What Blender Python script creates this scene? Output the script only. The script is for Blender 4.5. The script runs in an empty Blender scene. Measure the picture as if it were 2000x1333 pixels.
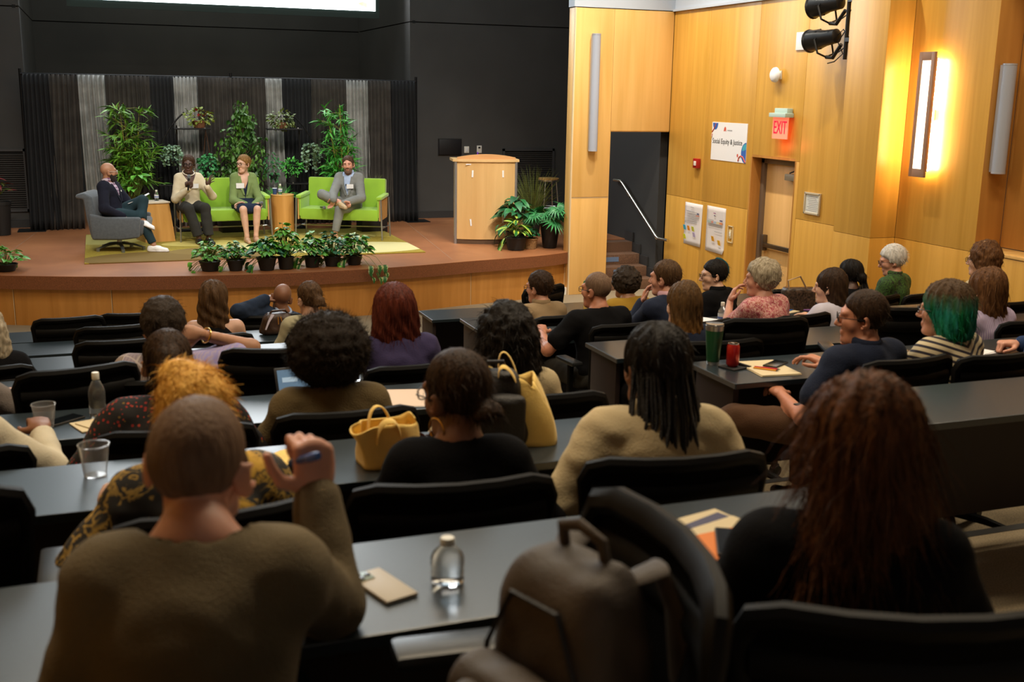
import bpy, bmesh, math, random
import numpy as np
from mathutils import Vector, Matrix, Euler

random.seed(7); np.random.seed(7)
scene = bpy.context.scene
COL = scene.collection
R = math.radians

# ---------------------------------------------------------------- camera
cam_d = bpy.data.cameras.new('camera'); cam = bpy.data.objects.new('camera', cam_d); COL.objects.link(cam)
def cam_matrix(yaw, pitch, roll, loc):
    cy, sy = math.cos(yaw), math.sin(yaw)
    f = Vector((sy*math.cos(pitch), cy*math.cos(pitch), -math.sin(pitch)))
    r = Vector((cy, -sy, 0)); u = r.cross(f)
    r2 = r*math.cos(roll) + u*math.sin(roll); u2 = -r*math.sin(roll) + u*math.cos(roll)
    m = Matrix((r2, u2, -f)).transposed().to_4x4(); m.translation = loc
    return m
cam.matrix_world = cam_matrix(R(20.496), R(12.716), R(0.987), Vector((0, 0, 2.80)))
cam_d.sensor_width = 36.0; cam_d.lens = 38.7; cam_d.clip_start = 0.05; cam_d.clip_end = 120
cam_d.dof.use_dof = True; cam_d.dof.focus_distance = 14.5; cam_d.dof.aperture_fstop = 4.2
scene.camera = cam

# ---------------------------------------------------------------- world, exposure, lights
world = bpy.data.worlds.new('world'); scene.world = world; world.use_nodes = True
bg = world.node_tree.nodes['Background']; bg.inputs[0].default_value = (1.0, 0.86, 0.66, 1); bg.inputs[1].default_value = 0.02
scene.view_settings.view_transform = 'Standard'; scene.view_settings.look = 'None'
scene.view_settings.gamma = 1.0; scene.view_settings.use_curve_mapping = False
scene.view_settings.exposure = 0.0

def area(name, loc, target, size, size_y, power, color, spread=180):
    d = bpy.data.lights.new(name, 'AREA'); d.shape = 'RECTANGLE'; d.size = size; d.size_y = size_y
    d.energy = power; d.color = color; d.spread = R(spread)
    o = bpy.data.objects.new(name, d); COL.objects.link(o); o.location = loc
    o.rotation_euler = (Vector(target) - Vector(loc)).to_track_quat('-Z', 'Y').to_euler()
    return o
def spot(name, loc, target, angle, blend, power, color, radius=0.12):
    d = bpy.data.lights.new(name, 'SPOT'); d.spot_size = R(angle); d.spot_blend = blend; d.energy = power
    d.color = color; d.shadow_soft_size = radius
    o = bpy.data.objects.new(name, d); COL.objects.link(o); o.location = loc
    o.rotation_euler = (Vector(target) - Vector(loc)).to_track_quat('-Z', 'Y').to_euler()
    return o
WARM = (1.0, 0.82, 0.58); NEUT = (1.0, 0.94, 0.84); WALLW = (1.0, 0.90, 0.74)
# stage wash from a truss above the front seats, dim house lights over the seats, wall washers along the right wall
for i, (x, tx, p) in enumerate(((-0.5, 0.6, 860), (2.3, 2.4, 860), (5.0, 4.6, 860))):
    spot('stage_spot', (x, 10.6, 6.2), (tx, 16.4, 1.1), 50, 0.9, p, NEUT, 0.25)
spot('lectern_spot', (4.4, 9.8, 6.2), (6.0, 14.8, 0.9), 42, 0.9, 620, NEUT, 0.2)
area('cool_overhead_fill', (2.2, 14.6, 6.65), (2.2, 14.6, 0), 8.5, 6.5, 185, (0.70, 0.89, 1.0))  # added cool fill overhead, gives the tabletops their bluish sheen
area('house_light', (1.5, 8.6, 6.4), (1.5, 8.6, 0), 5.0, 0.5, 170, (1.0, 0.90, 0.74))
area('recess_fill', (2.0, 20.9, 6.5), (2.0, 22.0, 2.0), 5.0, 0.5, 55, (0.92, 1.0, 0.90))  # added fill behind the screen, lifts the dark recess walls
area('house_light', (1.0, 4.0, 6.4), (1.0, 4.0, 0), 5.0, 0.5, 260, WARM)
area('house_light', (5.6, 5.6, 6.4), (5.6, 5.6, 0), 2.5, 0.5, 170, WARM)
for y in (10.0, 11.1, 12.3, 13.5):
    spot('wall_washer', (6.0, y, 6.0), (7.75, y, 1.7), 74, 0.7, 290, WALLW, 0.06)
spot('pilaster_washer', (6.2, 12.2, 6.1), (6.6, 14.3, 1.7), 60, 0.8, 480, WALLW, 0.08)

# ---------------------------------------------------------------- materials
MATS = {}
def nodes_of(m):
    nt = m.node_tree; return nt, nt.nodes, nt.links, nt.nodes['Principled BSDF']
def setin(b, name, v):
    if name in b.inputs: b.inputs[name].default_value = v
def rgba(c): return (c[0], c[1], c[2], 1.0)
def srgb(r, g, b):
    f = lambda v: (v/255/12.92) if v/255 <= 0.04045 else ((v/255+0.055)/1.055)**2.4
    return (f(r), f(g), f(b))
def M(name, col, rough=0.6, metal=0.0, var=0.0, vscale=8.0, bump=0.0, bscale=60.0, spec=0.5, trans=0.0, ior=1.45, emit=None, estr=0.0, sheen=0.0, stretch=None, coat=0.0, detail=3.0, alpha=1.0):
    if name in MATS: return MATS[name]
    m = bpy.data.materials.new(name); m.use_nodes = True; MATS[name] = m
    nt, N, L, b = nodes_of(m)
    setin(b, 'Base Color', rgba(col)); setin(b, 'Roughness', rough); setin(b, 'Metallic', metal)
    setin(b, 'Specular IOR Level', spec); setin(b, 'IOR', ior); setin(b, 'Transmission Weight', trans)
    setin(b, 'Sheen Weight', sheen); setin(b, 'Coat Weight', coat); setin(b, 'Alpha', alpha)
    if emit: setin(b, 'Emission Color', rgba(emit)); setin(b, 'Emission Strength', estr)
    if var > 0 or bump > 0:
        tc = N.new('ShaderNodeTexCoord'); mp = N.new('ShaderNodeMapping'); L.new(tc.outputs['Object'], mp.inputs[0])
        if stretch: mp.inputs['Scale'].default_value = stretch
    if var > 0:
        nz = N.new('ShaderNodeTexNoise'); nz.inputs['Scale'].default_value = vscale; nz.inputs['Detail'].default_value = detail
        L.new(mp.outputs[0], nz.inputs['Vector'])
        cr = N.new('ShaderNodeValToRGB')
        cr.color_ramp.elements[0].position = 0.3; cr.color_ramp.elements[1].position = 0.7
        cr.color_ramp.elements[0].color = rgba([max(0, c*(1-var)) for c in col]); cr.color_ramp.elements[1].color = rgba([min(1, c*(1+var)) for c in col])
        L.new(nz.outputs['Fac'], cr.inputs[0]); L.new(cr.outputs[0], b.inputs['Base Color'])
    if bump > 0:
        n2 = N.new('ShaderNodeTexNoise'); n2.inputs['Scale'].default_value = bscale; n2.inputs['Detail'].default_value = 2
        L.new(mp.outputs[0], n2.inputs['Vector'])
        bp = N.new('ShaderNodeBump'); bp.inputs['Strength'].default_value = bump; bp.inputs['Distance'].default_value = 0.01
        L.new(n2.outputs['Fac'], bp.inputs['Height']); L.new(bp.outputs[0], b.inputs['Normal'])
    return m
def wood(name, a, bcol, rough=0.38, sx=7.0, sz=0.35, axis='Z', big=0.25, coat=0.0):
    """veneer: long grain along an axis plus slow board to board change of tint"""
    if name in MATS: return MATS[name]
    m = bpy.data.materials.new(name); m.use_nodes = True; MATS[name] = m
    nt, N, L, b = nodes_of(m)
    tc = N.new('ShaderNodeTexCoord'); mp = N.new('ShaderNodeMapping'); L.new(tc.outputs['Object'], mp.inputs[0])
    s = [sx, sx, sx]; s['XYZ'.index(axis)] = sz; mp.inputs['Scale'].default_value = s
    nz = N.new('ShaderNodeTexNoise'); nz.inputs['Scale'].default_value = 1.6; nz.inputs['Detail'].default_value = 7; nz.inputs['Distortion'].default_value = 0.6
    L.new(mp.outputs[0], nz.inputs['Vector'])
    cr = N.new('ShaderNodeValToRGB'); cr.color_ramp.elements[0].position = 0.30; cr.color_ramp.elements[1].position = 0.72
    cr.color_ramp.elements[0].color = rgba(a); cr.color_ramp.elements[1].color = rgba(bcol)
    L.new(nz.outputs['Fac'], cr.inputs[0])
    mp2 = N.new('ShaderNodeMapping'); L.new(tc.outputs['Object'], mp2.inputs[0])
    s2 = [1.7, 1.7, 1.7]; s2['XYZ'.index(axis)] = 0.25; mp2.inputs['Scale'].default_value = s2
    n2 = N.new('ShaderNodeTexNoise'); n2.inputs['Scale'].default_value = 1.0; n2.inputs['Detail'].default_value = 1; L.new(mp2.outputs[0], n2.inputs['Vector'])
    mr = N.new('ShaderNodeMapRange'); mr.inputs[3].default_value = 1-big; mr.inputs[4].default_value = 1+big; L.new(n2.outputs['Fac'], mr.inputs[0])
    mx = N.new('ShaderNodeVectorMath'); mx.operation = 'SCALE'; L.new(cr.outputs[0], mx.inputs[0]); L.new(mr.outputs[0], mx.inputs['Scale'])
    L.new(mx.outputs[0], b.inputs['Base Color'])
    setin(b, 'Roughness', rough); setin(b, 'Coat Weight', coat)
    return m
def mat_custom(name, build):
    """build(N, L, bsdf, coord socket) -> colour socket"""
    if name in MATS: return MATS[name]
    m = bpy.data.materials.new(name); m.use_nodes = True; MATS[name] = m
    nt, N, L, b = nodes_of(m)
    tc = N.new('ShaderNodeTexCoord')
    out = build(N, L, b, tc.outputs['Object'])
    if out is not None: L.new(out, b.inputs['Base Color'])
    return m
def ramp(N, L, fac, stops, const=False):
    cr = N.new('ShaderNodeValToRGB'); e = cr.color_ramp
    if const: e.interpolation = 'CONSTANT'
    while len(e.elements) < len(stops): e.elements.new(0.5)
    for el, (p, c) in zip(e.elements, stops): el.position = p; el.color = rgba(c)
    L.new(fac, cr.inputs[0]); return cr.outputs[0]
def noise(N, L, co, scale, detail=2, dist=0.0):
    n = N.new('ShaderNodeTexNoise'); n.inputs['Scale'].default_value = scale; n.inputs['Detail'].default_value = detail
    n.inputs['Distortion'].default_value = dist; L.new(co, n.inputs['Vector']); return n.outputs['Fac']
def voro(N, L, co, scale, feature='F1', rand=1.0):
    n = N.new('ShaderNodeTexVoronoi'); n.feature = feature; n.inputs['Scale'].default_value = scale; n.inputs['Randomness'].default_value = rand
    L.new(co, n.inputs['Vector']); return n
def mathn(N, L, op, a, b=None, c=None):
    n = N.new('ShaderNodeMath'); n.operation = op
    for i, v in enumerate((a, b, c)):
        if v is None: continue
        if isinstance(v, (int, float)): n.inputs[i].default_value = v
        else: L.new(v, n.inputs[i])
    return n.outputs[0]
def mixc(N, L, fac, a, b):
    n = N.new('ShaderNodeMix'); n.data_type = 'RGBA'
    if isinstance(fac, (int, float)): n.inputs[0].default_value = fac
    else: L.new(fac, n.inputs[0])
    for i, v in ((6, a), (7, b)):
        if isinstance(v, tuple): n.inputs[i].default_value = rgba(v)
        else: L.new(v, n.inputs[i])
    return n.outputs[2]

# ---------------------------------------------------------------- object helpers
def tag(o, label=None, cat=None, group=None, kind=None):
    if label: o['label'] = label
    if cat: o['category'] = cat
    if group: o['group'] = group
    if kind: o['kind'] = kind
    return o
def empty(name, loc=(0, 0, 0), rz=0.0, parent=None):
    o = bpy.data.objects.new(name, None); COL.objects.link(o); o.location = loc; o.rotation_euler = (0, 0, rz)
    o.empty_display_size = 0.1
    if parent: o.parent = parent
    return o
def thing(name, label, cat, loc=(0, 0, 0), rz=0.0, group=None):
    return tag(empty(name, loc, rz), label, cat, group)
class MB:
    """collects vertices and faces, then links them as ONE mesh object"""
    def __init__(s): s.v = []; s.f = []; s.mi = []
    def add(s, verts, faces, mi=0):
        k = len(s.v); s.v += [tuple(v) for v in verts]; s.f += [tuple(i+k for i in f) for f in faces]; s.mi += [mi]*len(faces); return s
    def box(s, c, d, rot=None, mi=0, bev=0.0):
        """box with centre c and full sizes d; optional bevel"""
        if bev > 0:
            bm = bmesh.new(); bmesh.ops.create_cube(bm, size=1.0)
            for v in bm.verts: v.co = Vector((v.co.x*d[0], v.co.y*d[1], v.co.z*d[2]))
            bmesh.ops.bevel(bm, geom=list(bm.edges), offset=min(bev, min(d)*0.49), segments=2, profile=0.6, affect='EDGES')
            bm.verts.index_update(); vs = [v.co.copy() for v in bm.verts]; fs = [[v.index for v in f.verts] for f in bm.faces]; bm.free()
        else:
            vs = [Vector((x*d[0]/2, y*d[1]/2, z*d[2]/2)) for x in (-1, 1) for y in (-1, 1) for z in (-1, 1)]
            fs = [(0, 1, 3, 2), (4, 6, 7, 5), (0, 4, 5, 1), (2, 3, 7, 6), (0, 2, 6, 4), (1, 5, 7, 3)]
        m = rot if isinstance(rot, Matrix) else (Euler(rot).to_matrix() if rot else Matrix.Identity(3))
        c = Vector(c)
        return s.add([m @ v + c for v in vs], fs, mi)
    def tube(s, pts, r, n=10, mi=0, cap=True, flat=1.0):
        """tube along a polyline; r a number or one per point"""
        pts = [Vector(p) for p in pts]; k = len(pts); rs = r if isinstance(r, (list, tuple)) else [r]*k
        verts = []; up = None
        for i, p in enumerate(pts):
            t = (pts[min(i+1, k-1)] - pts[max(i-1, 0)]).normalized()
            if up is None:
                up = Vector((0, 0, 1)) if abs(t.z) < 0.9 else Vector((1, 0, 0))
            a = t.cross(up).normalized(); up = a.cross(t).normalized()
            for j in range(n):
                th = 2*math.pi*j/n; verts.append(p + a*(math.cos(th)*rs[i]) + up*(math.sin(th)*rs[i]*flat))
        faces = [(i*n+j, i*n+(j+1) % n, (i+1)*n+(j+1) % n, (i+1)*n+j) for i in range(k-1) for j in range(n)]
        if cap: faces += [tuple(range(n-1, -1, -1)), tuple((k-1)*n+j for j in range(n))]
        return s.add(verts, faces, mi)
    def lathe(s, prof, n=24, c=(0, 0, 0), mi=0, cap=True, m=None):
        """profile of (radius, z) turned about the vertical axis"""
        c = Vector(c); verts = []
        for (r, z) in prof:
            for j in range(n):
                th = 2*math.pi*j/n; p = Vector((r*math.cos(th), r*math.sin(th), z)); verts.append((m @ p if m else p) + c)
        k = len(prof)
        faces = [(i*n+j, i*n+(j+1) % n, (i+1)*n+(j+1) % n, (i+1)*n+j) for i in range(k-1) for j in range(n)]
        if cap: faces += [tuple(range(n-1, -1, -1)), tuple((k-1)*n+j for j in range(n))]
        return s.add(verts, faces, mi)
    def prism(s, poly, z0, z1, mi=0):
        k = len(poly); vs = [(x, y, z0) for x, y in poly] + [(x, y, z1) for x, y in poly]
        fs = [(i, (i+1) % k, k+(i+1) % k, k+i) for i in range(k)] + [tuple(range(k-1, -1, -1)), tuple(range(k, 2*k))]
        return s.add(vs, fs, mi)
    def build(s, name, mats, parent=None, loc=(0, 0, 0), rot=(0, 0, 0), smooth=False, recalc=True, angle=40):
        me = bpy.data.meshes.new(name); me.from_pydata(s.v, [], s.f)
        for m in (mats if isinstance(mats, (list, tuple)) else [mats]): me.materials.append(m)
        if s.mi and max(s.mi) > 0: me.polygons.foreach_set('material_index', s.mi)
        if recalc:
            bm = bmesh.new(); bm.from_mesh(me); bmesh.ops.recalc_face_normals(bm, faces=bm.faces); bm.to_mesh(me); bm.free()
        if smooth:
            me.polygons.foreach_set('use_smooth', [True]*len(me.polygons))
            try: me.set_sharp_from_angle(angle=R(angle))
            except Exception: pass
        me.update()
        o = bpy.data.objects.new(name, me); COL.objects.link(o); o.location = loc; o.rotation_euler = rot
        if parent: o.parent = parent
        return o
def box(name, c, d, mat, parent=None, rot=None, bev=0.0, smooth=False):
    return MB().box(c, d, rot, 0, bev).build(name, mat, parent, smooth=smooth or bev > 0)
def copy_tree(o, parent=None, **props):
    c = o.copy(); COL.objects.link(c); c.parent = parent
    if parent is not None: c.matrix_parent_inverse = o.matrix_parent_inverse
    for k, v in props.items(): c[k] = v
    for ch in list(o.children): copy_tree(ch, c)
    return c
def text_mesh(body, size, name, mat, parent, loc, rot, extrude=0.001, align='CENTER', sx=1.0):
    cu = bpy.data.curves.new('txt', 'FONT'); cu.body = body; cu.size = size; cu.extrude = extrude; cu.align_x = align; cu.align_y = 'CENTER'
    ob = bpy.data.objects.new('txt', cu); COL.objects.link(ob)
    dg = bpy.context.evaluated_depsgraph_get(); me = bpy.data.meshes.new_from_object(ob.evaluated_get(dg))
    bpy.data.objects.remove(ob); bpy.data.curves.remove(cu)
    me.name = name; me.materials.clear(); me.materials.append(mat)
    o = bpy.data.objects.new(name, me); COL.objects.link(o); o.location = loc; o.rotation_euler = rot; o.scale = (sx, 1, 1)
    if parent: o.parent = parent
    return o
# ---------------------------------------------------------------- room shell
W_WALL = wood('maple_wall', (0.53, 0.275, 0.040), (0.66, 0.360, 0.068), 0.36, 7.0, 0.30, big=0.10)
W_PIL = wood('maple_pilaster', (0.64, 0.365, 0.10), (0.76, 0.46, 0.155), 0.40, 5.0, 0.30, big=0.12)
W_STAGE = wood('maple_stage_front', (0.44, 0.19, 0.035), (0.56, 0.26, 0.06), 0.40, 6.0, 0.5, big=0.12)
W_NICHE_SHADE = wood('maple_niche_shaded', (0.42, 0.19, 0.040), (0.50, 0.24, 0.055), 0.40, 6.0, 0.5, big=0.15)  # wall maple in a darker copy: the niche's shade is in the colour
GREY_WALL = M('grey_wall_paint', srgb(178, 186, 198), 0.8, bump=0.05, bscale=90)
DARK = M('charcoal_wall_paint', (0.060, 0.058, 0.055), 0.75, var=0.10, vscale=1.5, bump=0.06, bscale=120)
DARK_TRIM = M('dark_rubber_base', (0.03, 0.03, 0.03), 0.5)
BACK_W = M('maple_backing', (0.20, 0.10, 0.02), 0.8)
GROOVE = M('groove_black', (0.01, 0.01, 0.01), 0.9)
LIGHT_JOINT = M('pale_joint_strip', srgb(215, 190, 150), 0.5)
CARPET = M('carpet_taupe', (0.27, 0.215, 0.135), 0.95, var=0.35, vscale=140, bump=0.4, bscale=220, sheen=0.1)
CEIL = M('ceiling_tile_white', srgb(150, 146, 140), 0.9)
TERRAZZO = mat_custom('stage_floor_terracotta', lambda N, L, b, co: (setin(b, 'Roughness', 0.42), setin(b, 'Specular IOR Level', 0.45),
    mixc(N, L, mathn(N, L, 'MULTIPLY', noise(N, L, co, 160, 2), 0.35), ramp(N, L, noise(N, L, co, 1.3, 5, 0.5), [(0.30, (0.31, 0.112, 0.042)), (0.7, (0.47, 0.19, 0.075))]), (0.17, 0.066, 0.028)))[2])
FASCIA = M('stage_edge_terrazzo', (0.19, 0.068, 0.028), 0.45, var=0.45, vscale=150, detail=2)
CONC_STEP = M('stair_terrazzo', (0.16, 0.085, 0.05), 0.6, var=0.45, vscale=120)
STEEL = M('brushed_steel', (0.62, 0.60, 0.57), 0.32, 1.0)
ALU = M('satin_aluminium', (0.55, 0.56, 0.58), 0.38, 1.0)
BLACK_METAL = M('black_metal', (0.012, 0.012, 0.013), 0.45, 0.6)
WHITE_PL = M('white_plastic', srgb(225, 222, 212), 0.45)
PAPER = M('white_paper', srgb(228, 228, 230), 0.8)
BLACK_PL = M('black_plastic', (0.012, 0.012, 0.013), 0.42)

def structure(o): o['kind'] = 'structure'; return o
# tiers: the floor drops 18 cm per row, seven rows of tables
YF = lambda k: 2.27 + 1.3*(k-1)              # far edge of the table of row k
ZFL = lambda k: 1.08 - 0.18*(k-1)            # floor of row k
X0, X1 = -3.8, 8.4
structure(box('floor', ((X0+X1)/2, 14.5, -0.05), (X1-X0, 10.0, 0.1), CARPET))
for k in range(0, 7):
    ya = -4.0 if k == 0 else YF(k) - 1.24
    yb = YF(k) + 0.06
    f = structure(box('floor', ((X0+X1)/2, (ya+yb)/2, ZFL(k)/2 - 0.05), (X1-X0, yb-ya, ZFL(k)+0.1), CARPET))
    box('nosing', ((X0+X1)/2, yb-0.012, ZFL(k)-0.008), (X1-X0, 0.05, 0.022), DARK_TRIM, f)
structure(box('ceiling', ((X0+X1)/2, 9.5, 8.35), (X1-X0+1, 28, 0.1), CEIL))
structure(box('wall_rear', ((X0+X1)/2, -4.05, 4.15), (X1-X0, 0.1, 8.5), GREY_WALL))

# right wall: maple veneer panels with thin open joints, a door recess, a column, a niche
def wall_root(name): return structure(empty(name))
wr = wall_root('wall_right')
J = 0.004
def panel_x(y0, y1, z0, z1, x=7.65, mat=W_WALL, th=0.03, parent=wr):
    return box('panel', (x+th/2, (y0+y1)/2, (z0+z1)/2), (th, y1-y0-J, z1-z0-J), mat, parent, bev=0.0015)
def panel_y(x0, x1, z0, z1, y, mat=W_WALL, th=0.03, parent=wr):
    return box('panel', ((x0+x1)/2, y+th/2, (z0+z1)/2), (x1-x0-J, th, z1-z0-J), mat, parent, bev=0.0015)
ZJ, ZT = 1.41, 3.94
bk = MB(); bk.box((7.72, 13.10, 2.0), (0.08, 2.18, 4.0)); bk.box((7.72, 10.47, 2.0), (0.08, 1.24, 4.0)); bk.box((7.72, 11.55, 3.05), (0.08, 0.92, 1.9))
bk.box((7.72, 9.04, 2.0), (0.08, 1.80, 4.0)); bk.box((7.50, 9.545, 2.0), (0.28, 0.56, 4.0))
bk.build('backing', BACK_W, wr)
for (y0, y1) in ((12.013, 13.2), (13.2, 14.2)):
    panel_x(y0, y1, 0.0, ZJ); 
panel_x(12.013, 13.2, ZJ, ZT); panel_x(13.2, 14.2, ZJ, ZT)
panel_x(11.0, 12.013, 2.07, ZT)
panel_x(11.0, 11.09, 0, 2.07)
panel_x(9.85, 11.0, 0, ZJ); panel_x(9.85, 11.0, ZJ, ZT)
# column
panel_x(9.24, 9.85, 0, ZJ, 7.34); panel_x(9.24, 9.85, ZJ, ZT, 7.34)
panel_y(7.34, 7.65, 0, ZJ, 9.24-0.0, W_WALL); panel_y(7.34, 7.65, ZJ, ZT, 9.24, W_WALL)
panel_y(7.34, 7.65, 0, ZJ, 9.82, W_WALL); panel_y(7.34, 7.65, ZJ, ZT, 9.82, W_WALL)
# bay with the wall light
panel_x(8.12, 9.24, 0, ZJ); panel_x(8.12, 9.24, ZJ, ZT)
# niche: far jamb, back, sill, wall below
panel_y(7.65, 7.95, 1.45, ZT, 8.12, W_NICHE_SHADE)
panel_x(4.6, 8.12, 1.45, ZT, 7.95, W_NICHE_SHADE)
panel_x(6.4, 8.12, 0, ZJ, 7.65); panel_x(4.6, 6.4, 0, ZJ, 7.65)
box('sill', (7.80, 6.36, 1.43), (0.32, 3.52, 0.03), W_PIL, wr, bev=0.004)
panel_y(7.65, 7.95, 1.45, ZT, 4.57, W_NICHE_SHADE)
for (y0, y1) in ((2.4, 4.6), (0.2, 2.4), (-2.0, 0.2), (-4.0, -2.0)):
    panel_x(y0, y1, 0, ZJ); panel_x(y0, y1, ZJ, ZT)
structure(box('wall_right_upper', (7.75, 4.6, 6.13), (0.2, 19.3, 4.36), GREY_WALL))
structure(box('trim_1', (7.64, 12.0, 3.955), (0.05, 4.4, 0.03), GREY_WALL))

# door in the right wall
dr = structure(empty('door_1'))
rv = MB(); rv.box((7.74, 12.025, 1.035), (0.18, 0.03, 2.07)); rv.box((7.74, 11.075, 1.035), (0.18, 0.03, 2.07)); rv.box((7.74, 11.55, 2.085), (0.18, 0.93, 0.03))
rv.build('reveal', W_STAGE, dr)
FRAME = M('door_frame_taupe', srgb(120, 104, 88), 0.45, 0.3)
for nm, c, d in (('jamb', (7.84, 11.975, 1.03), (0.10, 0.07, 2.06)), ('jamb', (7.84, 11.115, 1.03), (0.10, 0.05, 2.06)), ('head', (7.84, 11.55, 2.03), (0.10, 0.92, 0.07))):
    box(nm, c, d, FRAME, dr, bev=0.006)
W_DOOR = wood('maple_door', (0.66, 0.38, 0.13), (0.76, 0.46, 0.18), 0.4, 6.0, 0.3, big=0.08)
leaf = box('door_leaf', (7.855, 11.54, 1.0), (0.045, 0.80, 1.99), W_DOOR, dr, bev=0.003)
bar = MB(); bar.box((7.80, 11.86, 1.01), (0.07, 0.065, 0.20), None, 0, 0.012); bar.build('latch_case', M('door_hardware_bronze', srgb(104, 94, 84), 0.35, 0.8), dr, smooth=True)
bar = MB(); bar.box((7.785, 11.53, 0.985), (0.045, 0.60, 0.055), None, 0, 0.008); bar.build('push_bar', M('door_bar_dark', (0.10, 0.085, 0.07), 0.3, 0.9), dr, smooth=True)
box('bar_end', (7.79, 11.23, 0.985), (0.05, 0.05, 0.06), STEEL, dr, bev=0.006)
cl = MB(); cl.box((7.79, 11.30, 1.86), (0.07, 0.28, 0.075), None, 0, 0.006); cl.build('closer', M('closer_grey', srgb(150, 146, 130), 0.45, 0.4), dr, smooth=True)
MB().tube([(7.79, 11.38, 1.91), (7.74, 11.20, 1.95), (7.82, 11.12, 1.98)], 0.009, 6).build('closer_arm', BLACK_METAL, dr)

# pilaster wall between stage and right wall, with the stair opening
wp = wall_root('wall_front_right')
def py(x0, x1, z0, z1, mat=W_PIL): return panel_y(x0, x1, z0, z1, 14.2, mat, 0.03, wp)
pb = MB(); pb.box((6.44, 14.31, 1.97), (0.56, 0.16, 3.94)); pb.box((7.19, 14.31, 3.13), (0.95, 0.16, 1.62)); pb.build('backing', BACK_W, wp)
py(6.155, 6.725, 0.0, 1.37); py(6.155, 6.725, 1.385, ZT); py(6.725, 7.645, 2.30, ZT)
box('joint_strip', (6.44, 14.212, 1.378), (0.57, 0.012, 0.012), LIGHT_JOINT, wp)
box('joint_strip', (6.148, 14.21, 1.97), (0.018, 0.03, 3.94), LIGHT_JOINT, wp)
panel_x(14.225, 14.40, 0.0, ZT, 6.14, W_PIL, 0.02, wp)
box('reveal', (6.725, 14.30, 1.15), (0.012, 0.18, 2.30), W_PIL, wp)
box('reveal', (7.18, 14.30, 2.297), (0.93, 0.18, 0.012), W_PIL, wp)
structure(box('wall_front_right_upper', (7.1, 14.30, 6.13), (1.95, 0.2, 4.36), GREY_WALL))
# stair behind the opening
st = structure(empty('stair'))
BLUE_LBL = M('blue_grey_label', srgb(104, 126, 160), 0.6)
for i in range(4):
    s = box('step', (7.13, (14.36+0.255*i+15.38)/2, 0.075+0.15*i), (0.94, 15.38-14.36-0.255*i, 0.15), CONC_STEP, st, bev=0.008)
    if i in (1, 2, 3): box('label', ((7.09, 7.12, 7.08)[i-1], 14.357+0.255*i, 0.078+0.15*i), ((0.08, 0.26, 0.15)[i-1], 0.006, 0.07), BLUE_LBL, s)
    box('skirt', (7.605, 14.36+0.255*i+0.13, 0.15*i+0.22), (0.02, 0.27, 0.14), DARK_TRIM, st)
structure(box('wall_stair_right', (7.68, 15.35, 3.3), (0.12, 1.9, 6.6), M('stairwell_paint_shaded', (0.032, 0.030, 0.028), 0.8)))  # charcoal paint darkened further, shade of the stair opening put into the colour
hr = thing('handrail', 'brushed metal handrail running down the dark stairwell wall', 'handrail', (7.56, 14.2, 0.8))
hm = MB(); pts = [(7.56, 15.78, 1.49), (7.56, 15.55, 1.50), (7.56, 15.46, 1.46), (7.56, 14.30, 0.795), (7.56, 14.22, 0.765), (7.56, 13.93, 0.775)]
hm.tube([(p[0]-7.56, p[1]-14.2, p[2]-0.8) for p in pts], 0.021, 10); hm.build('rail', M('rail_steel', (0.66, 0.62, 0.52), 0.28, 1.0), hr, smooth=True)
for y, z in ((15.3, 1.34), (14.35, 0.80)):
    MB().tube([(0.0, y-14.2, z-0.8), (0.04, y-14.2, z-0.86), (0.06, y-14.2, z-0.86)], 0.010, 6).build('bracket', STEEL, hr)

# dark stage house
wb = wall_root('wall_back')
def pb_(x0, x1, z0, z1, y): box('panel', ((x0+x1)/2, y+0.05, (z0+z1)/2), (x1-x0, 0.1, z1-z0), DARK, wb)
pb_(5.08, 8.3, 0.55, 3.937, 18.8); pb_(5.08, 8.3, 3.955, 8.35, 18.8)
pb_(-3.8, -1.0, 0.55, 3.937, 18.8); pb_(-3.8, -1.0, 3.955, 8.35, 18.8)
pb_(-1.1, 5.18, 0.55, 3.937, 22.8); pb_(-1.1, 5.18, 3.955, 8.35, 22.8)
for x in (5.13, -1.05):
    for z0, z1 in ((0.55, 3.937), (3.955, 8.35)):
        box('panel', (x, 20.85, (z0+z1)/2), (0.1, 3.9, z1-z0), DARK, wb)
gb = MB(); gb.box((6.7, 18.87, 3.946), (3.2, 0.06, 0.05)); gb.box((-2.4, 18.87, 3.946), (2.8, 0.06, 0.05)); gb.box((2.0, 22.87, 3.946), (6.2, 0.06, 0.05)); gb.box((5.15, 20.8, 3.946), (0.05, 4, 0.05)); gb.box((-1.07, 20.8, 3.946), (0.05, 4, 0.05))
gb.build('groove', GROOVE, wb)
structure(box('baseboard_back', (6.7, 18.79, 0.67), (3.2, 0.02, 0.12), DARK_TRIM)); structure(box('baseboard_back_left', (-2.4, 18.79, 0.67), (2.8, 0.02, 0.12), DARK_TRIM))
structure(box('wall_left', (-3.85, 5.2, 4.15), (0.1, 18.4, 8.5), W_WALL)); structure(box('wall_stage_left', (-3.85, 16.6, 4.15), (0.1, 4.6, 8.5), DARK))
structure(box('wall_stage_right', (8.35, 16.6, 4.15), (0.1, 4.6, 8.5), DARK))

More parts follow.
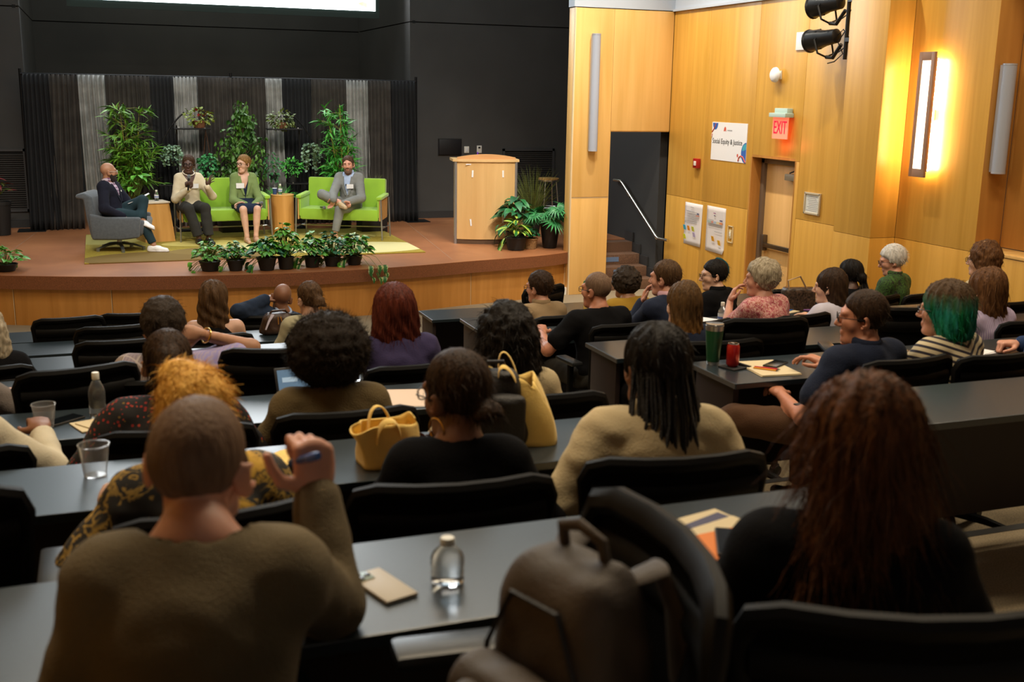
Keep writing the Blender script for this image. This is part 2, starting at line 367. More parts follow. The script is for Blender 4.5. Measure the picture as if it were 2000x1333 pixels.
# stage: curved slab, edge and panelled front
sg = structure(empty('stage'))
CXs, RAD = 2.02, 8.15; CYs = 13.38 + RAD
def pull(x):                                   # the lip swings forward to meet the pilaster corner
    t = min(1, max(0, (x-4.3)/1.86)); return 0.26*t*t*(3-2*t)
def arc_pts(r, xa, xb, n=48):
    out = []
    for i in range(n+1):
        x = xa + (xb-xa)*i/n; out.append((x, CYs - math.sqrt(r*r-(x-CXs)**2) - pull(x)))
    return out
top = arc_pts(RAD, -3.8, 6.14) + [(6.14, 14.42), (6.66, 14.42), (6.66, 15.38), (7.62, 15.38), (7.62, 18.9), (8.3, 18.9), (8.3, 22.9), (-3.8, 22.9)]
MB().prism(top, 0.565, 0.61).build('slab', TERRAZZO, sg)
edge = arc_pts(RAD+0.004, -3.8, 6.14) + list(reversed(arc_pts(RAD-0.25, -3.8, 6.14)))
MB().prism(edge, 0.45, 0.606).build('edge', FASCIA, sg)
MB().prism(arc_pts(RAD-0.11, -3.8, 6.13) + [(6.13, 16), (-3.8, 16)], 0.0, 0.56).build('backing', GROOVE, sg)
def fascia_x(a): return CXs + (RAD-0.08)*math.sin(a)
angs = [math.asin((x-CXs)/(RAD-0.08)) for x in (-3.75, -2.4, -1.05, 0.04, 1.18, 2.32, 3.46, 4.58, 6.14)]
for a0, a1 in zip(angs[:-1], angs[1:]):
    n = 7; o = []; i_ = []
    for j in range(n+1):
        a = a0 + 0.0006 + (a1-a0-0.0012)*j/n
        o.append((CXs + (RAD-0.08)*math.sin(a), CYs - (RAD-0.08)*math.cos(a) - pull(CXs + (RAD-0.08)*math.sin(a)))); i_.append((CXs + (RAD-0.11)*math.sin(a), CYs - (RAD-0.11)*math.cos(a) - pull(CXs + (RAD-0.11)*math.sin(a))))
    MB().prism(o + list(reversed(i_)), 0.0, 0.45).build('panel', W_STAGE, sg)
    MB().box((o[-1][0], o[-1][1]-0.001, 0.225), (0.006, 0.004, 0.45)).build('joint_strip', LIGHT_JOINT, sg)
structure(box('trim_2', (6.13, 14.36, 0.05), (0.05, 0.24, 0.1), WHITE_PL))
# saw cut lines in the stage floor
for (xa, ya, xb, yb) in ((-1.4, 14.2, -0.9, 18.7), (4.35, 14.0, 4.9, 18.7)):
    d = Vector((xb-xa, yb-ya, 0)); MB().box(((xa+xb)/2, (ya+yb)/2, 0.6105), (0.012, d.length, 0.002), (0, 0, -math.atan2(d.x, d.y))).build('saw_cut', M('saw_cut_line', (0.30, 0.16, 0.09), 0.6), sg)

# projection screen above the stage
sc = thing('projection_screen', 'large white projection screen with a thin black border above the stage', 'screen', (2.16, 19.2, 4.04))
SCREEN = M('screen_glow', (0.9, 0.95, 1.0), 0.6, emit=(0.92, 0.97, 1.0), estr=8.0)
box('frame', (0, 0.02, 1.74), (4.98, 0.03, 3.56), M('screen_border', (0.012, 0.03, 0.025), 0.5), sc)
box('image', (0, 0, 1.78), (4.84, 0.008, 3.40), SCREEN, sc)
for dx, c in ((2.24, (0.98, 0.80, 0.62)), (2.16, (0.97, 0.72, 0.52))):
    mk = M('logo_peach_%d' % (dx*100), c, 0.6, emit=c, estr=1.0)
    s = -1 if dx < 2.2 else 1
    MB().add([(0, -0.006, 0.07), (0, -0.006, 0), (0.075*s, -0.006, -0.03), (0.075*s, -0.006, 0.045)], [(0, 1, 2, 3)]).build('logo_mark', mk, sc, (2.2, 0, 0.16))
MB().add([(0, 0, 0), (0.075, 0, -0.04), (0.075, 0, -0.09), (0, 0, -0.05)], [(0, 1, 2, 3)]).build('logo_mark', M('logo_blue', (0.7, 0.86, 0.97), 0.6, emit=(0.7, 0.86, 0.97), estr=1.1), sc, (2.125, -0.006, 0.19))

# wall vents on the dark walls
def vent(x0, x1, z0, z1, label):
    v = thing('wall_vent', label, 'vent', ((x0+x1)/2, 18.79, z0)); w = x1-x0; h = z1-z0
    fr = MB(); 
    for c, d in (((0, -0.01, 0.02), (w, 0.03, 0.04)), ((0, -0.01, h-0.02), (w, 0.03, 0.04)), ((-w/2+0.02, -0.01, h/2), (0.04, 0.03, h)), ((w/2-0.02, -0.01, h/2), (0.04, 0.03, h))): fr.box(c, d)
    fr.build('frame', M('vent_grey', (0.055, 0.055, 0.057), 0.5), v)
    box('backing', (0, 0.003, h/2), (w-0.04, 0.004, h-0.04), GROOVE, v)
    n = int((h-0.08)/0.033)
    sl = None
    for i in range(n):
        if sl is None:
            sl = MB().box((0, -0.008, 0), (w-0.08, 0.022, 0.005), (R(28), 0, 0)).build('slat', M('vent_slat', (0.12, 0.11, 0.10), 0.45, 0.4), v); q = sl
        else:
            q = sl.copy(); COL.objects.link(q); q.parent = v
        q.location = (0, 0, 0.05+0.033*i)
vent(6.78, 7.78, 0.90, 1.82, 'dark louvred return air grille behind the lectern')
vent(-1.95, -1.06, 0.86, 1.83, 'dark louvred air grille on the wall left of the curtains')
wp_ = thing('wall_panel', 'small black blank panel on the charcoal wall right of the curtains', 'panel', (5.795, 18.78, 1.72))
box('plate', (0, 0, 0.13), (0.41, 0.04, 0.27), M('panel_black', (0.004, 0.004, 0.006), 0.5), wp_, bev=0.006)
box('edge', (0, 0.012, 0.13), (0.43, 0.02, 0.29), BLACK_PL, wp_)
for x, z, lb in ((6.10, 1.75, 'square cream light switch nearest the black panel'), (6.335, 1.755, 'upright white thermostat right of the cream switch')):
    t = thing('wall_switch', lb, 'switch', (x, 18.78, z))
    box('plate', (0, 0, 0.055), (0.09, 0.02, 0.115 if x < 6.2 else 0.13), WHITE_PL, t, bev=0.004)
    if x < 6.2: box('rocker', (0, -0.012, 0.055), (0.035, 0.012, 0.06), PAPER, t, bev=0.002)
    else: box('display', (0, -0.011, 0.085), (0.04, 0.006, 0.03), BLACK_PL, t)
# ---------------------------------------------------------------- stage: curtains
ZS = 0.61
def cloth_mat(name, c0, c1, rough=0.85, sheen=0.0):
    return mat_custom(name, lambda N, L, b, co: (setin(b, 'Roughness', rough), setin(b, 'Sheen Weight', sheen),
        ramp(N, L, noise(N, L, co, 5.0, 3), [(0.35, c0), (0.65, c1)]))[2])
DR_BLACK = cloth_mat('curtain_black', (0.004, 0.004, 0.005), (0.007, 0.007, 0.008))
DR_CHAR = cloth_mat('curtain_charcoal', (0.026, 0.021, 0.017), (0.045, 0.037, 0.030))
DR_SILV = cloth_mat('curtain_silver', (0.20, 0.20, 0.185), (0.32, 0.315, 0.30), 0.5)
XD = [-1.00, -0.64, -0.24, 0.15, 0.80, 1.15, 1.51, 2.03, 2.56, 2.82, 3.29, 3.86, 4.23, 4.61, 5.03]
KD = 'bcscbscCsbcscb'
rg = random.Random(5)
names = {'b': ('black', DR_BLACK), 'c': ('charcoal', DR_CHAR), 'C': ('charcoal', DR_CHAR), 's': ('silver grey', DR_SILV)}
places = ['at the left end beside the grille', 'leftmost of the charcoal ones, behind the armchair', 'leftmost of the silver ones, left of the tall bamboo', 'behind the tall bamboo plant',
  'behind the left arc stand', 'behind the woman with the microphone', 'left of the middle pole, behind the leafy ficus', 'right of the middle pole, above the green blazer woman',
  'above the round wooden table', 'behind the right arc stand', 'behind the left half of the right sofa', 'behind the man in the grey suit', 'right of the man in the grey suit', 'at the right end near the lectern']
for i, k in enumerate(KD):
    xa, xb = XD[i], XD[i+1]; w = xb-xa; nm, mt = names[k]
    nx = max(18, int(w/0.012)); nz = 14; V = []; F = []
    f1 = rg.uniform(11, 15)/max(w, .3)*w; ph = rg.uniform(0, 6)
    spread_l = rg.uniform(0.0, 0.05); lean = {1: -0.10, 2: 0.10, 3: 0.02}.get(i, 0.0)
    n_f = max(3, round(w/0.062)); amp = 0.036 if k != 's' else 0.050
    for iz in range(nz+1):
        t = iz/nz; z = ZS + 0.012 + (2.335)*t
        for ix in range(nx+1):
            u = ix/nx
            x = xa + w*u + (1-t)**1.5*(lean*0.8 + (u-0.5)*0.10)
            fold = math.sin(u*n_f*2*math.pi + ph + 0.9*math.sin(3*u+i) + (1-t)*0.5*math.sin(5*u+i*2))
            fold += 0.4*math.sin(u*n_f*4.3*math.pi + 1.3*i)
            gath = 0.35 + 0.65*min(1, (1-t)*2.2)
            y = 18.30 + (0.03 if i % 2 else 0.0) + amp*fold*gath
            V.append((x, y, z))
    for iz in range(nz):
        for ix in range(nx):
            a = iz*(nx+1)+ix; F.append((a, a+1, a+nx+2, a+nx+1))
    m = MB(); m.add(V, F); o = m.build('curtain', mt, smooth=True, angle=180)
    md = o.modifiers.new('solid', 'SOLIDIFY'); md.thickness = 0.004
    tag(o, '%s pipe and drape curtain, %s' % (nm, places[i]), 'curtain', 'stage curtains')
df = thing('curtain_stand', 'black pipe stand with three uprights carrying the stage curtains', 'curtain stand', (2.02, 18.33, ZS))
for x in (-1.03, 2.03, 5.06):
    p = MB().tube([(x-2.02, 0.03, 0.0), (x-2.02, 0.03, 2.42)], 0.022, 10).build('upright', BLACK_METAL, df, smooth=True)
    box('base_plate', (x-2.02, 0.03, 0.006), (0.40, 0.40, 0.012), BLACK_METAL, df)
for a, b in ((-1.03, 2.03), (2.03, 5.06)):
    MB().tube([(a-2.02, 0.02, 2.345), (b-2.02, 0.02, 2.345)], 0.018, 8).build('crossbar', BLACK_METAL, df, smooth=True)

# ---------------------------------------------------------------- rug
def rug_build(N, L, b, co):
    setin(b, 'Roughness', 0.95)
    sep = N.new('ShaderNodeSeparateXYZ'); L.new(co, sep.inputs[0])
    cur = ramp(N, L, noise(N, L, co, 40, 3), [(0.3, (0.26, 0.19, 0.018)), (0.7, (0.36, 0.27, 0.030))])
    for cx, cy, rx, ry, c in ((1.1, 0.25, 1.15, 0.62, (0.17, 0.105, 0.022)), (1.62, 1.55, 0.62, 0.30, (0.56, 0.46, 0.12)), (2.05, 0.75, 1.0, 0.42, (0.20, 0.13, 0.03)), (3.62, 0.62, 1.02, 0.56, (0.62, 0.56, 0.27)), (2.2, 1.15, 0.42, 0.34, (0.56, 0.50, 0.22)), (3.2, 1.85, 0.95, 0.50, (0.54, 0.43, 0.10)), (0.25, 2.3, 0.55, 0.6, (0.44, 0.37, 0.10))):
        dx = mathn(N, L, 'DIVIDE', mathn(N, L, 'SUBTRACT', sep.outputs[0], cx), rx); dy = mathn(N, L, 'DIVIDE', mathn(N, L, 'SUBTRACT', sep.outputs[1], cy), ry)
        d = mathn(N, L, 'ADD', mathn(N, L, 'MULTIPLY', dx, dx), mathn(N, L, 'MULTIPLY', dy, dy))
        cur = mixc(N, L, mathn(N, L, 'LESS_THAN', d, 1.0), cur, c)
    return cur
RUG = mat_custom('rug_olive_circles', rug_build)
rug = box('rug', (2.21, 1.46, 0.0075), (4.43, 2.92, 0.015), RUG, bev=0.005); rug.location = (-0.25, 14.66, ZS+0.001)
tag(rug, 'olive and yellow rug with large cream and brown ovals under the sofas', 'rug')

# ---------------------------------------------------------------- stage furniture
GREEN_FAB = M('lime_green_upholstery', (0.25, 0.44, 0.028), 0.85, var=0.10, vscale=3, bump=0.15, bscale=260, sheen=0.3)
SOFA_WOOD = wood('sofa_maple', (0.50, 0.27, 0.08), (0.60, 0.34, 0.12), 0.4, 8, 0.6)
TUBE = M('sofa_tube_grey', (0.40, 0.41, 0.42), 0.35, 0.9)
def sofa(loc, rz, w, label):
    t = thing('sofa', label, 'sofa', loc, rz, 'lime green sofas on the stage'); d = 0.56
    MB().box((0, 0.02, 0.36), (w-0.10, d-0.04, 0.17), None, 0, 0.035).build('seat', GREEN_FAB, t, smooth=True)
    MB().box((0, 0.255, 0.62), (w-0.10, 0.11, 0.50), (R(-7), 0, 0), 0, 0.03).build('backrest', GREEN_FAB, t, smooth=True)
    for s in (-1, 1):
        MB().box((s*(w/2-0.04), -0.01, 0.625), (0.085, d-0.06, 0.05), (R(3), 0, 0), 0, 0.018).build('armrest', GREEN_FAB, t, smooth=True)
        MB().box((s*(w/2-0.055), -0.01, 0.47), (0.03, d-0.10, 0.29), None, 0, 0.012).build('arm_pad', GREEN_FAB, t, smooth=True)
        pv = MB(); pv.prism([(-0.235, 0.61), (0.235, 0.60), (0.20, 0.30), (-0.245, 0.28)], -0.009, 0.009)
        o = pv.build('side_panel', SOFA_WOOD, t, (s*(w/2-0.03), 0, 0), (R(90), 0, R(90)))
        for y in (-d/2+0.02, d/2-0.03):
            MB().tube([(s*(w/2-0.008), y, 0.60), (s*(w/2+0.01), y*1.04, 0.0)], 0.0125, 8).build('leg', TUBE, t, smooth=True)
        MB().tube([(s*(w/2), -d/2+0.02, 0.17), (s*(w/2), d/2-0.03, 0.17)], 0.009, 8).build('stretcher', TUBE, t, smooth=True)
    MB().tube([(-w/2, 0.0, 0.17), (w/2, 0.0, 0.17)], 0.009, 8).build('stretcher', TUBE, t, smooth=True)
    return t
sofa((1.66, 16.70, ZS+0.016), R(5), 1.30, 'lime green two-seat sofa left, carrying the two women')
sofa((3.40, 16.46, ZS+0.016), R(-27), 1.30, 'lime green two-seat sofa right, carrying the man in grey')

GREY_FAB = M('armchair_blue_grey_wool', (0.085, 0.098, 0.112), 0.9, var=0.12, vscale=30, bump=0.3, bscale=300, sheen=0.3)
ac = thing('armchair', 'blue-grey upholstered swivel armchair on a steel star base', 'armchair', (0.20, 15.84, ZS+0.016), R(-104))
def side_prof(name, prof, w, mat, parent, x=0.0, bev=0.03):
    m = MB(); m.prism([(y, z) for y, z in prof], -w/2, w/2)
    o = m.build(name, mat, parent, (x, 0, 0), (R(90), 0, R(90)))
    md = o.modifiers.new('bev', 'BEVEL'); md.width = bev; md.segments = 3; md.limit_method = 'ANGLE'; md.angle_limit = R(40)
    o.data.polygons.foreach_set('use_smooth', [True]*len(o.data.polygons)); return o
# local: +y is the front of the chair
side_prof('seat', [(0.40, 0.43), (0.36, 0.22), (0.10, 0.165), (-0.28, 0.165), (-0.31, 0.43), (0.05, 0.42)], 0.60, GREY_FAB, ac, bev=0.05)
side_prof('backrest', [(-0.20, 0.40), (-0.265, 0.74), (-0.36, 0.79), (-0.47, 0.765), (-0.475, 0.715), (-0.375, 0.70), (-0.345, 0.42), (-0.30, 0.18), (-0.22, 0.20)], 0.60, GREY_FAB, ac, bev=0.03)
for s in (-1, 1):
    side_prof('arm', [(0.36, 0.475), (0.33, 0.20), (0.10, 0.17), (-0.28, 0.17), (-0.30, 0.52), (-0.10, 0.475)], 0.075, GREY_FAB, ac, x=s*0.325, bev=0.03)
STAR = M('star_base_steel', (0.30, 0.34, 0.40), 0.3, 0.9)
MB().tube([(0.03, 0, 0.06), (0.03, 0, 0.17)], 0.035, 12).build('column', STAR, ac, smooth=True)
for i in range(5):
    a = R(72*i+20); c, s = math.cos(a), math.sin(a)
    MB().tube([(0.03, 0, 0.095), (0.03+0.18*c, 0.18*s, 0.075), (0.03+0.31*c, 0.31*s, 0.035)], [0.032, 0.025, 0.02], 8, flat=0.6).build('base_arm', STAR, ac, smooth=True)
    MB().lathe([(0.024, 0.0), (0.024, 0.045)], 10, (0.03+0.31*c, 0.31*s, 0)).build('foot', STAR, ac)
W_TBL = wood('side_table_maple', (0.46, 0.22, 0.05), (0.58, 0.30, 0.085), 0.35, 7, 0.4)
t1 = thing('side_table', 'square tapered maple side table beside the grey armchair', 'side table', (0.70, 16.70, ZS+0.016), R(15))
m = MB(); m.add([(sx*r_, sy*r_, z) for z, r_ in ((0, 0.215), (0.55, 0.165)) for sx, sy in ((-1, -1), (1, -1), (1, 1), (-1, 1))], [(0, 1, 5, 4), (1, 2, 6, 5), (2, 3, 7, 6), (3, 0, 4, 7), (3, 2, 1, 0)]); m.build('pedestal', W_TBL, t1)
box('top', (0, 0, 0.555), (0.36, 0.36, 0.022), M('table_top_pale', (0.60, 0.50, 0.38), 0.3), t1, bev=0.004)
t2 = thing('side_table', 'round drum-shaped maple side table between the two sofas', 'side table', (2.56, 16.86, ZS+0.016), 0)
MB().lathe([(0.155, 0), (0.168, 0.01), (0.168, 0.60)], 40).build('drum', W_TBL, t2, smooth=True)
MB().lathe([(0.168, 0.60), (0.172, 0.605), (0.172, 0.618), (0.168, 0.622)], 40).build('top', wood('drum_top', (0.56, 0.30, 0.08), (0.62, 0.35, 0.11), 0.3), t2, smooth=True)
# black boxes behind the sofas
for x, y, lb in ((4.0, 17.15, 'black floor box behind the right sofa, seen under its seat'), (1.9, 17.5, 'black floor box behind the left sofa, seen between its legs')):
    t = thing('floor_box', lb, 'box', (x, y, ZS), 0.1)
    box('case', (0, 0, 0.13), (0.42, 0.3, 0.26), BLACK_PL, t, bev=0.01); box('lid', (0, 0, 0.265), (0.44, 0.32, 0.012), BLACK_METAL, t)

# lectern
lt = thing('lectern', 'maple lectern with bowed front, grey edge posts and raised top', 'lectern', (5.30, 15.38, ZS), R(-11))
W_LEC = wood('lectern_maple', (0.60, 0.36, 0.14), (0.72, 0.46, 0.20), 0.35, 4, 0.3, big=0.1)
def bow(w, d, n=12, yb=0.40):
    return [(-w/2 + w*i/n, -d*(1-(2*i/n-1)**2)) for i in range(n+1)] + [(w/2, yb), (-w/2, yb)]
MB().prism(bow(0.86, 0.10), 0.07, 1.20).build('body', W_LEC, lt)
MB().prism(bow(0.84, 0.085), 0.0, 0.07).build('plinth', M('lectern_plinth', (0.10, 0.055, 0.03), 0.5), lt)
MB().prism(bow(0.98, 0.12, yb=0.44), 1.20, 1.235).build('top', wood('lectern_top', (0.66, 0.42, 0.18), (0.74, 0.50, 0.25), 0.3, 4, 0.6, 'X'), lt)
hood = MB(); hood.add([(x, y, z) for y in (-0.02, 0.0) for x, z in [(-0.43, 1.235)] + [(-0.43 + 0.86*i/12, 1.265 + 0.045*(1-(2*i/12-1)**2)) for i in range(13)] + [(0.43, 1.235)]],
    [tuple(range(15)), tuple(range(29, 14, -1))] + [(i, i+15, (i+1) % 15+15, (i+1) % 15) for i in range(15)])
hood.build('hood', wood('lectern_hood', (0.52, 0.27, 0.11), (0.60, 0.33, 0.14), 0.4, 4, 0.6, 'X'), lt)
for s in (-1, 1): MB().tube([(s*0.445, 0.01, 0.0), (s*0.445, 0.01, 1.20)], 0.024, 10).build('edge_post', M('lectern_post_grey', (0.42, 0.43, 0.46), 0.35, 0.8), lt, smooth=True)
for x, z, rr in ((-0.21, 1.03, 2), (0.24, 1.03, -1), (-0.23, 0.32, -6), (0.25, 0.36, 2)):
    y = -0.10*(1-(2*x/0.86)**2); box('tape_strip', (x, y-0.004, z), (0.024, 0.006, 0.10), PAPER, lt, rot=(0, R(rr), -0.46*x))
box('small_label', (-0.27, -0.073, 1.165), (0.08, 0.004, 0.015), PAPER, lt, rot=(0, 0, 0.13))
mk = thing('marker', 'purple and white marker standing on top of the lectern', 'marker', (5.19, 15.45, ZS+1.235))
MB().lathe([(0.010, 0), (0.010, 0.055)], 10).build('barrel', PAPER, mk, smooth=True)
MB().lathe([(0.011, 0.055), (0.011, 0.10), (0.006, 0.105)], 10).build('cap', M('purple_cap', (0.12, 0.03, 0.35), 0.4), mk, smooth=True)
# stool behind the lectern
sl = thing('bar_stool', 'tall steel stool with a round wooden seat behind the lectern', 'stool', (7.20, 17.6, ZS))
MB().lathe([(0.17, 0.745), (0.178, 0.75), (0.178, 0.775), (0.17, 0.78)], 28).build('seat', wood('stool_seat', (0.40, 0.22, 0.06), (0.5, 0.28, 0.09), 0.4), sl, smooth=True)
MB().lathe([(0.18, 0.725), (0.182, 0.75), (0.18, 0.75)], 28).build('seat_rim', STEEL, sl, smooth=True)
for i in range(4):
    a = R(45+90*i); MB().tube([(0.14*math.cos(a), 0.14*math.sin(a), 0.74), (0.22*math.cos(a), 0.22*math.sin(a), 0)], 0.011, 8).build('leg', STEEL, sl, smooth=True)
MB().tube([(0.188*math.cos(R(15*i)), 0.188*math.sin(R(15*i)), 0.28) for i in range(25)], 0.008, 6, cap=False).build('foot_ring', STEEL, sl, smooth=True)

# half-moon plant stands behind the sofas
def arc_stand(s, label):
    t = thing('plant_stand', label, 'plant stand', (2.06, 17.78, ZS), 0, 'half-moon plant stands')
    C = (0, 0.86); r_ = 1.25
    pts = []
    for i in range(25):
        a = R(-42 + (42+50)*i/24); pts.append((s*r_*math.cos(a), 0, max(0.0, C[1] + r_*math.sin(a))))
    MB().tube(pts, 0.012, 8).build('arc', BLACK_METAL, t, smooth=True)
    MB().tube([(s*0.93, 0, 0), (s*0.93, 0, 1.62)], 0.012, 8).build('pole', BLACK_METAL, t, smooth=True)
    for z, x0, x1 in ((1.57, 0.43, 0.97), (0.72, 0.72, 1.24), (0.02, 0.5, 1.0)):
        box('shelf', (s*(x0+x1)/2, 0, z), (x1-x0, 0.26, 0.022), BLACK_METAL, t, bev=0.004)
    for x, z in ((0.52, 1.585), (0.9, 1.585), (0.80, 0.735), (1.15, 0.735)): MB().lathe([(0.016, 0), (0.016, 0.012), (0.006, 0.016)], 10, (s*x, -0.10, z-0.004)).build('bolt', STEEL, t)
    return t
arc_stand(-1, 'black half-moon plant stand left of the leafy ficus'); arc_stand(1, 'black half-moon plant stand right of the leafy ficus')
# ---------------------------------------------------------------- plants
def leaf_mat(name, c0, c1, rough=0.45, scale=9, edge=None):
    def f(N, L, b, co):
        setin(b, 'Roughness', rough); setin(b, 'Transmission Weight', 0.0); setin(b, 'Subsurface Weight', 0.0)
        inf = N.new('ShaderNodeObjectInfo')
        base = ramp(N, L, noise(N, L, co, scale, 2), [(0.32, c0), (0.68, c1)])
        hs = N.new('ShaderNodeHueSaturation'); L.new(base, hs.inputs['Color'])
        mr = N.new('ShaderNodeMapRange'); mr.inputs[3].default_value = 0.75; mr.inputs[4].default_value = 1.3; L.new(inf.outputs['Random'], mr.inputs[0]); L.new(mr.outputs[0], hs.inputs['Value'])
        return hs.outputs[0]
    return mat_custom(name, f)
def two_side(name, cm, ce, rough=0.4):
    """variegated leaf: colour runs from midrib to margin (leaf meshes carry the width in local y)"""
    def f(N, L, b, co):
        setin(b, 'Roughness', rough)
        sep = N.new('ShaderNodeSeparateXYZ'); L.new(co, sep.inputs[0])
        a = mathn(N, L, 'MULTIPLY', mathn(N, L, 'ABSOLUTE', sep.outputs[1]), 26.0)
        a = mathn(N, L, 'ADD', a, mathn(N, L, 'MULTIPLY', mathn(N, L, 'SUBTRACT', noise(N, L, co, 60, 2), 0.5), 1.3))
        return ramp(N, L, a, [(0.45, cm), (0.75, ce)])
    return mat_custom(name, f)
G_BAM = leaf_mat('bamboo_leaf', (0.05, 0.19, 0.01), (0.22, 0.46, 0.04)); G_BAM2 = leaf_mat('bamboo_leaf_fresh', (0.025, 0.20, 0.025), (0.11, 0.48, 0.06))
G_FIC = leaf_mat('ficus_leaf', (0.012, 0.06, 0.007), (0.10, 0.24, 0.03), scale=5); G_POT = leaf_mat('pothos_leaf', (0.03, 0.19, 0.012), (0.17, 0.45, 0.05))
G_DARK = leaf_mat('dark_leaf', (0.010, 0.085, 0.030), (0.035, 0.19, 0.07)); G_PALM = leaf_mat('fan_palm_leaf', (0.012, 0.12, 0.035), (0.06, 0.30, 0.09))
G_SILV = leaf_mat('silver_leaf', (0.10, 0.19, 0.12), (0.28, 0.42, 0.30), 0.6); G_YEL = leaf_mat('yellow_green_leaf', (0.10, 0.20, 0.01), (0.40, 0.46, 0.06))
G_OLV = leaf_mat('olive_leaf', (0.05, 0.09, 0.012), (0.16, 0.21, 0.04)); G_RED = leaf_mat('red_leaf', (0.14, 0.01, 0.012), (0.30, 0.03, 0.03)); G_GRASS = leaf_mat('grass_blade', (0.07, 0.09, 0.012), (0.16, 0.19, 0.035))
G_VAR = two_side('variegated_green_cream', (0.02, 0.13, 0.03), (0.42, 0.50, 0.22)); G_VAR2 = two_side('variegated_green_yellow', (0.015, 0.13, 0.02), (0.50, 0.55, 0.05)); G_CAL = two_side('variegated_lime_centre', (0.42, 0.56, 0.08), (0.03, 0.20, 0.03))
STEM = M('plant_stem', (0.10, 0.14, 0.02), 0.6); CANE = M('bamboo_cane', (0.28, 0.26, 0.04), 0.5); SOIL = M('potting_soil', (0.02, 0.013, 0.009), 0.95)
POT_B = M('pot_black', (0.012, 0.012, 0.012), 0.5, bump=0.05); POT_T = M('pot_terracotta_basket', (0.17, 0.07, 0.03), 0.8, var=0.3, vscale=60); POT_W = M('woven_basket', (0.26, 0.15, 0.06), 0.8, var=0.45, vscale=70, bump=0.6, bscale=90)
PROF = {'lance': [(0, .05), (.12, .55), (.3, 1.0), (.6, .75), (.85, .3), (1, .02)], 'oval': [(0, .1), (.2, .75), (.45, 1.0), (.7, .8), (.9, .35), (1, .03)], 'heart': [(-.12, .45), (.05, .9), (.28, 1.0), (.6, .72), (.85, .3), (1, .03)], 'blade': [(0, .7), (.3, 1), (.7, .6), (1, .05)], 'round': [(0, .4), (.25, .95), (.55, 1), (.85, .6), (1, .1)]}
def leaf_geo(Ln, W, shape, droop=0.35, fold=0.25):
    """leaf along +x, width in y, bending down in z"""
    vs, fs = [], []; pr = PROF[shape]
    for t, w in pr:
        x = Ln*(t - 0.12*droop*t*t); z = -Ln*droop*t*t*0.7
        for s in (-1, 0, 1): vs.append((x, s*w*W/2, z + (abs(s)*w*W*fold/2)))
    for i in range(len(pr)-1):
        for j in (0, 1): a = i*3+j; fs.append((a, a+1, a+4, a+3))
    return vs, fs
_leaf = {}
def leaf_mesh(Ln, W, shape, mat, droop=0.35, fold=0.25):
    k = (round(Ln, 3), round(W, 3), shape, mat.name, droop)
    if k not in _leaf:
        me = bpy.data.meshes.new('leaf'); v, f = leaf_geo(Ln, W, shape, droop, fold); me.from_pydata(v, [], f); me.materials.append(mat)
        me.polygons.foreach_set('use_smooth', [True]*len(me.polygons)); _leaf[k] = me
    return _leaf[k]
def leaf_rot(d, roll=0.0):
    d = Vector(d).normalized(); up = Vector((0, 0, 1))
    if abs(d.z) > 0.97: up = Vector((0, 1, 0))
    y = up.cross(d).normalized(); z = d.cross(y).normalized()
    m = Matrix((d, y, z)).transposed()
    return m @ Matrix.Rotation(roll, 3, 'X')
def put_leaf(me, parent, pos, d, sc=1.0, roll=0.0):
    o = bpy.data.objects.new('leaf', me); COL.objects.link(o); o.parent = parent
    o.matrix_local = Matrix.Translation(pos) @ leaf_rot(d, roll).to_4x4() @ Matrix.Scale(sc, 4); return o
def add_leaf(mb, geo, pos, d, sc=1.0, roll=0.0, mi=0):
    m = leaf_rot(d, roll); p = Vector(pos); mb.add([m @ (Vector(v)*sc) + p for v in geo[0]], geo[1], mi)
def pot(parent, r0, r1, h, mat, name='pot', z=0.0):
    MB().lathe([(r0*0.9, z), (r0, z+0.005), (r1, z+h*0.9), (r1*1.06, z+h*0.9), (r1*1.06, z+h), (r1*0.96, z+h), (r1*0.94, z+h-0.02)], 24).build(name, mat, parent, smooth=True)
    MB().lathe([(0.001, z+h-0.025), (r1*0.95, z+h-0.025)], 20, cap=False).build('soil', SOIL, parent)
rp = random.Random(11)
def dirv(yaw, pitch): return Vector((math.cos(yaw)*math.cos(pitch), math.sin(yaw)*math.cos(pitch), math.sin(pitch)))

